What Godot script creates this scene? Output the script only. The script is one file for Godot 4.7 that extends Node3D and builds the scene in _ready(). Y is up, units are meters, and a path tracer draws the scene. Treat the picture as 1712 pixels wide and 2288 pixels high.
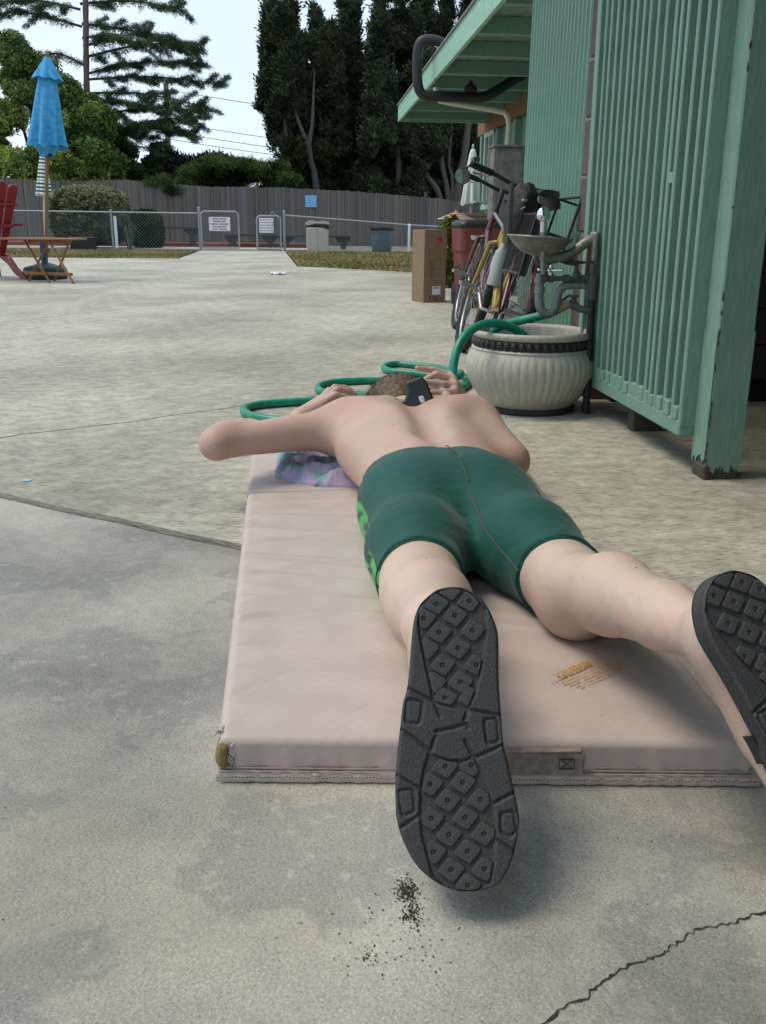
extends Node3D

# ---------------------------------------------------------------- mesh builder
class MB:
	var v := PackedVector3Array()
	var n := PackedVector3Array()
	var u := PackedVector2Array()
	var c := PackedColorArray()
	var ix := PackedInt32Array()
	var col := Color(1, 1, 1)
	var xf := Transform3D()

	func add(p: Vector3, nn: Vector3, uv := Vector2.ZERO) -> int:
		v.append(xf * p)
		n.append((xf.basis * nn).normalized())
		u.append(uv)
		c.append(col)
		return v.size() - 1

	func face(i: int, j: int, k: int) -> void:
		var g := (v[j] - v[i]).cross(v[k] - v[i])
		if g.dot(n[i] + n[j] + n[k]) > 0.0:
			ix.append(i); ix.append(k); ix.append(j)
		else:
			ix.append(i); ix.append(j); ix.append(k)

	func tri(a: Vector3, b: Vector3, d: Vector3, nn: Vector3) -> void:
		var i := add(a, nn, Vector2(a.x, a.z))
		add(b, nn, Vector2(b.x, b.z))
		add(d, nn, Vector2(d.x, d.z))
		face(i, i + 1, i + 2)

	func quad(a: Vector3, b: Vector3, d: Vector3, e: Vector3, nn: Vector3) -> void:
		var i := add(a, nn, Vector2(0, 0))
		add(b, nn, Vector2(1, 0))
		add(d, nn, Vector2(1, 1))
		add(e, nn, Vector2(0, 1))
		face(i, i + 1, i + 2)
		face(i, i + 2, i + 3)

	# box with chamfered edges
	func box(at: Vector3, size: Vector3, bv := 0.0, b := Basis()) -> void:
		var keep := xf
		xf = xf * Transform3D(b, at)
		var h := size * 0.5
		bv = minf(bv, minf(h.x, minf(h.y, h.z)) * 0.9)
		var q := h - Vector3.ONE * bv
		for ax in 3:
			var a1 := (ax + 1) % 3
			var a2 := (ax + 2) % 3
			for s: float in [-1.0, 1.0]:
				var nn := Vector3.ZERO
				nn[ax] = s
				var ps: Array[Vector3] = []
				for w: Array in [[-1.0, -1.0], [1.0, -1.0], [1.0, 1.0], [-1.0, 1.0]]:
					var p := Vector3.ZERO
					p[ax] = h[ax] * s
					p[a1] = q[a1] * w[0]
					p[a2] = q[a2] * w[1]
					ps.append(p)
				quad(ps[0], ps[1], ps[2], ps[3], nn)
		if bv > 0.0:
			for ax in 3:
				var a1 := (ax + 1) % 3
				var a2 := (ax + 2) % 3
				for s: float in [-1.0, 1.0]:
					for t: float in [-1.0, 1.0]:
						var nn := Vector3.ZERO
						nn[a1] = s
						nn[a2] = t
						var ps: Array[Vector3] = []
						for w: Array in [[-1.0, true], [1.0, true], [1.0, false], [-1.0, false]]:
							var p := Vector3.ZERO
							p[ax] = q[ax] * w[0]
							p[a1] = (h[a1] if w[1] else q[a1]) * s
							p[a2] = (q[a2] if w[1] else h[a2]) * t
							ps.append(p)
						quad(ps[0], ps[1], ps[2], ps[3], nn.normalized())
			for s: float in [-1.0, 1.0]:
				for t: float in [-1.0, 1.0]:
					for r: float in [-1.0, 1.0]:
						tri(Vector3(h.x * s, q.y * t, q.z * r), Vector3(q.x * s, h.y * t, q.z * r), Vector3(q.x * s, q.y * t, h.z * r), Vector3(s, t, r).normalized())
		xf = keep

	# a box laid from a to b (its length), with a width across and a thickness along "up"
	func bar(a: Vector3, b: Vector3, w: float, th: float, up := Vector3.UP, bv := 0.0) -> void:
		var z := (b - a).normalized()
		var x := up.cross(z)
		if x.length() < 0.001:
			x = Vector3.RIGHT
		x = x.normalized()
		box((a + b) * 0.5, Vector3(w, th, a.distance_to(b)), bv, Basis(x, z.cross(x), z))

	func tube(pts: PackedVector3Array, rad: Variant, seg := 8, caps := true, closed := false) -> void:
		var m := pts.size()
		var up := Vector3.ZERO
		var first := v.size()
		var run := 0.0
		for i in m:
			var d: Vector3
			if closed:
				d = pts[(i + 1) % m] - pts[(i - 1 + m) % m]
			else:
				d = pts[mini(i + 1, m - 1)] - pts[maxi(i - 1, 0)]
			d = d.normalized()
			if i == 0:
				up = d.cross(Vector3.UP if absf(d.y) < 0.9 else Vector3.RIGHT).normalized()
			else:
				up = (up - d * up.dot(d)).normalized()
				run += pts[i].distance_to(pts[i - 1])
			var s := d.cross(up)
			var r: float = rad[i] if rad is Array or rad is PackedFloat32Array else rad
			for k in seg + 1:
				var a := TAU * k / seg
				var o := up * cos(a) + s * sin(a)
				add(pts[i] + o * r, o, Vector2(float(k) / seg, run))
		for i in (m if closed else m - 1):
			for k in seg:
				var a := first + i * (seg + 1) + k
				var b := first + ((i + 1) % m) * (seg + 1) + k
				face(a, a + 1, b + 1)
				face(a, b + 1, b)
		if caps and not closed:
			for e: int in [0, m - 1]:
				var d := (pts[0] - pts[1]).normalized() if e == 0 else (pts[m - 1] - pts[m - 2]).normalized()
				var ct := add(pts[e], d)
				var ring := v.size()
				for k in seg + 1:
					var p := v[first + e * (seg + 1) + k]
					v.append(p); n.append((xf.basis * d).normalized()); u.append(Vector2.ZERO); c.append(col)
				for k in seg:
					face(ct, ring + k, ring + k + 1)

	# profile of (radius, height) turned round the y axis; sharp where the profile bends a lot
	func lathe(pr: PackedVector2Array, seg := 24, at := Transform3D(), ripple: Variant = null) -> void:
		var keep := xf
		xf = xf * at
		for i in pr.size() - 1:
			var d := (pr[i + 1] - pr[i]).normalized()
			var n0 := Vector2(d.y, -d.x)
			var na := n0
			var nb := n0
			if i > 0:
				var e := (pr[i] - pr[i - 1]).normalized()
				if e.dot(d) > 0.6:
					na = (n0 + Vector2(e.y, -e.x)).normalized()
			if i < pr.size() - 2:
				var e := (pr[i + 2] - pr[i + 1]).normalized()
				if e.dot(d) > 0.6:
					nb = (n0 + Vector2(e.y, -e.x)).normalized()
			var first := v.size()
			for k in seg + 1:
				var a := TAU * k / seg
				var o := Vector3(cos(a), 0, sin(a))
				var ra := pr[i].x
				var rb := pr[i + 1].x
				if ripple != null:
					ra += ripple.call(a, pr[i].y)
					rb += ripple.call(a, pr[i + 1].y)
				add(o * ra + Vector3.UP * pr[i].y, o * na.x + Vector3.UP * na.y, Vector2(float(k) / seg, pr[i].y))
				add(o * rb + Vector3.UP * pr[i + 1].y, o * nb.x + Vector3.UP * nb.y, Vector2(float(k) / seg, pr[i + 1].y))
			for k in seg:
				var a := first + k * 2
				if pr[i].x > 0.00001 or ripple != null:
					face(a, a + 1, a + 2)
				face(a + 1, a + 3, a + 2)
		xf = keep

	# flat outline in x, y pushed out along z
	func prism(poly: PackedVector2Array, depth: float, at := Transform3D(), bv := 0.0) -> void:
		var keep := xf
		xf = xf * at
		var p := poly
		if Geometry2D.is_polygon_clockwise(p):
			p.reverse()
		var top := p
		if bv > 0.0:
			var got := Geometry2D.offset_polygon(p, -bv, Geometry2D.JOIN_ROUND)
			if got.size() != 1 or got[0].size() < 3:
				bv = 0.0
			else:
				top = p.duplicate()
				for i in p.size():
					var a := (p[i] - p[(i - 1 + p.size()) % p.size()]).normalized()
					var b := (p[(i + 1) % p.size()] - p[i]).normalized()
					var o := (Vector2(-a.y, a.x) + Vector2(-b.y, b.x)).normalized()
					top[i] = p[i] + o * bv
		var t := Geometry2D.triangulate_polygon(top)
		for e: float in [0.0, 1.0]:
			var src := top if e == 1.0 else p
			var first := v.size()
			for q in src:
				add(Vector3(q.x, q.y, depth * e), Vector3(0, 0, e * 2 - 1), q)
			for i in range(0, t.size(), 3):
				face(first + t[i], first + t[i + 1], first + t[i + 2])
		for i in p.size():
			var a := p[i]
			var b := p[(i + 1) % p.size()]
			var d := (b - a).normalized()
			var o := Vector3(d.y, -d.x, 0)
			quad(Vector3(a.x, a.y, 0), Vector3(b.x, b.y, 0), Vector3(b.x, b.y, depth - bv), Vector3(a.x, a.y, depth - bv), o)
			if bv > 0.0:
				var a2 := top[i]
				var b2 := top[(i + 1) % p.size()]
				quad(Vector3(a.x, a.y, depth - bv), Vector3(b.x, b.y, depth - bv), Vector3(b2.x, b2.y, depth), Vector3(a2.x, a2.y, depth), (o + Vector3(0, 0, 1)).normalized())
		xf = keep

	func ball(at: Vector3, r: Vector3, seg := 12, b := Basis()) -> void:
		var first := v.size()
		var rows := maxi(4, seg / 2)
		for i in rows + 1:
			var t := PI * i / rows
			for k in seg + 1:
				var a := TAU * k / seg
				var o := Vector3(sin(t) * cos(a), cos(t), sin(t) * sin(a))
				add(at + b * (o * r), b * (o / r), Vector2(float(k) / seg, float(i) / rows))
		for i in rows:
			for k in seg:
				var a := first + i * (seg + 1) + k
				if i > 0:
					face(a, a + 1, a + seg + 1)
				if i < rows - 1:
					face(a + 1, a + seg + 2, a + seg + 1)

	# points pts[j * nu + i]; smooth; "outward" tells which side is out at the first cell's normal
	func sheet(pts: PackedVector3Array, nu: int, nv: int, flip := false, cols := PackedColorArray(), wrap_u := false) -> void:
		var nn := PackedVector3Array()
		nn.resize(pts.size())
		var first := v.size()
		var un := nu if wrap_u else nu - 1
		for j in nv - 1:
			for i in un:
				var a := j * nu + i
				var b := j * nu + (i + 1) % nu
				var d := a + nu
				var e := b + nu
				var g := (pts[b] - pts[a]).cross(pts[d] - pts[a]) + (pts[d] - pts[e]).cross(pts[b] - pts[e])
				if flip:
					g = -g
				nn[a] += g; nn[b] += g; nn[d] += g; nn[e] += g
		for i in pts.size():
			if cols.size():
				col = cols[i]
			add(pts[i], nn[i] if nn[i].length_squared() > 1e-20 else Vector3.UP, Vector2(float(i % nu) / (nu - 1), float(i / nu) / (nv - 1)))
		for j in nv - 1:
			for i in un:
				var a := first + j * nu + i
				var b := first + j * nu + (i + 1) % nu
				face(a, b, b + nu)
				face(a, b + nu, a + nu)

	# turn inside out everything from a vertex and an index on
	func turn_from(fv: int, fi: int) -> void:
		for i in range(fv, n.size()):
			n[i] = -n[i]
		for i in range(fi, ix.size(), 3):
			var k := ix[i]
			ix[i] = ix[i + 1]
			ix[i + 1] = k

	func mesh() -> ArrayMesh:
		var m := ArrayMesh.new()
		if ix.size() == 0:
			return m
		var a := []
		a.resize(Mesh.ARRAY_MAX)
		a[Mesh.ARRAY_VERTEX] = v
		a[Mesh.ARRAY_NORMAL] = n
		a[Mesh.ARRAY_TEX_UV] = u
		a[Mesh.ARRAY_COLOR] = c
		a[Mesh.ARRAY_INDEX] = ix
		m.add_surface_from_arrays(Mesh.PRIMITIVE_TRIANGLES, a)
		return m


# ---------------------------------------------------------------- naming helpers
var rng := RandomNumberGenerator.new()
var taken := {}
var mats := {}
var texs := {}

func numbered(s: String) -> String:
	if not taken.has(s):
		taken[s] = 0
		return s
	taken[s] += 1
	return "%s_%03d" % [s, taken[s]]

func part_name(parent: Node, s: String) -> String:
	if parent == self:
		return numbered(s)
	if not parent.has_node(s):
		return s
	var key := "_n_" + s
	var k: int = parent.get_meta(key, 0) + 1
	parent.set_meta(key, k)
	return "%s_%03d" % [s, k]

func obj(called: String, b: MB, m: Material, parent: Node = self) -> MeshInstance3D:
	var o := MeshInstance3D.new()
	o.name = part_name(parent, called)
	o.mesh = b.mesh()
	o.material_override = m
	parent.add_child(o, true)
	return o

func shared(called: String, me: Mesh, m: Material, parent: Node, t := Transform3D()) -> MeshInstance3D:
	var o := MeshInstance3D.new()
	o.name = part_name(parent, called)
	o.mesh = me
	o.material_override = m
	o.transform = t
	parent.add_child(o, true)
	return o

func tag(o: Node, label: String, category: String, group := "") -> void:
	o.set_meta("label", label)
	o.set_meta("category", category)
	if group:
		o.set_meta("group", group)

func thing(called: String, label: String, category: String, at := Vector3.ZERO, group := "") -> Node3D:
	var o := Node3D.new()
	o.name = numbered(called)
	o.position = at
	add_child(o, true)
	tag(o, label, category, group)
	return o

# a builder whose points are given in world metres although the mesh hangs under a root that stands at "at"
func mb(root: Node3D = null, colr := Color.WHITE) -> MB:
	var b := MB.new()
	if root:
		b.xf.origin = -root.position
	b.col = colr
	return b

func struct(o: Node) -> void:
	o.set_meta("kind", "structure")

func stuff(o: Node) -> void:
	o.set_meta("kind", "stuff")

# ---------------------------------------------------------------- textures and materials
func noise(seed_: int, freq: float, oct := 4, kind := FastNoiseLite.TYPE_SIMPLEX_SMOOTH) -> FastNoiseLite:
	var f := FastNoiseLite.new()
	f.seed = seed_
	f.noise_type = kind
	f.frequency = freq
	f.fractal_type = FastNoiseLite.FRACTAL_FBM if oct > 1 else FastNoiseLite.FRACTAL_NONE
	f.fractal_octaves = oct
	return f

# seamless grey noise, remapped so that it runs from lo to hi
func grey(key: String, side: int, f: FastNoiseLite, lo: float, hi: float, power := 1.0) -> ImageTexture:
	if texs.has(key):
		return texs[key]
	var im := f.get_seamless_image(side, side)
	im.convert(Image.FORMAT_L8)
	var d := im.get_data()
	var lut := PackedByteArray()
	for i in 256:
		lut.append(int(clampf(lo + (hi - lo) * pow(i / 255.0, power), 0, 1) * 255.0))
	for i in d.size():
		d[i] = lut[d[i]]
	texs[key] = ImageTexture.create_from_image(Image.create_from_data(side, side, false, Image.FORMAT_L8, d))
	return texs[key]

func mat(key: String, lin: Color, rough := 0.7, o := {}) -> StandardMaterial3D:
	if mats.has(key):
		return mats[key]
	var m := StandardMaterial3D.new()
	m.resource_name = key
	m.albedo_color = lin.linear_to_srgb()
	m.roughness = rough
	m.metallic = o.get("metal", 0.0)
	if o.has("spec"):
		m.metallic_specular = o.spec
	if o.has("vc"):
		m.vertex_color_use_as_albedo = true
	if o.has("tex"):
		m.albedo_texture = o.tex
	if o.has("scale"):
		m.uv1_triplanar = true
		m.uv1_world_triplanar = o.get("world", true)
		m.uv1_scale = o.scale if o.scale is Vector3 else Vector3.ONE * o.scale
	if o.has("bump"):
		m.heightmap_enabled = true
		m.heightmap_texture = o.bump
		m.heightmap_scale = o.get("cm", 0.1)
	if o.has("rtex"):
		m.roughness_texture = o.rtex
		m.roughness_texture_channel = BaseMaterial3D.TEXTURE_CHANNEL_RED
	if o.has("sss"):
		m.subsurf_scatter_enabled = true
		m.subsurf_scatter_strength = o.sss
	if o.has("rim"):
		m.rim_enabled = true
		m.rim = o.rim
		m.rim_tint = 0.6
	if o.has("coat"):
		m.clearcoat_enabled = true
		m.clearcoat = o.coat
		m.clearcoat_roughness = 0.2
	if o.has("back"):
		m.backlight_enabled = true
		m.backlight = o.back
	if o.has("detail"):
		m.detail_enabled = true
		m.detail_albedo = o.detail
		m.detail_blend_mode = BaseMaterial3D.BLEND_MODE_MUL
		m.detail_uv_layer = BaseMaterial3D.DETAIL_UV_2
		m.uv2_triplanar = true
		m.uv2_world_triplanar = true
		m.uv2_scale = Vector3.ONE * o.get("dscale", 1.0)
	mats[key] = m
	return m

# copies of one mesh; rows of transforms and colours
func many(called: String, me: Mesh, m: Material, ts: Array[Transform3D], cs: PackedColorArray, parent: Node) -> MultiMeshInstance3D:
	var mm := MultiMesh.new()
	mm.transform_format = MultiMesh.TRANSFORM_3D
	mm.use_colors = true
	mm.mesh = me
	mm.instance_count = ts.size()
	var shift: Vector3 = parent.position if parent != self and parent is Node3D and parent.get_parent() == self else (parent.get_parent().position if parent != self else Vector3.ZERO)
	var buf := PackedFloat32Array()
	buf.resize(ts.size() * 16)
	for i in ts.size():
		var t := ts[i]
		var k := i * 16
		for r in 3:
			buf[k + r * 4] = t.basis.x[r]
			buf[k + r * 4 + 1] = t.basis.y[r]
			buf[k + r * 4 + 2] = t.basis.z[r]
			buf[k + r * 4 + 3] = t.origin[r] - shift[r]
		buf[k + 12] = cs[i].r
		buf[k + 13] = cs[i].g
		buf[k + 14] = cs[i].b
		buf[k + 15] = 1.0
	mm.buffer = buf
	var o := MultiMeshInstance3D.new()
	o.name = part_name(parent, called)
	o.multimesh = mm
	o.material_override = m
	parent.add_child(o, true)
	stuff(o)
	return o

# smooth curve through points
func curve(ps: Array, step := 0.03) -> PackedVector3Array:
	var out := PackedVector3Array()
	for i in ps.size() - 1:
		var p0: Vector3 = ps[maxi(i - 1, 0)]
		var p1: Vector3 = ps[i]
		var p2: Vector3 = ps[i + 1]
		var p3: Vector3 = ps[mini(i + 2, ps.size() - 1)]
		var k := maxi(2, int(p1.distance_to(p2) / step))
		for j in k:
			out.append(p1.cubic_interpolate(p2, p0, p3, float(j) / k))
	out.append(ps[ps.size() - 1])
	return out

# ---------------------------------------------------------------- the place
func _ready() -> void:
	rng.seed = 20240611
	var cam := Camera3D.new()
	cam.name = "camera"
	cam.position = Vector3(0, 0.645, 0)
	cam.rotation_order = EULER_ORDER_YXZ
	cam.rotation_degrees = Vector3(-17.531, -4.67, 0.6)
	cam.fov = 59.12
	cam.near = 0.05
	cam.far = 600.0
	cam.current = true
	add_child(cam)

	var env := Environment.new()
	env.background_mode = Environment.BG_SKY
	env.tonemap_mode = Environment.TONE_MAPPER_LINEAR
	env.tonemap_exposure = 1.36
	env.sdfgi_enabled = true
	env.ssao_enabled = true
	env.ssil_enabled = true
	var sk := ProceduralSkyMaterial.new()
	sk.sky_top_color = Color(0.80, 0.90, 1.0)
	sk.sky_horizon_color = Color(0.895, 0.945, 1.0)
	sk.sky_energy_multiplier = 0.92
	sk.ground_bottom_color = Color(0.55, 0.55, 0.53)
	sk.ground_horizon_color = Color(0.8, 0.8, 0.8)
	sk.sky_curve = 0.25
	sk.sky_cover = cloud_cover()
	sk.sky_cover_modulate = Color(1, 1, 1, 0.12)
	var sky := Sky.new()
	sky.sky_material = sk
	env.sky = sky
	var we := WorldEnvironment.new()
	we.name = "world_environment"
	we.environment = env
	add_child(we)

	var sun := DirectionalLight3D.new()
	sun.name = "sun"
	sun.light_energy = 0.5
	sun.light_color = Color(1.0, 0.94, 0.84)
	sun.light_angular_distance = 24.0
	sun.shadow_enabled = true
	sun.sky_mode = DirectionalLight3D.SKY_MODE_LIGHT_ONLY
	sun.rotation_degrees = Vector3(-62, -98, 0)
	add_child(sun)

	textures()
	build_ground()
	build_lawns()
	build_enclosure()
	build_pavilion()
	build_far_fences()
	build_trees()
	build_mat()
	build_person()
	build_towel()
	build_pot_and_hose()
	build_fountain()
	build_bicycles()
	build_bin_and_box()
	build_patio_furniture()
	build_far_furniture()
	build_litter()

# thin, uneven cloud over the whole sky
func cloud_cover() -> ImageTexture:
	var f := noise(5, 0.006, 5)
	var im := Image.create(512, 256, false, Image.FORMAT_RGBA8)
	for y in 256:
		for x in 512:
			var a := TAU * x / 512.0
			var e := PI * (0.5 - y / 256.0)
			var p := Vector3(cos(a) * cos(e), sin(e) * 2.0, sin(a) * cos(e)) * 160.0
			var k := clampf(f.get_noise_3dv(p) * 1.3 + 0.5, 0.0, 1.0)
			im.set_pixel(x, y, Color(k, k, k, 0.5))
	return ImageTexture.create_from_image(im)

func textures() -> void:
	grey("paint", 512, noise(6, 0.02, 5), 0.88, 1.0)
	grey("streak", 512, noise(7, 0.03, 5), 0.88, 1.0)
	grey("grain", 512, noise(1, 0.09, 3), 0.74, 1.0)
	grey("soft", 512, noise(2, 0.012, 4), 0.70, 1.0)
	grey("bump", 512, noise(3, 0.05, 5), 0.0, 1.0)
	grey("cells", 512, noise(4, 0.08, 1, FastNoiseLite.TYPE_CELLULAR), 0.0, 1.0)

# smooth worn concrete: pale cement skin over darker patches, pores and freckles; 2.4 m a side
func worn_concrete() -> ImageTexture:
	var s := 1792
	var a := noise(11, 0.0040, 6)
	a.domain_warp_enabled = true
	a.domain_warp_amplitude = 60.0
	a.domain_warp_frequency = 0.008
	var ia := a.get_image(s, s).get_data()
	var ib := noise(12, 0.035, 5).get_image(s, s).get_data()
	var ic := noise(13, 0.42, 2).get_image(s, s).get_data()
	var ie := noise(14, 0.0022, 3).get_image(s, s).get_data()
	var id := noise(15, 0.075, 1, FastNoiseLite.TYPE_CELLULAR).get_image(s, s).get_data()
	var out := PackedByteArray()
	out.resize(s * s * 3)
	var rs := 12345
	for i in s * s:
		var c := ic[i] - 128.0
		var w := ib[i] - 128.0
		# dark worn patches with crisp edges, pale cement skin between them, flecks of one in the other
		var t := clampf((ia[i] - 136.0) * 0.055 + w * 0.012 + c * 0.007, 0.0, 1.0)
		rs = (rs * 1103515245 + 12345) & 0x7fffffff
		var g := 0.83 + c * 0.0012 + w * 0.00035 + (ie[i] - 128.0) * 0.0008 + ((rs >> 16) & 255) * 0.00042 - 0.05
		if t > 0.4 and w > 58.0:
			t *= 0.35
		if ((rs >> 8) & 1023) < 2:
			g *= 0.7
		if id[i] < 16 and c > 10.0:
			g *= 0.80
		var br := clampf((ie[i] - 150.0) * 0.012 + w * 0.003, 0.0, 1.0)
		out[i * 3] = int(clampf(lerpf(g, g * 0.89, t) * (1.0 - 0.02 * br), 0, 1) * 255)
		out[i * 3 + 1] = int(clampf(lerpf(g * 0.995, g * 0.892, t) * (1.0 - 0.035 * br), 0, 1) * 255)
		out[i * 3 + 2] = int(clampf(lerpf(g * 0.965, g * 0.885, t) * (1.0 - 0.065 * br), 0, 1) * 255)
	return ImageTexture.create_from_image(Image.create_from_data(s, s, false, Image.FORMAT_RGB8, out))

# broom-finished concrete: short ridges and grooves that run across, seamless, 1.3 m a side
func broom_concrete(relief: bool) -> ImageTexture:
	var s := 1024
	var a := noise(21, 0.10, 3).get_seamless_image(256, 1024)
	a.resize(s, s, Image.INTERPOLATE_CUBIC)
	var b := noise(22, 0.06, 3).get_seamless_image(384, 1024)
	b.resize(s, s, Image.INTERPOLATE_CUBIC)
	var ia := a.get_data()
	var ib := b.get_data()
	var ic := noise(23, 0.25, 2).get_seamless_image(s, s).get_data()
	var ie := noise(24, 0.008, 3).get_seamless_image(s, s).get_data()
	if relief:
		var o := PackedByteArray()
		o.resize(s * s)
		for i in s * s:
			o[i] = int(clampf(128 + (ia[i] - 128) * 0.9 + (ib[i] - 128) * 0.5 + (ic[i] - 128) * 0.22, 0, 255))
		return ImageTexture.create_from_image(Image.create_from_data(s, s, false, Image.FORMAT_L8, o))
	var out := PackedByteArray()
	out.resize(s * s * 3)
	for i in s * s:
		var h := (ia[i] - 128) * 0.0032 + (ib[i] - 128) * 0.0010
		var g := 0.84 + (ic[i] - 128) * 0.0010 + (ie[i] - 128) * 0.0008
		if h < -0.06:
			g *= 1.0 + (h + 0.06) * 1.15
		else:
			g *= 1.0 + minf(h, 0.1) * 0.35
		out[i * 3] = int(clampf(g, 0, 1) * 255)
		out[i * 3 + 1] = int(clampf(g * 0.985, 0, 1) * 255)
		out[i * 3 + 2] = int(clampf(g * 0.925, 0, 1) * 255)
	return ImageTexture.create_from_image(Image.create_from_data(s, s, false, Image.FORMAT_RGB8, out))

# a slab with an outline in x, z
func slab(called: String, poly: PackedVector2Array, top: float, thick: float, m: Material, uv_at := Vector2.ZERO, uv_size := 1.0) -> MeshInstance3D:
	var b := MB.new()
	if not Geometry2D.is_polygon_clockwise(poly):
		poly.reverse()
	var t := Geometry2D.triangulate_polygon(poly)
	var first := b.v.size()
	for q in poly:
		b.add(Vector3(q.x, top, q.y), Vector3.UP, (q - uv_at) / uv_size)
	for i in range(0, t.size(), 3):
		b.face(first + t[i], first + t[i + 1], first + t[i + 2])
	for i in poly.size():
		var p := poly[i]
		var q := poly[(i + 1) % poly.size()]
		var d := (q - p).normalized()
		var o := Vector3(d.y, 0, -d.x)
		if Geometry2D.is_point_in_polygon((p + q) * 0.5 + Vector2(o.x, o.z) * 0.001, poly):
			o = -o
		b.quad(Vector3(p.x, top, p.y), Vector3(q.x, top, q.y), Vector3(q.x, top - thick, q.y), Vector3(p.x, top - thick, p.y), o)
	var r := obj(called, b, m)
	struct(r)
	return r

# the part of a polygon on the left (-1) or right (+1) of a wandering line, less half the joint
func cut(poly: PackedVector2Array, line: Array, side_: float, gap: float) -> PackedVector2Array:
	var half := PackedVector2Array()
	var d0: Vector2 = (line[line.size() - 1] - line[0]).normalized()
	half.append(line[0] - d0 * 200.0 + Vector2(-d0.y, d0.x) * side_ * gap)
	for i in line.size():
		var d: Vector2 = (line[mini(i + 1, line.size() - 1)] - line[maxi(i - 1, 0)]).normalized()
		half.append(line[i] + Vector2(-d.y, d.x) * side_ * gap)
	half.append(line[line.size() - 1] + d0 * 200.0 + Vector2(-d0.y, d0.x) * side_ * gap)
	var far := Vector2(-d0.y, d0.x) * side_ * 400.0
	half.append(line[line.size() - 1] + d0 * 200.0 + far)
	half.append(line[0] - d0 * 200.0 + far)
	var got := Geometry2D.intersect_polygons(poly, half)
	var best := PackedVector2Array()
	for g in got:
		if g.size() > best.size():
			best = g
	return best

func wander(a: Vector2, b: Vector2, n: int, amp: float, seed_: int) -> Array:
	var f := noise(seed_, 0.9, 3)
	var out := []
	var d := (b - a).normalized()
	for i in n + 1:
		var t := float(i) / n
		out.append(a.lerp(b, t) + Vector2(-d.y, d.x) * f.get_noise_1d(t * a.distance_to(b) * 3.0) * amp)
	return out

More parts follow.
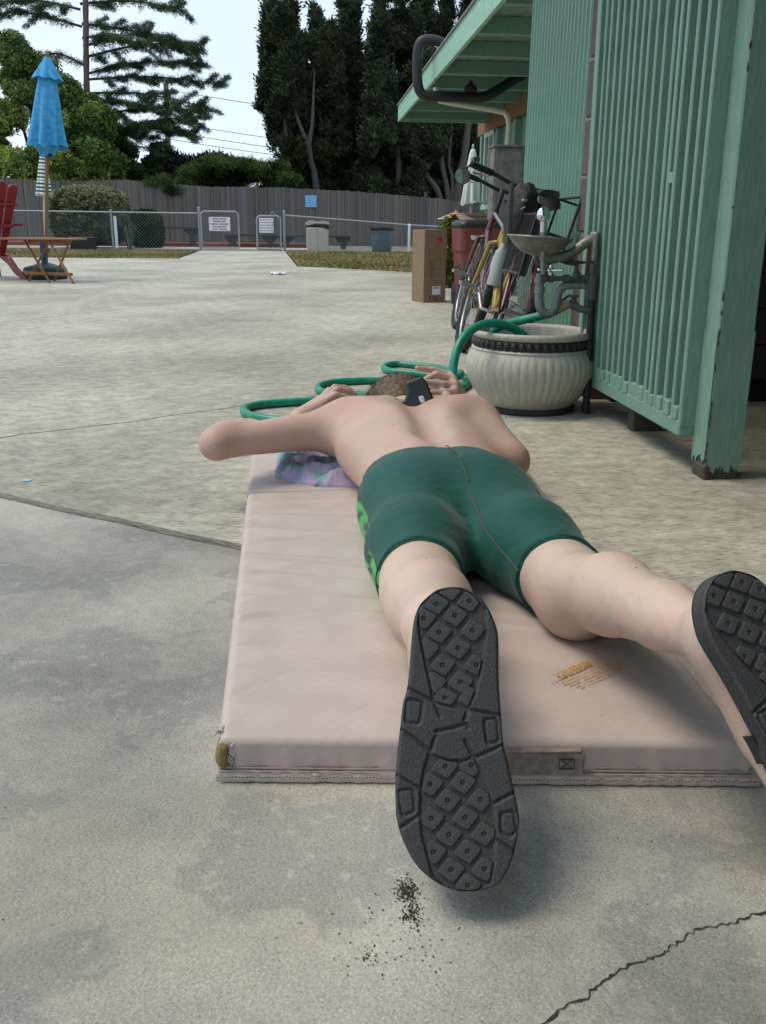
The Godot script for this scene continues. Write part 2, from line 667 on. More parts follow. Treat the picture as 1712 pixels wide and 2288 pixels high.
func build_ground() -> void:
	var earth := mat("earth", Color(0.16, 0.145, 0.11), 0.95, {"tex": texs["soft"], "scale": 0.3})
	var g := MB.new()
	g.quad(Vector3(-300, -0.12, 300), Vector3(300, -0.12, 300), Vector3(300, -0.12, -300), Vector3(-300, -0.12, -300), Vector3.UP)
	struct(obj("ground", g, earth))

	var worn := StandardMaterial3D.new()
	worn.albedo_texture = worn_concrete()
	worn.albedo_color = Color(0.66, 0.64, 0.605).linear_to_srgb()
	worn.roughness = 0.78
	worn.heightmap_enabled = true
	worn.heightmap_texture = grey("pores", 1024, noise(31, 0.45, 2), 0.0, 1.0)
	worn.heightmap_scale = 0.10
	worn.detail_enabled = true
	worn.detail_blend_mode = BaseMaterial3D.BLEND_MODE_MUL
	worn.detail_uv_layer = BaseMaterial3D.DETAIL_UV_2
	worn.detail_albedo = grey("macro", 256, noise(33, 0.012, 3), 0.78, 1.0)
	worn.uv2_triplanar = true
	worn.uv2_world_triplanar = true
	worn.uv2_scale = Vector3.ONE * 0.55

	var broom := StandardMaterial3D.new()
	broom.albedo_texture = broom_concrete(false)
	broom.albedo_color = Color(0.80, 0.78, 0.738).linear_to_srgb()
	broom.roughness = 0.85
	broom.heightmap_enabled = true
	broom.heightmap_texture = broom_concrete(true)
	broom.heightmap_scale = 0.20
	broom.uv1_triplanar = true
	broom.uv1_world_triplanar = true
	broom.uv1_scale = Vector3(1.05, 1.6, 1.6)
	broom.detail_enabled = true
	broom.detail_blend_mode = BaseMaterial3D.BLEND_MODE_MUL
	broom.detail_uv_layer = BaseMaterial3D.DETAIL_UV_2
	broom.detail_albedo = texs["macro"]
	broom.uv2_triplanar = true
	broom.uv2_world_triplanar = true
	broom.uv2_scale = Vector3.ONE * 0.23

	# the joint between the worn slab in front and the broomed deck
	var j1 := wander(Vector2(-4.0, -4.35), Vector2(4.0, 0.98), 90, 0.012, 41)
	var all := PackedVector2Array([Vector2(-40, 6), Vector2(40, 6), Vector2(40, -24.6), Vector2(-0.67, -24.6), Vector2(-0.2, -15.4), Vector2(1.5, -13.65), Vector2(9, -13.65), Vector2(9, -24.6), Vector2(40, -24.6), Vector2(40, -60)])
	all = PackedVector2Array([Vector2(-40, 6), Vector2(12, 6), Vector2(12, -13.6), Vector2(1.5, -13.65), Vector2(-0.2, -15.4), Vector2(-0.64, -24.9), Vector2(-2.8, -24.9), Vector2(-2.55, -18.6), Vector2(-40, -18.3)])
	var front := cut(all, j1, 1.0, 0.004)
	var rest := cut(all, j1, -1.0, 0.004)
	if Geometry2D.is_point_in_polygon(Vector2(0, -8), front):
		var keep := front
		front = rest
		rest = keep
	slab("pool_deck", front, 0.0, 0.1, worn, Vector2(-1.15, -2.6), 2.4)
	var lines := [wander(Vector2(-6.0, 0.82), Vector2(6, -7.82), 160, 0.03, 42)]
	var l2 := wander(Vector2(-7.0, 2.4), Vector2(5.0, -18.8), 160, 0.03, 43)
	var l3 := wander(Vector2(-14.0, -19.6), Vector2(9.0, -3.4), 160, 0.05, 44)
	var pieces: Array = [rest]
	var k := 0
	for ln: Array in [lines[0], l2, l3]:
		var next := []
		for p: PackedVector2Array in pieces:
			for s: float in [-1.0, 1.0]:
				var q := cut(p, ln, s, 0.0045)
				if q.size() > 2:
					next.append(q)
		pieces = next
		k += 1
	for p: PackedVector2Array in pieces:
		slab("concrete_slab", p, 0.011, 0.11, broom)
	# dirt at the bottom of the joints
	slab("joint_dirt", PackedVector2Array([Vector2(-39, 5), Vector2(11.5, 5), Vector2(11.5, -13), Vector2(-39, -18)]), -0.014, 0.02, mat("joint dirt", Color(0.05, 0.047, 0.042), 0.95))

	# a crack that runs out to the lower right, a little open, with crumbled lips
	var b := MB.new()
	var f := noise(47, 9.0, 3)
	var base: Array = [Vector3(0.10, 0, -0.50), Vector3(0.192, 0, -0.588), Vector3(0.236, 0, -0.615), Vector3(0.263, 0, -0.634), Vector3(0.299, 0, -0.650), Vector3(0.32, 0, -0.657), Vector3(0.366, 0, -0.683), Vector3(0.412, 0, -0.692), Vector3(0.445, 0, -0.706), Vector3(0.62, 0, -0.77), Vector3(0.9, 0, -0.84)]
	var path := curve(base, 0.004)
	var pts := PackedVector3Array()
	for i in path.size():
		var d := (path[mini(i + 1, path.size() - 1)] - path[maxi(i - 1, 0)]).normalized()
		var o := Vector3(-d.z, 0, d.x)
		var p := path[i] + o * f.get_noise_1d(i * 0.35) * 0.006
		var w := 0.0005 + 0.0007 * absf(f.get_noise_1d(i * 0.2 + 90.0)) + (0.0009 if f.get_noise_1d(i * 0.06 + 300.0) > 0.25 else 0.0)
		pts.append(p - o * w + Vector3.UP * 0.0012)
		pts.append(p + o * w + Vector3.UP * 0.0012)
	b.sheet(pts, 2, path.size())
	struct(obj("ground_crack", b, mat("crack", Color(0.035, 0.033, 0.03), 1.0)))
	var c := MB.new()
	pts = PackedVector3Array()
	path = curve([Vector3(0.05, 0, -0.655), Vector3(0.066, 0, -0.639), Vector3(0.096, 0, -0.614), Vector3(0.125, 0, -0.594)], 0.004)
	for i in path.size():
		var w := 0.0005 + 0.0002 * f.get_noise_1d(i * 0.9)
		pts.append(path[i] + Vector3(w, 0.0012, w))
		pts.append(path[i] + Vector3(-w, 0.0012, -w))
	c.sheet(pts, 2, path.size())
	struct(obj("ground_crack", c, mat("hair crack", Color(0.12, 0.115, 0.11), 1.0)))

func build_lawns() -> void:
	var soil := mat("lawn", Color(0.17, 0.16, 0.07), 0.95, {"tex": texs["soft"], "scale": 0.5, "bump": texs["bump"], "cm": 1.0})
	var left := PackedVector2Array([Vector2(-2.6, -18.65), Vector2(-2.86, -24.2), Vector2(-40, -24.4), Vector2(-40, -18.35)])
	var right := PackedVector2Array([Vector2(1.5, -13.72), Vector2(-0.14, -15.45), Vector2(-0.58, -24.9), Vector2(12, -24.9), Vector2(12, -13.68)])
	var inner := PackedVector2Array([Vector2(-40, -24.95), Vector2(14, -24.95), Vector2(14, -60), Vector2(-40, -60)])
	slab("lawn", left, 0.005, 0.1, soil)
	slab("lawn", right, 0.005, 0.1, soil)
	slab("yard", inner, -0.02, 0.1, mat("yard", Color(0.23, 0.215, 0.17), 0.95, {"tex": texs["soft"], "scale": 0.4}))
	# blades: a tuft is a few thin bent triangles
	var t := MB.new()
	for i in 7:
		var a := rng.randf() * TAU
		var o := Vector3(rng.randf_range(-0.03, 0.03), 0, rng.randf_range(-0.03, 0.03))
		var d := Vector3(cos(a), 0, sin(a))
		var w := Vector3(-d.z, 0, d.x) * 0.004
		var top := o + d * rng.randf_range(0.005, 0.03) + Vector3.UP * rng.randf_range(0.02, 0.045)
		t.tri(o - w, o + w, top, (d + Vector3.UP).normalized())
	var blade := mat("grass blades", Color(1, 1, 1), 0.9, {"vc": true})
	for poly: PackedVector2Array in [left, right]:
		var ts: Array[Transform3D] = []
		var cs := PackedColorArray()
		var f := noise(52, 0.5, 3)
		while ts.size() < 15000:
			var p := Vector2(rng.randf_range(-12.0 if poly == left else -0.7, 8.0 if poly == right else -2.5), rng.randf_range(-24.9, -13.6))
			if not Geometry2D.is_point_in_polygon(p, poly):
				continue
			var k := f.get_noise_2d(p.x, p.y) * 1.6 + 0.5 + rng.randf_range(-0.25, 0.25)
			cs.append(Color(0.21, 0.20, 0.06).lerp(Color(0.36, 0.31, 0.15), clampf(k, 0, 1)))
			ts.append(Transform3D(Basis(Vector3.UP, rng.randf() * TAU).scaled(Vector3.ONE * rng.randf_range(0.7, 1.5)), Vector3(p.x, 0.004, p.y)))
		var o := many("grass", t.mesh(), blade, ts, cs, self)
		tag(o, "dry yellowing lawn on the left, beside the umbrella" if poly == left else "dry yellowing lawn on the right, before the two bins", "grass")
	# red coping and pale deck of the small pool behind the low fence
	var b := MB.new()
	b.box(Vector3(-4.5, 0.06, -29.0), Vector3(9.0, 0.16, 0.5), 0.03)
	struct(obj("pool_coping", b, mat("red coping", Color(0.33, 0.09, 0.05), 0.8, {"tex": texs["grain"], "scale": 1.0})))
	var e := MB.new()
	e.box(Vector3(-4.5, 0.0, -30.1), Vector3(9.0, 0.12, 1.6), 0.02)
	struct(obj("pool_wall", e, mat("pool wall", Color(0.10, 0.11, 0.14), 0.6)))
	var w := MB.new()
	w.box(Vector3(-4.5, 0.0, -27.3), Vector3(9.0, 0.03, 2.6), 0.0)
	struct(obj("pool_path", w, mat("pale path", Color(0.50, 0.44, 0.40), 0.9, {"tex": texs["grain"], "scale": 1.0})))

func green(key := "green paint", k := 1.0) -> StandardMaterial3D:
	return mat(key, Color(0.205, 0.365, 0.285) * k, 0.5, {"tex": texs["streak"], "scale": Vector3(4, 0.5, 4), "bump": texs["bump"], "cm": 0.06})

# ragged sheet of paint that ends low down in flakes
func flake_edge(b: MB, a: Vector3, along: Vector3, width: float, y0: float, y1: float, out: Vector3, seed_: int) -> void:
	var f := noise(seed_, 30.0, 3)
	var k := 40
	var first := b.v.size()
	for i in k + 1:
		var t := float(i) / k
		var y := y0 + f.get_noise_1d(t * width * 1.2) * 0.030 + f.get_noise_1d(t * 6.0 * width + 7.0) * 0.012
		b.add(a + along * width * t + Vector3.UP * y, out)
		b.add(a + along * width * t + Vector3.UP * y1, out)
	for i in k:
		b.face(first + i * 2, first + i * 2 + 1, first + i * 2 + 3)
		b.face(first + i * 2, first + i * 2 + 3, first + i * 2 + 2)

func build_enclosure() -> void:
	var g := green()
	var wood := mat("weathered wood", Color(0.13, 0.105, 0.085), 0.9, {"tex": texs["grain"], "scale": Vector3(9, 1.2, 9), "bump": texs["bump"], "cm": 0.4})
	var top := 2.3
	# ---- slatted screen
	var s := thing("slatted_screen", "green slatted wooden screen on a rail, with a peeling end post standing on the concrete", "screen", Vector3(1.0, 0, -2.3))
	s.rotation.z = 0.014
	var zs := [-2.335, -2.395, -2.46, -2.525, -2.567, -2.612, -2.678, -2.742, -2.803, -2.862, -2.925, -2.985, -3.045, -3.105, -3.165, -3.225, -3.285]
	for i in zs.size():
		var b := mb(s)
		var tw := rng.randf_range(-0.05, 0.05)
		b.box(Vector3(1.044 + rng.randf_range(-0.003, 0.003), (0.135 + top) * 0.5, zs[i]), Vector3(0.10, top - 0.135, 0.0175), 0.003, Basis(Vector3.UP, tw) * Basis(Vector3.RIGHT, rng.randf_range(-0.0015, 0.0015)))
		obj("slat", b, g, s)
	for i in zs.size() - 1:
		var b := mb(s)
		var gap: float = zs[i] - zs[i + 1] - 0.021
		var h := rng.randf_range(0.034, 0.044)
		b.box(Vector3(1.017 + rng.randf_range(-0.003, 0.002), 0.155 + h * 0.5 - 0.004, (zs[i] + zs[i + 1]) * 0.5), Vector3(0.05, h, gap * rng.randf_range(0.82, 0.97)), 0.003)
		obj("spacer_block", b, g, s)
	var b := mb(s)
	b.box(Vector3(1.03, 0.132, -2.855), Vector3(0.075, 0.044, 1.05), 0.004)
	obj("bottom_rail", b, g, s)
	b = mb(s)
	b.box(Vector3(1.03, top + 0.03, -2.79), Vector3(0.1, 0.07, 1.2), 0.004)
	obj("top_rail", b, g, s)
	b = mb(s)
	b.box(Vector3(1.085, (0.085 + top) * 0.5, -2.285), Vector3(0.098, top - 0.085, 0.082), 0.004)
	var post := obj("end_post", b, g, s)
	b = mb(s)
	b.box(Vector3(1.085, 0.045, -2.285), Vector3(0.094, 0.09, 0.078), 0.005)
	b.box(Vector3(1.045, 0.025, -2.275), Vector3(0.02, 0.05, 0.07), 0.004, Basis(Vector3.FORWARD, -0.1))
	obj("weathered_foot", b, wood, s)
	b = mb(s)
	flake_edge(b, Vector3(1.0345, 0, -2.244), Vector3.FORWARD, 0.082, 0.062, 0.4, Vector3.LEFT, 61)
	flake_edge(b, Vector3(1.036, 0, -2.2425), Vector3.RIGHT, 0.098, 0.04, 0.4, Vector3.BACK, 62)
	obj("flaking_paint", b, g, s)
	# bare streaks where the paint has come off the corner of the post
	b = mb(s)
	for i in 34:
		var y := rng.randf_range(0.06, 1.6)
		if i < 12:
			y = rng.randf_range(0.06, 0.4)
		var h := rng.randf_range(0.003, 0.014)
		var w := rng.randf_range(0.0015, 0.004)
		b.prism(PackedVector2Array([Vector2(0, -h), Vector2(w, -h * 0.3), Vector2(w * 0.7, h * 0.5), Vector2(w * 0.2, h), Vector2(-w * 0.5, 0)]), 0.0012, Transform3D(Basis(), Vector3(1.037 + w * 0.3, y, -2.2432)))
	stuff(obj("bare_chips", b, wood, s))
	b = mb(s)
	b.box(Vector3(1.04, (0.11 + top) * 0.5, -3.345), Vector3(0.07, top - 0.11, 0.07), 0.02)
	obj("corner_column", b, g, s)
	b = mb(s)
	b.box(Vector3(1.10, 0.055, -2.86), Vector3(0.10, 0.11, 0.045), 0.004)
	obj("foot_block", b, wood, s)
	b = mb(s)
	b.box(Vector3(1.0, 0.78, -2.55), Vector3(0.012, 0.03, 0.03), 0.002)
	obj("latch", b, g, s)

	# ---- shed behind the screen
	var h := thing("shed", "dark open shed behind the green slatted screen, with ribbed green siding", "shed", Vector3(2.0, 0, -3.5))
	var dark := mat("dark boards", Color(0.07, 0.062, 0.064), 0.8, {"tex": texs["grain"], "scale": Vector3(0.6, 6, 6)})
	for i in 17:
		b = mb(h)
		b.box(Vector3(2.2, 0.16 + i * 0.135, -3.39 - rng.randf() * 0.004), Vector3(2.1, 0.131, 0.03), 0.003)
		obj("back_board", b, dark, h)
	b = mb(h)
	b.box(Vector3(2.2, 0.04, -3.385), Vector3(2.1, 0.08, 0.05), 0.003)
	obj("base_board", b, mat("black base", Color(0.012, 0.012, 0.013), 0.8), h)
	b = mb(h)
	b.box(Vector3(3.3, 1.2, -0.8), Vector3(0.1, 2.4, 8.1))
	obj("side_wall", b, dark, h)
	b = mb(h)
	b.box(Vector3(2.28, 1.16, -4.46), Vector3(1.98, 2.3, 1.94))
	obj("wall", b, green(), h)
	b = mb(h)
	b.box(Vector3(1.85, 2.42, -1.15), Vector3(3.1, 0.1, 9.0), 0.01)
	obj("roof", b, mat("shed roof", Color(0.16, 0.2, 0.17), 0.9), h)
	b = mb(h)
	b.box(Vector3(1.7, 1.3, 2.6), Vector3(3.3, 2.6, 0.2), 0.01)
	b.box(Vector3(0.2, 2.5, 1.4), Vector3(0.5, 0.1, 2.6), 0.01)
	obj("wing_wall", b, green(), h)
	# ribbed siding
	b = mb(h)
	var prof := PackedVector2Array()
	var z := -3.715
	var pitch := 0.0625
	while z > -5.44:
		prof.append(Vector2(z, 0.0))
		prof.append(Vector2(z - pitch * 0.55, 0.0))
		prof.append(Vector2(z - pitch * 0.66, -0.012))
		prof.append(Vector2(z - pitch * 0.88, -0.012))
		z -= pitch
	prof.append(Vector2(z, 0.0))
	for i in prof.size() - 1:
		var p := prof[i]
		var q := prof[i + 1]
		var nn := Vector3(-(p.x - q.x), 0, (p.y - q.y)).normalized()
		b.quad(Vector3(1.25 + p.y, 0.12, p.x), Vector3(1.25 + q.y, 0.12, q.x), Vector3(1.25 + q.y, 2.33, q.x), Vector3(1.25 + p.y, 2.33, p.x), nn)
	b.box(Vector3(1.265, 1.22, -5.47), Vector3(0.04, 2.3, 0.02), 0.003)
	obj("ribbed_siding", b, mat("siding", Color(0.245, 0.44, 0.34), 0.48, {"tex": texs["streak"], "scale": Vector3(3, 0.35, 3)}), h)
	b = mb(h)
	b.box(Vector3(1.32, 0.06, -4.58), Vector3(0.12, 0.12, 1.72), 0.01)
	obj("concrete_plinth", b, mat("plinth", Color(0.28, 0.27, 0.25), 0.9, {"tex": texs["soft"], "scale": 3.0}), h)

	# ---- pier of concrete blocks between siding and screen
	var p := thing("block_pier", "pinkish grey pier of concrete blocks between the ribbed siding and the slatted screen", "pier", Vector3(1.16, 0, -3.55))
	var bm := [mat("block a", Color(0.235, 0.165, 0.16), 0.95, {"tex": texs["grain"], "scale": 5.0, "bump": texs["bump"], "cm": 0.5}), mat("block b", Color(0.21, 0.155, 0.15), 0.95, {"tex": texs["grain"], "scale": 5.0, "bump": texs["bump"], "cm": 0.5})]
	for i in 11:
		b = mb(p)
		b.box(Vector3(1.165, 0.105 + i * 0.2095, -3.565), Vector3(0.19, 0.2, 0.29), 0.006)
		obj("concrete_block", b, bm[i % 2], p)
	b = mb(p)
	b.box(Vector3(1.168, 1.15, -3.565), Vector3(0.178, 2.3, 0.278))
	obj("mortar", b, mat("mortar", Color(0.36, 0.31, 0.29), 0.95), p)

func build_pavilion() -> void:
	var g := green()
	var r := thing("pavilion", "green painted pool building with deep eaves, running back behind the bicycles", "building", Vector3(3.0, 0, -10.0))
	var pale := mat("fascia paint", Color(0.30, 0.56, 0.42), 0.5, {"tex": texs["paint"], "scale": 0.8})
	var x0 := 1.5
	var z0 := -15.9
	var z1 := -5.75
	# fascia boards, butted end to end
	var b: MB
	for seg: Array in [[z0, -11.98], [-11.97, -8.0], [-7.99, z1]]:
		b = mb(r)
		b.box(Vector3(x0, 2.41, (seg[0] + seg[1]) * 0.5), Vector3(0.04, 0.25, seg[1] - seg[0]), 0.004)
		obj("fascia_board", b, pale, r)
	b = mb(r)
	b.box(Vector3(x0 + 1.5, 2.41, z0 - 0.022), Vector3(3.04, 0.25, 0.04), 0.004)
	obj("end_fascia", b, pale, r)
	b = mb(r)
	var nn := Vector3(-0.13, 1, 0).normalized()
	b.quad(Vector3(x0 - 0.04, 2.545, z0 - 0.06), Vector3(x0 - 0.04, 2.545, z1), Vector3(8.0, 3.4, z1), Vector3(8.0, 3.4, z0 - 0.06), nn)
	b.quad(Vector3(x0 - 0.04, 2.525, z0 - 0.06), Vector3(x0 - 0.04, 2.525, z1), Vector3(8.0, 3.38, z1), Vector3(8.0, 3.38, z0 - 0.06), -nn)
	b.quad(Vector3(x0 - 0.04, 2.525, z0 - 0.06), Vector3(x0 - 0.04, 2.525, z1), Vector3(x0 - 0.04, 2.545, z1), Vector3(x0 - 0.04, 2.545, z0 - 0.06), Vector3.LEFT)
	obj("roof", b, mat("roof gravel", Color(0.2, 0.2, 0.19), 0.95), r)
	# soffit boards and rafters
	var sof := mat("soffit paint", Color(0.27, 0.36, 0.30), 0.7, {"tex": texs["soft"], "scale": 1.0})
	var n := 0
	var z := z0 + 0.02
	while z < z1 - 0.3:
		b = mb(r)
		b.box(Vector3(x0 + 0.84, 2.44 + rng.randf() * 0.003, z + 0.14), Vector3(1.64, 0.02, 0.274), 0.002)
		obj("soffit_board", b, sof, r)
		if n % 4 == 0:
			b = mb(r)
			b.box(Vector3(x0 + 0.84, 2.36, z + 0.3), Vector3(1.64, 0.14, 0.09), 0.004)
			obj("rafter", b, g, r)
		z += 0.28
		n += 1
	# walls
	b = mb(r)
	b.box(Vector3(5.5, 1.25, -12.6), Vector3(4.98, 2.5, 7.6))
	obj("wall", b, g, r)
	b = mb(r)
	b.box(Vector3(2.97, 2.27, -13.4), Vector3(0.1, 0.28, 6.4), 0.006)
	obj("wooden_beam", b, mat("oiled wood", Color(0.30, 0.155, 0.055), 0.6, {"tex": texs["grain"], "scale": Vector3(6, 6, 0.7)}), r)
	for zz: float in [-16.2, -14.9, -13.6, -12.3, -11.0]:
		b = mb(r)
		b.box(Vector3(2.97, 1.06, zz), Vector3(0.12, 2.1, 0.14), 0.005)
		obj("wall_post", b, g, r)
	# window with a pale frame
	var wf := mat("window paint", Color(0.55, 0.66, 0.58), 0.5)
	b = mb(r)
	for q: Array in [[-15.97, 1.54, 0.07, 1.2], [-15.23, 1.54, 0.07, 1.2], [-15.6, 1.54, 0.05, 1.2]]:
		b.box(Vector3(2.965, q[1], q[0]), Vector3(0.07, q[3], q[2]), 0.004)
	b.box(Vector3(2.964, 2.10, -15.6), Vector3(0.075, 0.07, 0.81), 0.004)
	b.box(Vector3(2.964, 0.97, -15.6), Vector3(0.09, 0.07, 0.85), 0.004)
	var w := obj("window", b, wf, r)
	b = mb(r)
	b.box(Vector3(2.985, 1.54, -15.6), Vector3(0.01, 1.14, 0.72))
	obj("pane", b, mat("window glass", Color(0.03, 0.035, 0.04), 0.06, {"spec": 0.8}), w)
	# cream downpipe under the eaves
	b = mb(r)
	b.tube(curve([Vector3(1.53, 2.23, -11.66), Vector3(1.56, 2.11, -11.66), Vector3(1.68, 2.07, -11.66), Vector3(2.28, 1.99, -11.66), Vector3(2.39, 1.95, -11.66), Vector3(2.43, 1.84, -11.66), Vector3(2.425, 1.5, -11.66), Vector3(2.425, 0.0, -11.66)], 0.05), 0.034, 10)
	obj("downpipe", b, mat("cream pipe", Color(0.60, 0.57, 0.46), 0.5), r)
	# black flexible hose slung round the fascia
	var d := thing("flexible_duct", "thick black flexible hose slung around the green fascia under the eaves", "hose", Vector3(1.6, 2.1, -11.6))
	b = mb(d)
	b.tube(curve([Vector3(1.62, 2.65, -11.5), Vector3(1.50, 2.70, -11.5), Vector3(1.35, 2.70, -11.5), Vector3(1.295, 2.62, -11.5), Vector3(1.285, 2.45, -11.5), Vector3(1.30, 2.22, -11.5), Vector3(1.36, 2.13, -11.5), Vector3(1.5, 2.115, -11.5), Vector3(1.8, 2.11, -11.5), Vector3(2.02, 2.11, -11.5), Vector3(2.18, 2.16, -11.5), Vector3(2.45, 2.32, -11.5), Vector3(2.62, 2.41, -11.5)], 0.03), 0.058, 12)
	obj("tube", b, mat("black rubber", Color(0.014, 0.014, 0.016), 0.5), d)
	b = mb(d)
	b.ball(Vector3(1.92, 2.2, -11.5), Vector3(0.08, 0.06, 0.06), 10)
	b.box(Vector3(1.92, 2.24, -11.5), Vector3(0.05, 0.1, 0.04), 0.01)
	obj("hanger", b, mat("dull black", Color(0.02, 0.02, 0.02), 0.7), d)
	# grey cabinet in front of the wall
	var c := thing("electrical_cabinet", "tall grey metal cabinet standing behind the bicycles by the siding", "cabinet", Vector3(1.9, 0, -9.1))
	var gm := mat("cabinet grey", Color(0.24, 0.225, 0.20), 0.5, {"tex": texs["soft"], "scale": 1.5})
	b = mb(c)
	b.box(Vector3(1.90, 0.69, -9.12), Vector3(0.30, 1.36, 0.22), 0.008)
	obj("body", b, gm, c)
	b = mb(c)
	b.box(Vector3(1.90, 0.74, -9.006), Vector3(0.26, 1.2, 0.012), 0.004)
	var door := obj("door", b, gm, c)
	b = mb(c)
	b.box(Vector3(1.99, 0.8, -8.99), Vector3(0.02, 0.1, 0.025), 0.004)
	obj("handle", b, mat("dull black", Color(0.02, 0.02, 0.02), 0.7), door)
	b = mb(c)
	b.box(Vector3(1.90, 1.38, -9.11), Vector3(0.33, 0.02, 0.26), 0.004)
	obj("lid", b, gm, c)

# chain-link wires between two points, from the ground up to the rail
func chain_link(b: MB, a: Vector3, e: Vector3, y0: float, ya: float, ye: float, pitch: float) -> void:
	var len_ := Vector2(a.x - e.x, a.z - e.z).length()
	var d := Vector3(e.x - a.x, 0, e.z - a.z) / len_
	var o := Vector3(-d.z, 0, d.x)
	var hmax := maxf(ya, ye)
	var s := -hmax
	while s < len_:
		for dir: float in [1.0, -1.0]:
			# a wire that climbs at 45 degrees, clipped to the panel
			var s0 := s if dir > 0 else s + hmax
			var t0 := 0.0
			var t1 := hmax - y0
			if dir > 0:
				t0 = maxf(t0, -s0)
				t1 = minf(t1, len_ - s0)
			else:
				t0 = maxf(t0, s0 - len_)
				t1 = minf(t1, s0)
			if t1 - t0 < 0.03:
				continue
			var sm := clampf(s0 + dir * t1, 0, len_)
			t1 = minf(t1, lerpf(ya, ye, sm / len_) - y0)
			if t1 - t0 < 0.03:
				continue
			var p := Vector3(a.x, y0 + t0, a.z) + d * (s0 + dir * t0)
			var q := Vector3(a.x, y0 + t1, a.z) + d * (s0 + dir * t1)
			var w := (q - p).normalized().cross(o) * 0.0018
			b.quad(p - w, p + w, q + w, q - w, o)
			b.quad(p - o * 0.0018, p + o * 0.0018, q + o * 0.0018, q - o * 0.0018, w.normalized())
		s += pitch

func text_mesh(s: String, size: float, depth := 0.004) -> TextMesh:
	var t := TextMesh.new()
	var f := SystemFont.new()
	f.font_names = PackedStringArray(["Droid Sans"])
	f.font_weight = 700
	t.font = f
	t.text = s
	t.font_size = 32
	t.pixel_size = size / 32.0
	t.depth = depth
	return t

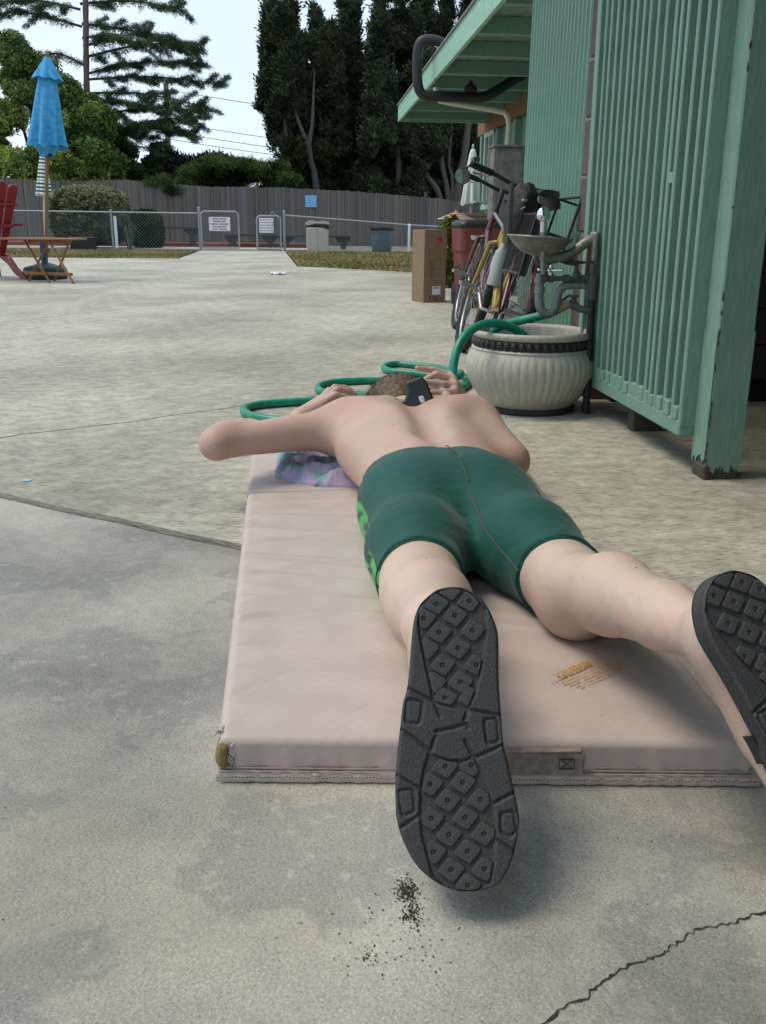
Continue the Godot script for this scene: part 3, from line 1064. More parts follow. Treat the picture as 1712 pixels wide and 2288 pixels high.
func build_far_fences() -> void:
	var galv := mat("galvanised", Color(0.30, 0.32, 0.33), 0.5, {"metal": 0.3})
	var white := mat("white paint", Color(0.72, 0.74, 0.76), 0.5)
	var dark_white := mat("sign white", Color(0.74, 0.70, 0.72), 0.5)
	var b: MB
	# low chain-link fence, left and right of the two gates
	var fl := thing("chain_link_fence", "low chain-link fence on the left, running past the round hedge to the gates", "fence", Vector3(-5.6, 0, -25))
	for p: Array in [[-11.0, galv, 0.95], [-8.2, galv, 0.95], [-5.08, galv, 0.97], [-2.84, galv, 1.06]]:
		b = mb(fl)
		b.tube(PackedVector3Array([Vector3(p[0], -0.05, -25), Vector3(p[0], p[2], -25)]), 0.034 if p[0] > -3 else 0.028, 10)
		b.ball(Vector3(p[0], p[2], -25), Vector3(0.038, 0.03, 0.038), 8)
		obj("post", b, p[1], fl)
	b = mb(fl)
	b.box(Vector3(-4.99, 0.44, -25.0), Vector3(0.07, 0.80, 0.05), 0.006)
	obj("white_marker", b, white, fl)
	b = mb(fl)
	b.tube(PackedVector3Array([Vector3(-11.4, 0.95, -25), Vector3(-2.84, 0.93, -25)]), 0.021, 8)
	obj("top_rail", b, galv, fl)
	b = mb(fl)
	chain_link(b, Vector3(-11.2, 0, -25), Vector3(-2.87, 0, -25), 0.03, 0.94, 0.93, 0.085)
	stuff(obj("wire_mesh", b, galv, fl))
	var fr := thing("chain_link_fence", "low chain-link fence on the right, behind the dry lawn and the two bins", "fence", Vector3(2.0, 0, -25))
	for p: Array in [[-0.64, 1.0], [5.2, 0.62]]:
		b = mb(fr)
		b.tube(PackedVector3Array([Vector3(p[0], -0.05, -25.02), Vector3(p[0], p[1], -25.02)]), 0.034, 10)
		b.ball(Vector3(p[0], p[1], -25.02), Vector3(0.04, 0.03, 0.04), 8)
		obj("post", b, galv, fr)
	b = mb(fr)
	b.tube(PackedVector3Array([Vector3(2.66, -0.05, -24.98), Vector3(2.66, 0.70, -24.98)]), 0.036, 10)
	b.ball(Vector3(2.66, 0.70, -24.98), Vector3(0.04, 0.03, 0.04), 8)
	obj("white_post", b, white, fr)
	b = mb(fr)
	b.tube(PackedVector3Array([Vector3(-0.64, 0.908, -25.02), Vector3(2.73, 0.69, -25.02), Vector3(5.2, 0.60, -25.02)]), 0.021, 8)
	obj("top_rail", b, galv, fr)
	b = mb(fr)
	chain_link(b, Vector3(-0.6, 0, -25.02), Vector3(5.2, 0, -25.02), 0.03, 0.90, 0.60, 0.085)
	stuff(obj("wire_mesh", b, galv, fr))
	# two gates with rounded frames
	var k := 0
	for g: Array in [[-2.78, -1.82, 0.0, 0.98, "wide left gate of the low fence, with a white lettered sign"], [-1.35, -0.73, -0.02, 0.885, "narrow right gate of the low fence, with a smaller white sign"]]:
		var t := thing("gate", "galvanised " + g[4], "gate", Vector3((g[0] + g[1]) * 0.5, 0, -24.9), "gates of the low fence")
		b = mb(t)
		var z := -24.9
		var y0: float = g[2] + 0.08
		var fp := PackedVector3Array([Vector3(g[0], y0, z)])
		for m in 7:
			var an := PI * 0.5 * m / 6.0
			fp.append(Vector3(float(g[0]) + 0.11 - cos(an) * 0.11, float(g[3]) - 0.11 + sin(an) * 0.11, z))
		for m in 7:
			var an := PI * 0.5 * m / 6.0
			fp.append(Vector3(float(g[1]) - 0.11 + sin(an) * 0.11, float(g[3]) - 0.11 + cos(an) * 0.11, z))
		fp.append(Vector3(g[1], y0, z))
		b.tube(fp, 0.022, 8)
		b.tube(PackedVector3Array([Vector3(g[0], y0, z), Vector3(g[1], y0, z)]), 0.022, 8)
		obj("frame", b, galv, t)
		b = mb(t)
		chain_link(b, Vector3(g[0], 0, z), Vector3(g[1], 0, z), y0, g[3] - 0.02, g[3] - 0.02, 0.085)
		stuff(obj("wire_mesh", b, galv, t))
		b = mb(t)
		if k == 0:
			b.box(Vector3(-2.305, 0.671, z + 0.03), Vector3(0.545, 0.345, 0.012), 0.004)
		else:
			b.box(Vector3(-1.10, 0.648, z + 0.03), Vector3(0.37, 0.365, 0.012), 0.004)
		var sg := obj("sign", b, dark_white, t)
		if k == 0:
			var red := mat("sign red", Color(0.35, 0.04, 0.05), 0.6)
			var ink := mat("sign ink", Color(0.09, 0.05, 0.07), 0.6)
			var lines := ["SWIM DIAPERS", "MANDATORY", "FOR ALL CHILDREN", "THAT ARE NOT", "POTTY TRAINED"]
			for i in 5:
				shared("lettering", text_mesh(lines[i], 0.062), red if i == 0 or i == 4 else ink, sg, Transform3D(Basis().scaled(Vector3(0.82, 0.82, 1)), Vector3(-2.305, 0.80 - i * 0.064, z + 0.0385) - t.position))
		else:
			for i in 5:
				b = mb(t)
				var x := -1.255
				while x < -0.96:
					var w := rng.randf_range(0.03, 0.08)
					var wy := 0.79 - i * 0.068
					while w > 0.012:
						b.box(Vector3(x, wy + rng.randf_range(-0.003, 0.003), z + 0.0385), Vector3(0.010, rng.randf_range(0.018, 0.028), 0.003))
						x += 0.0155
						w -= 0.0155
					x += 0.02
				stuff(obj("print_row", b, mat("print red", Color(0.38, 0.08, 0.1), 0.6) if i == 0 else mat("sign ink", Color(0.09, 0.05, 0.07), 0.6), sg))
			b = mb(t)
			b.tube(PackedVector3Array([Vector3(-1.0, 0.89, z), Vector3(-0.94, 1.0, z), Vector3(-0.86, 0.9, z)]), 0.012, 6)
			obj("latch", b, galv, t)
		k += 1

	# tall fence of split stakes along the back
	var wf := thing("stake_fence", "tall weathered grey-brown fence of split stakes across the back of the yard", "fence", Vector3(-3, 0, -34))
	var tops := PackedVector2Array([Vector2(-14.0, 2.15), Vector2(-10.56, 2.107), Vector2(-8.24, 2.03), Vector2(-6.34, 2.12), Vector2(-5.4, 2.03), Vector2(-3.49, 1.93), Vector2(-1.07, 1.93), Vector2(1.54, 1.84), Vector2(3.86, 1.68), Vector2(4.87, 1.62), Vector2(5.6, 1.47), Vector2(12.0, 1.2)])
	var stake := mat("stakes", Color(1, 1, 1), 0.95, {"vc": true, "tex": texs["grain"], "scale": Vector3(3, 0.4, 3)})
	var x := -14.0
	var f := noise(71, 0.6, 3)
	b = mb(wf)
	var start := x
	while x < 12.0:
		var w := rng.randf_range(0.028, 0.05)
		var top := 1.0
		for i in tops.size() - 1:
			if x >= tops[i].x and x < tops[i + 1].x:
				top = lerpf(tops[i].y, tops[i + 1].y, (x - tops[i].x) / (tops[i + 1].x - tops[i].x))
		top += rng.randf_range(-0.018, 0.014)
		var c := rng.randf_range(0.82, 1.15) * (1.0 + f.get_noise_1d(x) * 0.4)
		var warm := clampf(f.get_noise_1d(x * 2.0 + 40.0) + 0.35, 0, 1)
		b.col = Color(0.195, 0.178, 0.168).lerp(Color(0.205, 0.172, 0.148), warm) * c
		if rng.randf() < 0.03:
			b.col = Color(0.17, 0.11, 0.07) * c
		b.box(Vector3(x + w * 0.5, top * 0.5 - 0.05, -34.0 + rng.randf_range(-0.02, 0.02)), Vector3(w + 0.004, top + 0.1, 0.03), 0.0, Basis(Vector3.BACK, rng.randf_range(-0.006, 0.006)))
		x += w
		if x - start > 2.4:
			stuff(obj("stake_panel", b, stake, wf))
			b = mb(wf)
			start = x
	stuff(obj("stake_panel", b, stake, wf))
	for px: float in [-12.6, -10.2, -7.8, -5.4, -3.0, -0.6, 1.8, 4.2, 6.6]:
		b = mb(wf, Color(0.11, 0.095, 0.08))
		b.box(Vector3(px, 0.9, -34.08), Vector3(0.1, 1.9, 0.1))
		obj("post", b, stake, wf)
	b = mb(wf, Color(0.11, 0.095, 0.08))
	b.box(Vector3(-3, 0.35, -34.06), Vector3(22, 0.08, 0.05))
	obj("rail", b, stake, wf)
	b = mb(wf, Color(0.11, 0.095, 0.08))
	b.box(Vector3(-3, 1.1, -34.06), Vector3(22, 0.08, 0.05))
	obj("rail", b, stake, wf)
	# blue notice on that fence
	b = MB.new()
	b.box(Vector3(0, 0, 0), Vector3(0.41, 0.40, 0.02), 0.004)
	var s := obj("notice", b, mat("blue sign", Color(0.18, 0.42, 0.66), 0.4))
	s.position = Vector3(0.09, 1.48, -33.94)
	tag(s, "small square blue notice on the stake fence above the beige bin", "sign")

func bench(x0: float, x1: float, y: float, z: float, label: String) -> void:
	var t := thing("bench", label, "bench", Vector3((x0 + x1) * 0.5, 0, z), "plank benches before the stake fence")
	var wood := mat("bench wood", Color(0.075, 0.068, 0.06), 0.9, {"tex": texs["grain"], "scale": Vector3(1, 5, 5)})
	for i in 2:
		var b := mb(t)
		b.box(Vector3((x0 + x1) * 0.5, y, z + (i - 0.5) * 0.17), Vector3(x1 - x0, 0.07, 0.15), 0.006)
		obj("plank", b, wood, t)
	for px: float in [x0 + 0.22, x1 - 0.22]:
		var b := mb(t)
		b.prism(PackedVector2Array([Vector2(-0.24, 0), Vector2(0.24, 0), Vector2(0.22, -0.07), Vector2(0.1, -0.16), Vector2(0.075, -(y - 0.03)), Vector2(-0.075, -(y - 0.03)), Vector2(-0.1, -0.16), Vector2(-0.22, -0.07)]), 0.12, Transform3D(Basis(), Vector3(px, y - 0.036, z - 0.06)))
		obj("leg", b, wood, t)

func build_far_furniture() -> void:
	var b: MB
	bench(-4.75, -3.25, 0.56, -28.6, "plank bench left of the gates, beyond the low fence")
	bench(-2.52, -0.95, 0.37, -28.6, "plank bench seen through the two gates")
	bench(-0.90, 1.25, 0.36, -28.4, "plank bench half hidden behind the beige bin")
	# square beige bin with a hooded lid
	var t := thing("litter_bin", "square beige litter bin with a hooded top and black bag", "bin", Vector3(0.22, 0, -24.3))
	var beige := mat("beige plastic", Color(0.50, 0.46, 0.38), 0.6, {"tex": texs["paint"], "scale": 2.0})
	var black := mat("bin bag", Color(0.012, 0.013, 0.014), 0.35)
	b = mb(t)
	b.box(Vector3(0.22, 0.31, -24.3), Vector3(0.56, 0.62, 0.50), 0.02)
	obj("body", b, beige, t)
	for i in 2:
		b = mb(t)
		b.box(Vector3(0.085 + 0.27 * i, 0.30, -24.045), Vector3(0.245, 0.56, 0.012), 0.005)
		obj("side_panel", b, beige, t)
	b = mb(t)
	b.box(Vector3(0.22, 0.645, -24.3), Vector3(0.55, 0.07, 0.49), 0.02)
	b.prism(PackedVector2Array([Vector2(-0.1, 0.03), Vector2(0.29, 0.03), Vector2(0.29, -0.10), Vector2(0.2, -0.07), Vector2(0.08, -0.02), Vector2(-0.1, 0.0)]), 0.01, Transform3D(Basis(), Vector3(0.22, 0.66, -24.045)))
	obj("bag", b, black, t)
	b = mb(t)
	b.prism(PackedVector2Array([Vector2(-0.31, 0), Vector2(-0.30, 0.05), Vector2(-0.2, 0.105), Vector2(-0.12, 0.11), Vector2(-0.06, 0.09), Vector2(0.05, 0.085), Vector2(0.12, 0.1), Vector2(0.22, 0.1), Vector2(0.30, 0.06), Vector2(0.31, 0.0), Vector2(0.20, 0.02), Vector2(-0.05, 0.03), Vector2(-0.24, -0.02)]), 0.5, Transform3D(Basis(), Vector3(0.22, 0.68, -24.55)))
	obj("hood", b, beige, t)
	# round blue-grey bin
	t = thing("round_bin", "round blue-grey rubbish bin with a black liner over its rim", "bin", Vector3(1.88, 0, -24.3))
	b = mb(t)
	b.lathe(PackedVector2Array([Vector2(0, 0.02), Vector2(0.235, 0.02), Vector2(0.25, 0.05), Vector2(0.285, 0.50), Vector2(0.30, 0.50), Vector2(0.302, 0.56), Vector2(0.28, 0.56), Vector2(0.0, 0.5)]), 24, Transform3D(Basis(), Vector3(1.88, 0, -24.3)))
	obj("body", b, mat("blue grey plastic", Color(0.10, 0.135, 0.17), 0.55), t)
	b = mb(t)
	var fz := noise(75, 2.0, 2)
	b.lathe(PackedVector2Array([Vector2(0.27, 0.56), Vector2(0.306, 0.545), Vector2(0.315, 0.58), Vector2(0.31, 0.63), Vector2(0.27, 0.64), Vector2(0.2, 0.6), Vector2(0.0, 0.55)]), 28, Transform3D(Basis(), Vector3(1.88, 0, -24.3)), func(a: float, y: float) -> float: return fz.get_noise_2d(a * 1.5, y * 9.0) * 0.02)
	obj("liner", b, black, t)
	# closed white umbrella far to the right, striped market canopy and green skip of shrubs under it
	closed_umbrella("patio_umbrella", "closed white patio umbrella beyond the red wheeled bin", Vector3(2.92, 0, -17), 0.0, 1.05, 1.98, 0.17, mat("white cloth", Color(0.74, 0.73, 0.70), 0.9, {"rim": 0.3}), mat("white pole", Color(0.5, 0.48, 0.42), 0.5), false)
	t = thing("striped_parasol", "small low parasol with red and cream stripes behind the cardboard box", "parasol", Vector3(2.03, 0, -13))
	b = mb(t)
	b.tube(PackedVector3Array([Vector3(2.03, 0, -13), Vector3(2.03, 0.88, -13)]), 0.014, 8)
	obj("pole", b, mat("white pole", Color(0.5, 0.48, 0.42), 0.5), t)
	b = mb(t)
	var cols := [Color(0.62, 0.56, 0.46), Color(0.30, 0.06, 0.06)]
	for i in 9:
		b.col = cols[i % 2]
		var a0 := 0.015 + i * 0.028
		b.lathe(PackedVector2Array([Vector2(a0 + 0.028, 0.862 - (a0 + 0.028) * 0.40), Vector2(a0, 0.862 - a0 * 0.40)]), 16, Transform3D(Basis(), Vector3(2.03, 0, -13)))
	obj("canopy", b, mat("striped cloth", Color(1, 1, 1), 0.9, {"vc": true}), t)
	t = thing("crate", "plain tan crate partly hidden behind the red wheeled bin", "crate", Vector3(2.5, 0, -13.5))
	b = mb(t)
	b.box(Vector3(2.5, 0.4, -13.5), Vector3(0.62, 0.8, 0.5), 0.01)
	obj("body", b, mat("tan board", Color(0.32, 0.22, 0.15), 0.9), t)
	b = mb(t)
	b.box(Vector3(2.5, 0.82, -13.5), Vector3(0.66, 0.04, 0.54), 0.008)
	obj("lid", b, mat("tan board", Color(0.32, 0.22, 0.15), 0.9), t)
	t = thing("side_table", "small white-topped table by the pavilion wall", "table", Vector3(2.75, 0, -14.4))
	b = mb(t)
	b.box(Vector3(2.75, 1.02, -14.4), Vector3(0.5, 0.03, 0.4), 0.006)
	obj("tabletop", b, mat("white paint", Color(0.72, 0.74, 0.76), 0.5), t)
	for sx: float in [-0.2, 0.2]:
		for sz: float in [-0.15, 0.15]:
			b = mb(t)
			b.box(Vector3(2.75 + sx, 0.505, -14.4 + sz), Vector3(0.035, 1.0, 0.035), 0.003)
			obj("leg", b, mat("cabinet grey", Color(0.24, 0.225, 0.20), 0.5), t)

# a furled umbrella: pleated cloth round a pole
func closed_umbrella(called: String, label: String, at: Vector3, lean: float, y0: float, y1: float, r: float, cloth: Material, pole: Material, flounce: bool, stripes := false) -> Node3D:
	var t := thing(called, label, "umbrella", at)
	t.rotation.z = lean
	var b := MB.new()
	b.tube(PackedVector3Array([Vector3(0, 0.0, 0), Vector3(0, y1 + 0.01, 0)]), 0.021, 10)
	obj("pole", b, pole, t)
	b = MB.new()
	b.ball(Vector3(0, y1 + 0.035, 0), Vector3(0.022, 0.04, 0.022), 10)
	obj("finial", b, pole, t)
	var h := y1 - y0
	var pts := PackedVector3Array()
	var cols := PackedColorArray()
	var nu := 96
	var nv := 46
	for j in nv:
		var v := float(j) / (nv - 1)
		var base := r * (0.10 + 0.70 * pow(v, 0.42) + 0.20 * v)
		for i in nu:
			var a := TAU * i / nu
			var pleat := cos(a * 8.0) * (0.10 + 0.14 * v) + cos(a * 3.0 + 1.0) * 0.06 * v
			var sag := 0.018 * sin(a * 8.0) * v + 0.012 * sin(a * 3.0 + 0.6)
			var q := base * (0.92 + pleat * v)
			pts.append(Vector3(cos(a) * q, y1 - h * v + (sag * h if j > nv - 4 else 0.0), sin(a) * q))
			if stripes:
				cols.append(Color(0.70, 0.76, 0.72) if int(v * 24.0) % 2 == 0 else Color(0.012, 0.055, 0.045))
	b = MB.new()
	b.sheet(pts, nu, nv, true, cols, true)
	obj("canopy", b, cloth, t)
	if flounce:
		pts = PackedVector3Array()
		for j in 14:
			var v := j / 13.0
			for i in nu:
				var a := TAU * i / nu
				var q := r * (0.16 + 0.62 * v) * (1.0 + 0.16 * cos(a * 8.0) * v + 0.05 * cos(a * 3.0))
				pts.append(Vector3(cos(a) * q, y1 + 0.015 - h * 0.245 * v - cos(a * 8.0 + 0.4) * 0.012 * v, sin(a) * q))
		b = MB.new()
		b.sheet(pts, nu, 14, true, PackedColorArray(), true)
		obj("vent_flounce", b, cloth, t)
		# gathered hem hanging under the canopy
		pts = PackedVector3Array()
		for j in 10:
			var v := j / 9.0
			for i in nu:
				var a := TAU * i / nu
				var q := r * (0.62 - 0.30 * v) * (1.0 + 0.2 * cos(a * 5.0 + v))
				pts.append(Vector3(cos(a) * q, y0 + 0.02 - 0.12 * v - 0.03 * v * cos(a * 2.0 + 2.0), sin(a) * q))
		b = MB.new()
		b.sheet(pts, nu, 10, true, PackedColorArray(), true)
		obj("hem_lining", b, cloth, t)
	return t

# a small spray of leaves: n thin leaf-sized faces in a ball of radius 1
func leaf_spray(n: int, len_: float, wid: float, upward: float, seed_: int) -> ArrayMesh:
	var r := RandomNumberGenerator.new()
	r.seed = seed_
	var b := MB.new()
	for i in n:
		var d := Vector3(r.randfn(), r.randfn() + upward, r.randfn()).normalized()
		var o := Vector3(r.randfn(), r.randfn(), r.randfn()) * 0.38
		var s := d.cross(Vector3(r.randfn(), r.randfn(), r.randfn())).normalized()
		var nn := s.cross(d)
		var tip := o + d * len_
		var mid := o + d * len_ * 0.5
		b.tri(o, mid + s * wid, tip, nn)
		b.tri(o, tip, mid - s * wid, (nn + s * 0.3).normalized())
	return b.mesh()

class Crown:
	var ts: Array[Transform3D] = []
	var cs := PackedColorArray()

# leaves through an ellipsoid, thicker towards its skin, with holes where the noise is low
func fill(c: Crown, r: RandomNumberGenerator, f: FastNoiseLite, at: Vector3, rad: Vector3, n: int, size: float, dark: Color, light: Color, hole := -0.2, up := 0.0) -> void:
	var made := 0
	var tries := 0
	while made < n and tries < n * 6:
		tries += 1
		var d := Vector3(r.randfn(), r.randfn(), r.randfn()).normalized()
		var q := pow(r.randf(), 0.45)
		var p := at + d * rad * q
		var k := f.get_noise_3dv(p)
		if k < hole:
			continue
		made += 1
		var g := clampf(0.5 + f.get_noise_3dv(p * 2.3 + Vector3(50, 0, 0)) * 1.2 + r.randf_range(-0.3, 0.3), 0, 1)
		c.cs.append(dark.lerp(light, g))
		var b := Basis.from_euler(Vector3(r.randf_range(-0.5, 0.5), r.randf() * TAU, r.randf_range(-0.5, 0.5))) if up > 0 else Basis.from_euler(Vector3(r.randf() * TAU, r.randf() * TAU, r.randf() * TAU))
		c.ts.append(Transform3D(b.scaled(Vector3.ONE * size * r.randf_range(0.7, 1.35)), p))

func trunk(b: MB, ps: Array, r0: float, r1: float) -> void:
	var path := curve(ps, 0.25)
	var rad := PackedFloat32Array()
	for i in path.size():
		rad.append(lerpf(r0, r1, float(i) / (path.size() - 1)) * (1.0 + 0.08 * sin(i * 1.7)))
	b.tube(path, rad, 9)

func build_trees() -> void:
	var r := RandomNumberGenerator.new()
	r.seed = 77
	var leaf := mat("leaves", Color(1, 1, 1), 0.75, {"vc": true, "spec": 0.25, "back": Color(0.25, 0.3, 0.1)})
	var bark := mat("grey bark", Color(0.155, 0.13, 0.115), 0.95, {"tex": texs["grain"], "scale": Vector3(2.5, 0.5, 2.5), "bump": texs["bump"], "cm": 2.0})
	var dark_bark := mat("dark bark", Color(0.06, 0.05, 0.04), 0.95)
	var f := noise(81, 0.55, 3)
	var b: MB
	var up_spray := leaf_spray(14, 1.1, 0.16, 1.6, 5)
	var round_spray := leaf_spray(14, 0.7, 0.22, 0.2, 6)
	var fine_spray := leaf_spray(16, 0.8, 0.09, 0.4, 7)

	# --- tall dark cypresses behind the stake fence
	var cyp := [
		[-0.95, 5.2, 0.55, 6.0, 2600, "slender dark cypress at the left edge of the tall group"],
		[0.35, 3.6, 1.0, 8.0, 5200, "tall dark cypress with a pale forked trunk over the stake fence"],
		[2.0, 3.0, 1.15, 9.0, 6000, "broad dark cypress in the middle of the tall group"],
		[3.6, 3.2, 1.1, 9.0, 5600, "dark cypress to the left of the green eaves"],
		[5.3, 3.6, 1.2, 8.5, 5200, "dark cypress with several bare leaning trunks beside the pavilion"],
		[7.4, 3.4, 1.5, 8.5, 3600, "dark cypress half hidden behind the green eaves"],
	]
	for i in cyp.size():
		var q: Array = cyp[i]
		var z := -40.0 - (i % 3) * 1.2
		var s := (-z) / 40.0
		var t := thing("cypress", q[5], "tree", Vector3(q[0] * s, 0, z), "dark cypresses behind the stake fence")
		b = mb(t)
		var x: float = q[0] * s
		if i == 1:
			trunk(b, [Vector3(x + 0.1, 0, z + 1.3), Vector3(x - 0.05, 2.4, z + 1.3), Vector3(x - 0.28, 3.3, z + 1.35), Vector3(x - 0.33, 3.9, z + 1.4)], 0.17, 0.13)
			trunk(b, [Vector3(x - 0.33, 3.8, z + 1.4), Vector3(x - 0.75, 4.8, z + 1.4), Vector3(x - 0.98, 5.9, z + 1.3), Vector3(x - 0.9, 6.8, z + 0.6)], 0.09, 0.03)
			trunk(b, [Vector3(x - 0.30, 3.8, z + 1.4), Vector3(x - 0.16, 4.6, z + 1.4), Vector3(x - 0.10, 5.6, z + 1.1), Vector3(x + 0.0, 7.2, z + 0.3)], 0.09, 0.03)
		elif i == 4:
			trunk(b, [Vector3(x + 0.35, 0, z + 1.3), Vector3(x + 0.05, 1.9, z + 1.3), Vector3(x - 0.65, 2.9, z + 1.3), Vector3(x - 1.0, 4.2, z + 1.2), Vector3(x - 1.05, 6.5, z + 0.9)], 0.15, 0.07)
			trunk(b, [Vector3(x + 0.4, 0, z + 1.2), Vector3(x + 0.4, 2.0, z + 1.2), Vector3(x + 0.1, 3.4, z + 1.2), Vector3(x + 0.05, 6.0, z + 0.9)], 0.14, 0.07)
			trunk(b, [Vector3(x + 0.75, 0, z + 1.3), Vector3(x + 0.8, 2.0, z + 1.3), Vector3(x + 1.05, 3.6, z + 1.3), Vector3(x + 1.35, 6.2, z + 0.9)], 0.20, 0.12)
			trunk(b, [Vector3(x + 0.45, 0.5, z + 1.25), Vector3(x + 0.6, 2.4, z + 1.25), Vector3(x + 0.42, 3.4, z + 1.2), Vector3(x + 0.6, 5.5, z + 1.0)], 0.1, 0.05)
		else:
			trunk(b, [Vector3(x, 0, z), Vector3(x + 0.15, 3.0, z + 0.3), Vector3(x - 0.05, 6.0, z - 0.2), Vector3(x, 9.0, z - 0.3)], 0.16, 0.03)
		obj("trunk", b, bark if i in [1, 4] else dark_bark, t)
		var c := Crown.new()
		# upright plumes of different heights make the outline
		var plumes := 13
		var dark := Color(0.016, 0.024, 0.014)
		var light := Color(0.075, 0.094, 0.048)
		for k in plumes:
			var ox := r.randf_range(-1.5, 1.5) * float(q[2])
			var oz := r.randf_range(-1.0, 0.9) * float(q[2])
			var hgt := float(q[3]) * r.randf_range(0.35, 1.05) * (1.0 - 0.22 * absf(ox) / float(q[2]))
			var low := float(q[1]) - 1.0 + r.randf_range(-0.8, 1.2)
			var steps := 6
			for m in steps:
				var y := low + hgt * m / steps
				var w := float(q[2]) * 0.46 * (1.0 - 0.55 * m / steps) * r.randf_range(0.8, 1.2)
				fill(c, r, f, Vector3(x + ox * (1.0 - 0.3 * m / steps), y + 0.6, z + oz), Vector3(w, hgt / steps * 0.85, w), int(q[4]) * 3 / (plumes * steps), 0.16, dark, light, -0.1, 1.0)
		# dead brown and low green twigs
		for k in 9:
			fill(c, r, f, Vector3(x + r.randf_range(-1, 1) * float(q[2]), r.randf_range(1.5, 3.6), z + r.randf_range(-0.6, 0.8)), Vector3(0.6, 0.7, 0.6), 120, 0.2, Color(0.012, 0.018, 0.008), Color(0.045, 0.055, 0.02), -0.1, 1.0)
		many("crown", up_spray, leaf, c.ts, c.cs, t)

	# --- low dark evergreens that close the view under the cypresses
	var shr := [[0.9, 2.0, 1.3, 1.3, "dark evergreen shrub under the forked cypress trunk"], [3.0, 1.9, 1.5, 1.5, "dark evergreen shrub in the shade of the middle cypress"], [5.0, 1.7, 1.2, 1.2, "dark evergreen shrub behind the leaning trunks"], [7.2, 1.6, 1.6, 1.6, "dark evergreen shrub behind the pavilion wall"]]
	for q: Array in shr:
		var t := thing("evergreen_shrub", q[4], "shrub", Vector3(q[0], 0, -42.5), "dark shrubs under the cypresses")
		b = mb(t)
		trunk(b, [Vector3(q[0], 0, -42.5), Vector3(q[0], 1.6, -42.5)], 0.1, 0.05)
		obj("stem", b, dark_bark, t)
		var c := Crown.new()
		fill(c, r, f, Vector3(q[0], q[1], -42.5), Vector3(q[2], 1.7, q[3]), 2600, 0.26, Color(0.008, 0.014, 0.006), Color(0.03, 0.045, 0.016), -0.5)
		many("crown", round_spray, leaf, c.ts, c.cs, t)

	# --- spreading juniper over the fence
	var t := thing("juniper", "spreading green juniper leaning over the top of the stake fence", "shrub", Vector3(-3.3, 0, -35.6))
	b = mb(t)
	trunk(b, [Vector3(-3.3, 0, -35.6), Vector3(-3.3, 1.3, -35.6), Vector3(-2.6, 2.2, -35.5)], 0.14, 0.05)
	trunk(b, [Vector3(-3.3, 1.0, -35.6), Vector3(-4.3, 2.1, -35.4)], 0.09, 0.04)
	obj("stem", b, dark_bark, t)
	var c := Crown.new()
	for k in 34:
		var u := r.randf()
		var x := lerpf(-5.2, -0.6, u)
		var top := lerpf(2.15, 2.95, clampf(u * 2.4, 0, 1)) + r.randf_range(-0.5, 0.05)
		fill(c, r, f, Vector3(x, top - 0.15, -35.6 + r.randf_range(-0.9, 0.9)), Vector3(0.62, 0.17, 0.55), 260, 0.13, Color(0.014, 0.032, 0.010), Color(0.085, 0.125, 0.028), -0.6)
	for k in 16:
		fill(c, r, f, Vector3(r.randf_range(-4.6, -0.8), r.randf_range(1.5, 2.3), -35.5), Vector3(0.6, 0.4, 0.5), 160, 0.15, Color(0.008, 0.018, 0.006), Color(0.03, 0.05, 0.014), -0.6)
	for p: Array in [[-5.35, 2.02], [-4.9, 2.1], [-4.75, 1.78]]:
		fill(c, r, f, Vector3(p[0], p[1], -34.2), Vector3(0.45, 0.16, 0.35), 300, 0.12, Color(0.014, 0.032, 0.010), Color(0.075, 0.11, 0.026), -0.6)
	many("crown", fine_spray, leaf, c.ts, c.cs, t)

	# --- purple-leaved bush
	t = thing("purple_bush", "dark purple-leaved bush behind the juniper, under the pine boughs", "shrub", Vector3(-4.8, 0, -40.5))
	b = mb(t)
	trunk(b, [Vector3(-4.8, 0, -40.5), Vector3(-4.8, 2.2, -40.5)], 0.12, 0.06)
	obj("stem", b, dark_bark, t)
	c = Crown.new()
	for k in 16:
		var x := r.randf_range(-6.0, -3.6)
		fill(c, r, f, Vector3(x, 2.55 + r.randf_range(-0.5, 0.75) * (1.0 - absf(x + 4.9) / 2.4), -40.5 + r.randf_range(-0.5, 0.5)), Vector3(0.42, 0.5, 0.42), 170, 0.2, Color(0.008, 0.006, 0.008), Color(0.030, 0.020, 0.022), -0.5, 1.0)
	many("crown", up_spray, leaf, c.ts, c.cs, t)

	# --- pine with a straight pole of a trunk and long level boughs
	t = thing("pine_tree", "tall pine with a straight grey trunk and long drooping boughs against the sky", "tree", Vector3(-8.95, 0, -40.5))
	b = mb(t)
	trunk(b, [Vector3(-8.95, 0, -40.5), Vector3(-8.85, 5.0, -40.5), Vector3(-8.55, 9.5, -40.5), Vector3(-8.5, 12, -40.5)], 0.14, 0.10)
	obj("trunk", b, mat("pine bark", Color(0.13, 0.115, 0.10), 0.95), t)
	c = Crown.new()
	var boughs := [
		[9.1, 4.2, -0.3], [8.9, -3.6, -0.2], [8.3, -4.4, 0.15], [8.4, 4.6, -1.0], [7.6, 3.8, 0.1], [7.2, 5.0, 0.25], [6.9, -2.2, 0.1], [6.6, 4.7, 0.35], [6.4, 5.6, -0.2], [5.9, 5.0, -0.7], [5.6, 4.4, -0.95],
		[5.0, 4.9, 0.15], [4.5, 4.5, -0.25], [4.2, 3.6, 0.3], [5.6, -2.6, 0.2], [9.6, 2.6, 0.5], [7.9, 2.6, -0.6], [3.6, 3.2, -0.1], [9.9, -2.2, 0.4], [4.1, 4.7, 0.62], [3.9, 2.4, 0.2],
	]
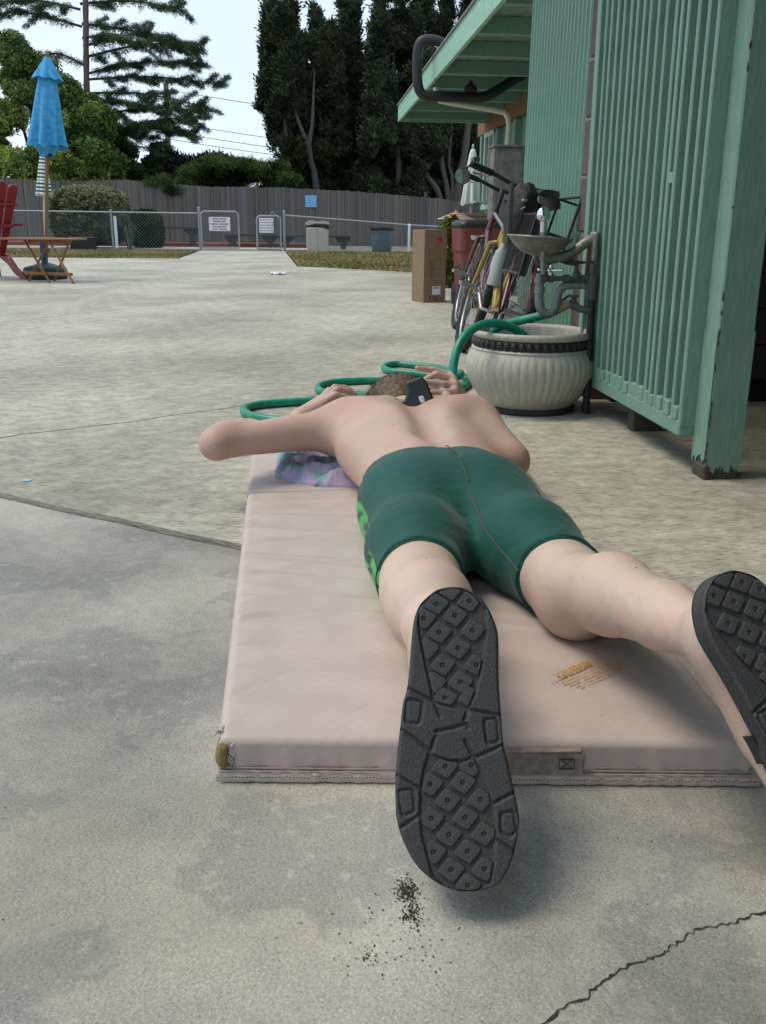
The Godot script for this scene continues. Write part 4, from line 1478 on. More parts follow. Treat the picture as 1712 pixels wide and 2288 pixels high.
	for i in boughs.size():
		var q: Array = boughs[i]
		var y: float = q[0]
		var ln: float = q[1] * 0.92
		var zz := r.randf_range(-1.2, 1.2)
		var a := Vector3(-8.8, y - 0.25, -40.5)
		var e := Vector3(-8.8 + ln, y + q[2], -40.5 + zz)
		var mid := a.lerp(e, 0.5) + Vector3.UP * (0.18 + 0.1 * r.randf())
		b = mb(t)
		var path := curve([a, mid, e], 0.3)
		var rad := PackedFloat32Array()
		for k in path.size():
			rad.append(lerpf(0.055, 0.012, float(k) / path.size()))
		b.tube(path, rad, 6)
		var bo := obj("bough", b, dark_bark, t)
		var cc := Crown.new()
		for k in path.size():
			if k < path.size() * 0.12:
				continue
			var u := float(k) / path.size()
			var w := 0.30 * (1.0 - 0.6 * u) * r.randf_range(0.5, 1.5)
			var drop := -0.12 * r.randf()
			fill(cc, r, f, path[k] + Vector3(0, drop, 0), Vector3(0.22, 0.07 + w * 0.25, 0.3), 16, 0.12, Color(0.035, 0.068, 0.036), Color(0.12, 0.17, 0.078), -0.7)
			if r.randf() < 0.85:
				# side twig that sticks out past the bough
				var tw := path[k] + Vector3(signf(ln) * r.randf_range(0.2, 0.75), r.randf_range(-0.55, 0.38), r.randf_range(-0.6, 0.6))
				for m in 6:
					fill(cc, r, f, path[k].lerp(tw, (m + 1) / 6.0), Vector3(0.11, 0.06, 0.11), 9, 0.105, Color(0.035, 0.068, 0.036), Color(0.12, 0.17, 0.078), -0.8)
		many("needles", fine_spray, leaf, cc.ts, cc.cs, bo)

	# --- leafy trees on the left
	var leafy := [
		[-10.7, 6.0, 1.25, 1.6, 0.0, "tall rounded olive-green tree at the left edge, with a gap under its crown", Color(0.049, 0.088, 0.023), Color(0.185, 0.257, 0.073), 3400],
		[-9.0, 3.9, 1.8, 2.4, 0.4, "dense rounded green tree behind the blue umbrella", Color(0.034, 0.073, 0.021), Color(0.208, 0.294, 0.064), 8200],
		[-12.3, 4.0, 1.5, 1.9, 0.8, "low yellowish-green tree at the left edge above the red chair", Color(0.061, 0.098, 0.023), Color(0.294, 0.355, 0.086), 3600],
		[-9.6, 2.4, 1.9, 1.0, 1.9, "low bright green bush over the stake fence, left of the umbrella pole", Color(0.055, 0.098, 0.021), Color(0.320, 0.404, 0.086), 3600],
		[-7.4, 2.9, 1.2, 1.5, -0.8, "dark green tree between the leafy tree and the purple bush", Color(0.008, 0.016, 0.007), Color(0.035, 0.055, 0.02), 2600],
		[-6.1, 3.0, 0.8, 1.2, -1.2, "dark green tree behind the purple bush", Color(0.008, 0.016, 0.007), Color(0.03, 0.046, 0.018), 2200],
	]
	for q: Array in leafy:
		var z: float = -39.0 + q[4]
		t = thing("leafy_tree", q[5], "tree", Vector3(q[0], 0, z), "leafy trees on the left")
		b = mb(t)
		trunk(b, [Vector3(q[0], 0, z), Vector3(q[0] + 0.1, q[1] * 0.5, z), Vector3(q[0] - 0.05, q[1], z)], 0.16, 0.07)
		trunk(b, [Vector3(q[0] + 0.05, q[1] * 0.4, z), Vector3(q[0] + 0.6, q[1] * 0.9, z)], 0.08, 0.04)
		trunk(b, [Vector3(q[0] + 0.05, q[1] * 0.4, z), Vector3(q[0] - 0.6, q[1] * 0.9, z)], 0.08, 0.04)
		obj("trunk", b, dark_bark, t)
		c = Crown.new()
		for k in 15:
			var d := Vector3(r.randfn(), r.randfn(), r.randfn()).normalized() * r.randf_range(0.35, 0.8)
			var at := Vector3(q[0], q[1], z) + d * Vector3(q[2], q[3], q[2])
			var rr := r.randf_range(0.32, 0.52) * float(q[2])
			fill(c, r, f, at, Vector3(rr, rr * 0.85, rr), int(q[8]) * 2 / 15, 0.125, q[6], q[7], -0.35)
		many("crown", round_spray, leaf, c.ts, c.cs, t)

	# --- clipped hedge by the low fence and the small bush beside it
	for q: Array in [[-5.95, 0.86, 0.95, 0.70, 0.75, "clipped rounded variegated hedge behind the low fence, left of the gates", 9000, Color(0.05, 0.062, 0.026), Color(0.27, 0.27, 0.14), -26.6], [-4.55, 0.5, 0.38, 0.5, 0.4, "small dark green bush between the hedge and the bench", 1800, Color(0.014, 0.03, 0.01), Color(0.05, 0.085, 0.025), -27.2]]:
		t = thing("hedge", q[5], "bush", Vector3(q[0], 0, q[9]))
		b = mb(t)
		trunk(b, [Vector3(q[0], 0, q[9]), Vector3(q[0], q[1], q[9])], 0.06, 0.03)
		obj("stem", b, dark_bark, t)
		c = Crown.new()
		var n: int = q[6]
		for k in n:
			# a rounded block: the superellipsoid's skin
			var d := Vector3(r.randf_range(-1, 1), r.randf_range(-1, 1), r.randf_range(-1, 1))
			var e := pow(pow(absf(d.x), 4.0) + pow(absf(d.y), 4.0) + pow(absf(d.z), 4.0), 0.25)
			d = d / e * r.randf_range(0.8, 1.03)
			var p := Vector3(q[0], q[1], q[9]) + d * Vector3(q[2], q[3], q[4])
			if p.y < 0.05:
				continue
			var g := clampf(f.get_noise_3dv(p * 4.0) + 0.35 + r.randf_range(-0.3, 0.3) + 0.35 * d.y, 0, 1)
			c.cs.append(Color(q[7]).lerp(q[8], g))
			c.ts.append(Transform3D(Basis.from_euler(Vector3(r.randf() * TAU, r.randf() * TAU, 0)).scaled(Vector3.ONE * r.randf_range(0.06, 0.11)), p))
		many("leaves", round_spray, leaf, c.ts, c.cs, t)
	# spiky plant at the end of the hedge
	t = thing("strap_plant", "clump of dark strap-shaped leaves at the right end of the hedge", "plant", Vector3(-4.85, 0, -26.0))
	b = mb(t)
	for k in 60:
		var a := r.randf() * TAU
		var d := Vector3(cos(a), 0, sin(a))
		var p := Vector3(-4.85, 0, -26.0) + d * 0.05
		var m := p + d * 0.12 + Vector3.UP * r.randf_range(0.35, 0.7)
		var e := p + d * r.randf_range(0.25, 0.42) + Vector3.UP * r.randf_range(0.3, 0.85)
		var s := Vector3(-d.z, 0, d.x) * 0.014
		b.quad(p - s, p + s, m + s, m - s, (Vector3.UP + d).normalized())
		b.tri(m - s, m + s, e, (Vector3.UP + d).normalized())
	obj("leaves", b, mat("strap leaves", Color(0.03, 0.06, 0.025), 0.6), t)
	# black tub by the fence
	b = MB.new()
	b.box(Vector3(0, 0.15, 0), Vector3(0.58, 0.30, 0.4), 0.02)
	b.box(Vector3(0, 0.30, 0), Vector3(0.62, 0.04, 0.44), 0.015)
	var tub := obj("planter_tub", b, mat("black tub", Color(0.012, 0.013, 0.015), 0.6))
	tub.position = Vector3(-5.75, 0.0, -24.6)
	tag(tub, "low black tub on the lawn below the round hedge", "tub")
	# shrub behind the bin
	t = thing("green_bush", "narrow bright green bush between the cardboard box and the red bin", "bush", Vector3(1.56, 0, -10.2))
	b = mb(t)
	trunk(b, [Vector3(1.56, 0, -10.2), Vector3(1.56, 0.6, -10.2)], 0.02, 0.01)
	obj("stem", b, dark_bark, t)
	c = Crown.new()
	for k in 12:
		fill(c, r, f, Vector3(1.56 + r.randf_range(-0.07, 0.08), r.randf_range(0.12, 0.66), -10.2 + r.randf_range(-0.1, 0.1)), Vector3(0.10, 0.12, 0.1), 90, 0.042, Color(0.03, 0.05, 0.008), Color(0.16, 0.19, 0.035), -0.9)
	many("leaves", round_spray, leaf, c.ts, c.cs, t)

	# --- utility pole and wires
	t = thing("utility_pole", "brown wooden utility pole behind the pine boughs, carrying four wires to the right", "pole", Vector3(-6.95, 0, -49))
	b = mb(t)
	b.tube(PackedVector3Array([Vector3(-6.98, 0, -49), Vector3(-6.85, 7.2, -49)]), 0.13, 10)
	obj("shaft", b, mat("pole wood", Color(0.21, 0.155, 0.10), 0.9), t)
	for q: Array in [[6.95, 6.75], [5.5, 5.2], [5.05, 4.85], [4.7, 4.6]]:
		b = mb(t)
		var ps := PackedVector3Array()
		for k in 13:
			var u := k / 12.0
			ps.append(Vector3(-6.9 + 24.0 * u, lerpf(q[0], float(q[1]) - 1.2, u) - 1.1 * (1.0 - pow(2 * u - 1, 2)) * 0.5, -49))
		b.tube(ps, 0.014, 5)
		obj("wire", b, mat("wire", Color(0.05, 0.05, 0.055), 0.6), t)

func stations(len_: float, r: float, t: float, n: int) -> PackedVector2Array:
	var o := PackedVector2Array([Vector2(0, 0.006), Vector2(0, 0.016), Vector2(0, 0.027), Vector2(0, t - r)])
	for i in range(1, 6):
		var a := PI * 0.5 * i / 5.0
		o.append(Vector2(r * (1 - cos(a)), t - r + r * sin(a)))
	for i in range(1, n):
		o.append(Vector2(lerpf(r, len_ - r, float(i) / n), t))
	for i in range(5, -1, -1):
		var a := PI * 0.5 * i / 5.0
		o.append(Vector2(len_ - r * (1 - cos(a)), t - r + r * sin(a)))
	for y: float in [0.027, 0.016, 0.006]:
		o.append(Vector2(len_, y))
	return o

func mat_panel(root: Node3D, c: Array, m: Material, wr: Array, nu: int, nv: int, seed_: int) -> MeshInstance3D:
	var lu: float = c[0].distance_to(c[1])
	var lv: float = c[0].distance_to(c[2])
	var su := stations(lu, 0.014, 0.059, nu)
	var sv := stations(lv, 0.011, 0.059, nv)
	var f := noise(seed_, 2.2, 3)
	var f2 := noise(seed_ + 1, 7.0, 2)
	var pts := PackedVector3Array()
	for q in sv:
		for p in su:
			var u := p.x / lu
			var v := q.x / lv
			var a: Vector3 = c[0].lerp(c[1], u)
			var b: Vector3 = c[2].lerp(c[3], u)
			var w := a.lerp(b, v)
			w.y = minf(p.y, q.y)
			if w.y > 0.03:
				var e := minf(minf(p.x, lu - p.x), minf(q.x, lv - q.x))
				var k := clampf(e / 0.05, 0, 1)
				var h := (f.get_noise_2d(w.x, w.z) * 0.0022 + f2.get_noise_2d(w.x * 0.5, w.z) * 0.0008) * k
				for x: Array in wr:
					var s: float = w.z - (float(x[0]) + float(x[2]) * p.x + float(x[5]) * p.x * p.x)
					var g := s / (float(x[4]) * 0.72)
					if absf(g) < 3.0:
						h += 1.9 * float(x[3]) * exp(-g * g) * exp(-p.x / float(x[1])) * (0.35 + 0.65 * clampf(p.x / 0.03, 0, 1))
				w.y += h * clampf((w.y - 0.03) / 0.02, 0, 1)
				# the front left corner is worn through
			if w.y <= 0.04:
				w += Vector3(f2.get_noise_2d(w.x * 3.0, w.z * 3.0), 0, f2.get_noise_2d(w.x * 3.0 + 9.0, w.z * 3.0)) * 0.003
			pts.append(w)
	var b := mb(root)
	b.sheet(pts, su.size(), sv.size(), false)
	return obj("panel", b, m, root)

func build_mat() -> void:
	var t := thing("exercise_mat", "worn pinkish-beige folding exercise mat that the man lies on", "mat", Vector3(0.2, 0, -1.8))
	# woven grain of the vinyl
	var s := 256
	var im := PackedByteArray()
	im.resize(s * s)
	for y in s:
		for x in s:
			var a := sin(TAU * x * 24.0 / s) * sin(TAU * y * 24.0 / s)
			im[y * s + x] = int(clampf(150 + 70 * a, 0, 255))
	var weave := ImageTexture.create_from_image(Image.create_from_data(s, s, false, Image.FORMAT_L8, im))
	var v := mat("vinyl", Color(0.545, 0.452, 0.405), 0.42, {"tex": grey("vinyl dirt", 512, noise(91, 0.01, 5), 0.93, 1.0), "scale": 1.9, "spec": 0.4})
	v.heightmap_enabled = true
	v.heightmap_texture = weave
	v.heightmap_scale = 0.05
	v.uv1_triplanar = true
	var v2 := v
	var fl := Vector3(-0.118, 0, -0.963)
	var fr := Vector3(0.523, 0, -0.912)
	var ml := Vector3(-0.150, 0, -2.012)
	var mr := Vector3(0.546, 0, -2.075)
	# each crease: start z at the left edge, reach, slope, height, width, bend
	var wr := [
		[-1.925, 0.5, -0.10, 0.0035, 0.022, 0.1], [-1.865, 0.25, 0.10, -0.003, 0.012, 0.0], [-1.83, 0.30, 0.16, 0.004, 0.016, -0.2], [-1.785, 0.16, -0.05, -0.0035, 0.010, 0.2], [-1.745, 0.22, 0.30, 0.004, 0.016, -0.5],
		[-1.70, 0.15, 0.1, -0.003, 0.011, 0.1], [-1.664, 0.24, -0.28, 0.004, 0.015, 0.9], [-1.625, 0.18, 0.24, -0.003, 0.012, 0.2], [-1.56, 0.34, 0.22, 0.0045, 0.018, 0.2], [-1.53, 0.3, 0.26, -0.0035, 0.013, 0.1],
		[-1.50, 0.10, -0.35, 0.003, 0.012, 0.5], [-1.389, 0.34, 0.10, 0.0035, 0.017, 0.25], [-1.373, 0.06, 0.0, -0.004, 0.007, 0.0], [-1.32, 0.36, -0.05, 0.004, 0.015, 0.45], [-1.303, 0.09, -0.25, -0.0045, 0.007, 1.0],
		[-1.216, 0.10, -0.06, -0.003, 0.006, 0.0], [-1.205, 0.14, 0.0, 0.002, 0.012, 0.0], [-1.142, 0.08, -0.1, -0.0025, 0.006, 0.0], [-1.057, 0.04, -0.8, -0.0025, 0.006, 0.0], [-1.45, 0.3, 0.5, 0.0025, 0.03, -0.4], [-1.95, 0.6, -0.12, -0.002, 0.03, 0.0],
	]
	mat_panel(t, [fl, fr, ml, mr], v, wr, 120, 190, 92)
	mat_panel(t, [Vector3(-0.1515, 0, -2.0175), Vector3(0.5475, 0, -2.0805), Vector3(-0.178, 0, -2.83), Vector3(0.568, 0, -2.86)], v2, [[-2.10, 0.5, -0.02, -0.003, 0.012, 0.0], [-2.2, 0.4, 0.1, 0.002, 0.02, 0.0]], 60, 60, 95)
	var b := mb(t)
	b.box(Vector3(0.199, 0.022, -2.052), Vector3(0.69, 0.042, 0.05), 0.006, Basis(Vector3.UP, 0.09))
	obj("fold_hinge", b, v, t)
	# lower seam that stands a little proud along the front, with its piping and thread
	var f := noise(93, 14.0, 2)
	var pts := PackedVector3Array()
	var dir := (fr - fl).normalized()
	var out := Vector3(-dir.z, 0, dir.x)
	if out.z < 0:
		out = -out
	for j in 5:
		for i in 90:
			var a := fl.lerp(fr, i / 89.0 * 1.025 - 0.004)
			var w := f.get_noise_1d(i * 0.06)
			var o := [0.0065, 0.0085, 0.007, 0.004, 0.0005][j] as float
			var y := [0.0012, 0.006, 0.0115, 0.0145, 0.0145][j] as float
			pts.append(a + out * (o * 0.8 + w * 0.0025) + Vector3.UP * (y + absf(w) * (0.0016 if j < 4 else 0.0006)))
	b = mb(t)
	b.sheet(pts, 90, 5, false)
	obj("seam_flange", b, v, t)
	b = mb(t)
	for k in 3:
		var ln := PackedVector3Array()
		for i in 120:
			var w := f.get_noise_1d(i * 0.05 + k * 20.0)
			ln.append(fl.lerp(fr, i / 119.0 * 1.02) + out * (0.002 + 0.003 * (1 - k) + w * 0.0015) + Vector3.UP * (0.0162 + k * 0.0026 + w * 0.001))
		b.tube(ln, 0.0011, 5)
	obj("piping", b, mat("vinyl edge", Color(0.36, 0.29, 0.25), 0.6), t)
	b = mb(t)
	for i in 150:
		var w := f.get_noise_1d(i * 0.04)
		var p := fl.lerp(fr, i / 149.0 * 1.015) + out * (0.0092 + w * 0.003) + Vector3.UP * (0.0098 + absf(w) * 0.003)
		b.box(p, Vector3(0.0028, 0.0007, 0.0007), 0.0, Basis(Vector3.UP, 0.08))
	stuff(obj("stitching", b, mat("dark thread", Color(0.07, 0.06, 0.045), 0.9), t))
	# carrying strap on the front
	var yaw := Basis(Vector3.UP, atan2(-dir.z, dir.x))
	var at := fl.lerp(fr, 0.60) + out * 0.004
	b = mb(t)
	b.box(at + dir * -0.012 + Vector3.UP * 0.0315, Vector3(0.135, 0.031, 0.006), 0.002, yaw)
	b.box(at + dir * -0.014 + Vector3.UP * 0.0475, Vector3(0.13, 0.003, 0.009), 0.001, yaw * Basis(Vector3.BACK, 0.03))
	var st := obj("carry_strap", b, mat("strap vinyl", Color(0.42, 0.33, 0.285), 0.5, {"tex": texs["soft"], "scale": 9.0}), t)
	b = mb(t)
	var o2 := at + out * 0.0038 + dir * 0.034 + Vector3.UP * 0.032
	for q: Array in [[-9, -7, 9, -7], [9, -7, 9, 7], [9, 7, -9, 7], [-9, 7, -9, -7], [-6, -5, 6, 5], [-6, 5, 6, -5], [-7.5, -5.8, 7.5, -5.8], [-7.5, 5.8, 7.5, 5.8]]:
		b.tube(PackedVector3Array([o2 + dir * q[0] * 0.001 + Vector3.UP * q[1] * 0.001, o2 + dir * q[2] * 0.001 + Vector3.UP * q[3] * 0.001]), 0.00055, 5)
	stuff(obj("cross_stitch", b, mat("dark thread", Color(0.07, 0.06, 0.045), 0.9), st))
	# torn front left corner with the foam showing
	b = mb(t)
	var fo := noise(94, 60.0, 2)
	var fp := PackedVector3Array()
	for j in 26:
		var fv := j / 25.0
		for i in 24:
			var an := TAU * i / 24.0
			var k := pow(sin(PI * clampf(fv, 0.01, 0.99)), 0.5)
			var p := Vector3(cos(an) * 0.010 * k, (fv - 0.5) * 0.046, sin(an) * 0.011 * k)
			p *= 1.0 + 0.2 * fo.get_noise_3dv(p * 1.0) + 0.06 * fo.get_noise_3dv(p * 6.0)
			fp.append(fl + Vector3(0.0062, 0.0325, -0.0055) + p)
	b.sheet(fp, 24, 26, false, PackedColorArray(), true)
	obj("exposed_foam", b, mat("yellow foam", Color(0.43, 0.31, 0.115), 0.95, {"tex": texs["grain"], "scale": 40.0, "bump": texs["bump"], "cm": 0.2}), t)
	b = mb(t)
	for i in 90:
		var y := rng.randf_range(0.008, 0.056)
		var edge := Vector3(0.0135 + rng.randf_range(-0.003, 0.005), y, 0.0015 + rng.randf_range(0, 0.003))
		if i % 2 == 0:
			edge = Vector3(rng.randf_range(0.0, 0.016), 0.0545 + rng.randf_range(0, 0.002), -0.018 + rng.randf_range(-0.005, 0.005))
		var d := Vector3(rng.randfn(), rng.randfn(), rng.randfn()).normalized() * rng.randf_range(0.003, 0.009)
		var s2 := d.cross(Vector3(rng.randfn(), rng.randfn(), rng.randfn())).normalized() * rng.randf_range(0.001, 0.0035)
		b.tri(fl + edge - s2, fl + edge + s2, fl + edge + d, s2.cross(d).normalized())
	stuff(obj("torn_fibres", b, mat("torn lining", Color(0.46, 0.43, 0.42), 0.9), t))
	# small nicks and scuffs
	b = mb(t)
	for q: Array in [[0.118, -0.958, 0.9, 0.011], [0.116, -0.957, 0.2, 0.004], [0.36, -0.985, 0.6, 0.006], [0.305, -1.0, 0.9, 0.005], [0.39, -0.975, 0.2, 0.004], [0.15, -1.18, 0.05, 0.006], [-0.112, -1.055, 0.5, 0.012], [0.02, -1.76, 0.1, 0.003], [0.47, -0.98, 0.9, 0.006], [-0.133, -1.21, 0.1, 0.006], [-0.137, -1.30, 0.08, 0.012], [-0.142, -1.5, 0.1, 0.01], [-0.144, -1.56, 0.0, 0.011], [-0.147, -1.66, 0.2, 0.006], [0.497, -0.945, 1.0, 0.009], [0.489, -0.94, 0.5, 0.007]]:
		var p := Vector3(q[0], 0.0602, q[1])
		var d := Vector3(cos(q[2]), 0, -sin(q[2])) * float(q[3]) * 0.5
		b.tri(p - d, p + d, p + Vector3(0.0004, 0.0003, 0.0007), Vector3.UP)
	stuff(obj("nicks", b, mat("nick", Color(0.06, 0.05, 0.045), 0.9), t))
	# printed warning
	var ink := mat("orange print", Color(0.50, 0.27, 0.055), 0.6)
	var x := Vector3(0.82, 0, -0.572)
	var y2 := Vector3(-0.572, 0, -0.82)
	var bs := Basis(x, y2, Vector3.UP)
	var tm := text_mesh("CAUTION", 0.0155, 0.0006)
	shared("warning_title", tm, ink, t, Transform3D(bs, Vector3(0.359, 0.0620, -1.1065) - t.position))
	b = mb(t)
	var a0 := Vector3(0.331, 0.0618, -1.0815)
	for k in 2:
		var p := a0 + y2 * (0.0145 * k)
		b.quad(p, p + x * 0.071, p + x * 0.071 + y2 * 0.0007, p + y2 * 0.0007, Vector3.UP)
	for k in 6:
		var p := Vector3(0.3185, 0.0618, -1.069) - y2 * (0.0068 * k) + x * (0.004 * k)
		var run := 0.0
		var ln := 0.118 - absf(k - 2) * 0.006
		while run < ln:
			var w := rng.randf_range(0.0012, 0.0028)
			if rng.randf() < 0.82:
				var hh := rng.randf_range(0.0016, 0.0032)
				b.quad(p + x * run, p + x * (run + w), p + x * (run + w) + y2 * hh, p + x * run + y2 * hh, Vector3.UP)
			run += w + rng.randf_range(0.0005, 0.0011)
	stuff(obj("warning_print", b, ink, t))

# the man's skeleton: both ends, both radii, the axis along which a limb is flattened and by how much, and how softly it joins (negative: a furrow)
func bone_table() -> Array:
	return [
		[0.2690,0.1270,-1.6987, 0.2574,0.1380,-1.8911, 0.1400, 0.1330, 0.0023,0.9995,0.0310, 0.50, 0.050],
		[0.2574,0.1380,-1.8911, 0.2454,0.1450,-2.0732, 0.1360, 0.1720, 0.0025,0.9993,0.0382, 0.50, 0.100],
		[0.2454,0.1450,-2.0732, 0.2422,0.1450,-2.1731, 0.1720, 0.1400, 0.0000,1.0000,0.0000, 0.50, 0.080],
		[0.1960,0.1200,-1.6517, 0.1904,0.1190,-1.7015, 0.0740, 0.0660, 0.0,1.0,0.0, 0.95, 0.105],
		[0.3235,0.1200,-1.6503, 0.3259,0.1190,-1.7004, 0.0740, 0.0660, 0.0,1.0,0.0, 0.95, 0.105],
		[0.1028,0.1680,-2.2102, 0.3856,0.1750,-2.1952, 0.0620, 0.0620, 0.0000,0.0000,0.0000, 1.00, 0.080],
		[0.1890,0.1280,-1.6515, 0.1741,0.1225,-1.4282, 0.0820, 0.0750, 0.0,0.0,0.0, 1.0, 0.065],
		[0.1741,0.1225,-1.4282, 0.1620,0.1180,-1.2455, 0.0750, 0.0610, 0.0000,0.0000,0.0000, 1.00, 0.040],
		[0.3315,0.1280,-1.6504, 0.3656,0.1258,-1.4212, 0.0800, 0.0740, 0.0,0.0,0.0, 1.0, 0.065],
		[0.3656,0.1258,-1.4212, 0.3935,0.1240,-1.2337, 0.0740, 0.0610, 0.0000,0.0000,0.0000, 1.00, 0.040],
		[0.1620,0.1180,-1.2455, 0.1575,0.1500,-1.1373, 0.0560, 0.0570, 0.0,0.0,0.0, 1.0, 0.025],
		[0.1575,0.1500,-1.1373, 0.1510,0.1860,-0.9850, 0.0570, 0.0430, 0.0,0.0,0.0, 1.0, 0.025],
		[0.1510,0.1860,-0.9850, 0.1471,0.2050,-0.8849, 0.0430, 0.0310, 0.0,0.0,0.0, 1.0, 0.02],
		[0.3935,0.1240,-1.2337, 0.4040,0.1730,-1.1057, 0.0570, 0.0540, 0.0,0.0,0.0, 1.0, 0.022],
		[0.4040,0.1730,-1.1057, 0.4165,0.2060,-0.9600, 0.0540, 0.0390, 0.0,0.0,0.0, 1.0, 0.02],
		[0.4165,0.2060,-0.9600, 0.4285,0.2340,-0.8337, 0.0390, 0.0290, 0.0,0.0,0.0, 1.0, 0.02],
		[0.3935,0.1040,-1.2337, 0.3947,0.1039,-1.2254, 0.0480, 0.0480, 0.0000,0.0000,0.0000, 1.00, 0.030],
		[0.0828,0.1680,-2.2095, -0.2185,0.1660,-2.0552, 0.0500, 0.0350, 0.0,0.0,0.0, 1.0, 0.070],
		[-0.2210,0.1640,-2.0480, -0.2230,0.1620,-2.0440, 0.0265, 0.0240, 0.0,0.0,0.0, 1.0, 0.020],
		[-0.1980,0.1800,-2.0850, -0.1500,0.1740,-2.1450, 0.0330, 0.0300, 0.0,0.0,0.0, 1.0, 0.025],
		[-0.2185,0.1640,-2.0552, -0.0350,0.1620,-2.2950, 0.0350, 0.0250, 0.0,0.0,0.0, 1.0, 0.020],
		[0.4056,0.1750,-2.1959, 0.4482,0.1460,-1.9412, 0.0500, 0.0360, 0.0000,0.0000,0.0000, 1.00, 0.070],
		[0.4482,0.1460,-1.9412, 0.4020,0.1880,-2.2600, 0.0380, 0.0260, 0.0000,0.0000,0.0000, 1.00, 0.020],
		[0.2532,0.1650,-2.2694, 0.2503,0.1650,-2.3594, 0.0550, 0.0550, 0.0000,0.0000,0.0000, 1.00, 0.050],
		[0.1393,0.2130,-2.1613, 0.1882,0.2130,-2.0428, 0.0200, 0.0120, 0.0000,0.0000,0.0000, 1.00, 0.050],
		[0.3522,0.2200,-2.1441, 0.3111,0.2200,-2.0228, 0.0200, 0.0120, 0.0000,0.0000,0.0000, 1.00, 0.050],
		[0.2399,0.2600,-2.2431, 0.2574,0.2380,-1.8911, 0.0180, 0.0180, 0.0000,0.0000,0.0000, 1.00, -0.050],
		[0.2574,0.2380,-1.8911, 0.2687,0.2350,-1.7886, 0.0180, 0.0120, 0.0000,0.0000,0.0000, 1.00, -0.040],
		[0.2722,0.2320,-1.6787, 0.2767,0.1720,-1.5387, 0.0025, 0.0025, 0.0,0.0,0.0, 1.0, -0.022],
		[0.1471,0.2050,-0.8849, 0.1421,0.2113,-0.8824, 0.0320, 0.0320, 0.0,0.0,0.0, 1.0, 0.02],
		[0.1471,0.2050,-0.8849, 0.1438,0.1211,-0.8189, 0.0340, 0.0300, -0.0867,0.6180,0.7814, 0.80, 0.030],
		[0.1410,0.2174,-0.8721, 0.1440,0.0830,-0.7850, 0.0320, 0.0380, -0.0911,0.5403,0.8365, 0.75, 0.030],
		[0.1440,0.0830,-0.7850, 0.1444,0.0554,-0.7630, 0.0400, 0.0340, -0.0925,0.6199,0.7792, 0.60, 0.020],
		[0.4285,0.2340,-0.8337, 0.4254,0.2383,-0.8421, 0.0310, 0.0310, 0.0,0.0,0.0, 1.0, 0.02],
		[0.4285,0.2340,-0.8337, 0.4643,0.1528,-0.7837, 0.0300, 0.0300, 0.0,0.0,0.0, 1.0, 0.025],
		[0.4310,0.2461,-0.8332, 0.4935,0.1208,-0.7555, 0.0310, 0.0370, 0.0792,0.5140,0.8541, 0.80, 0.030],
		[0.4935,0.1208,-0.7555, 0.5080,0.0953,-0.7357, 0.0390, 0.0330, 0.0792,0.5140,0.8541, 0.60, 0.020],
		[0.1250,0.1790,-1.2420, 0.2010,0.1790,-1.2440, 0.0030, 0.0030, 0.0000,0.0000,0.0000, 1.00, -0.014],
		[0.3520,0.1840,-1.2330, 0.4330,0.1840,-1.2310, 0.0030, 0.0030, 0.0000,0.0000,0.0000, 1.00, -0.014],
	]

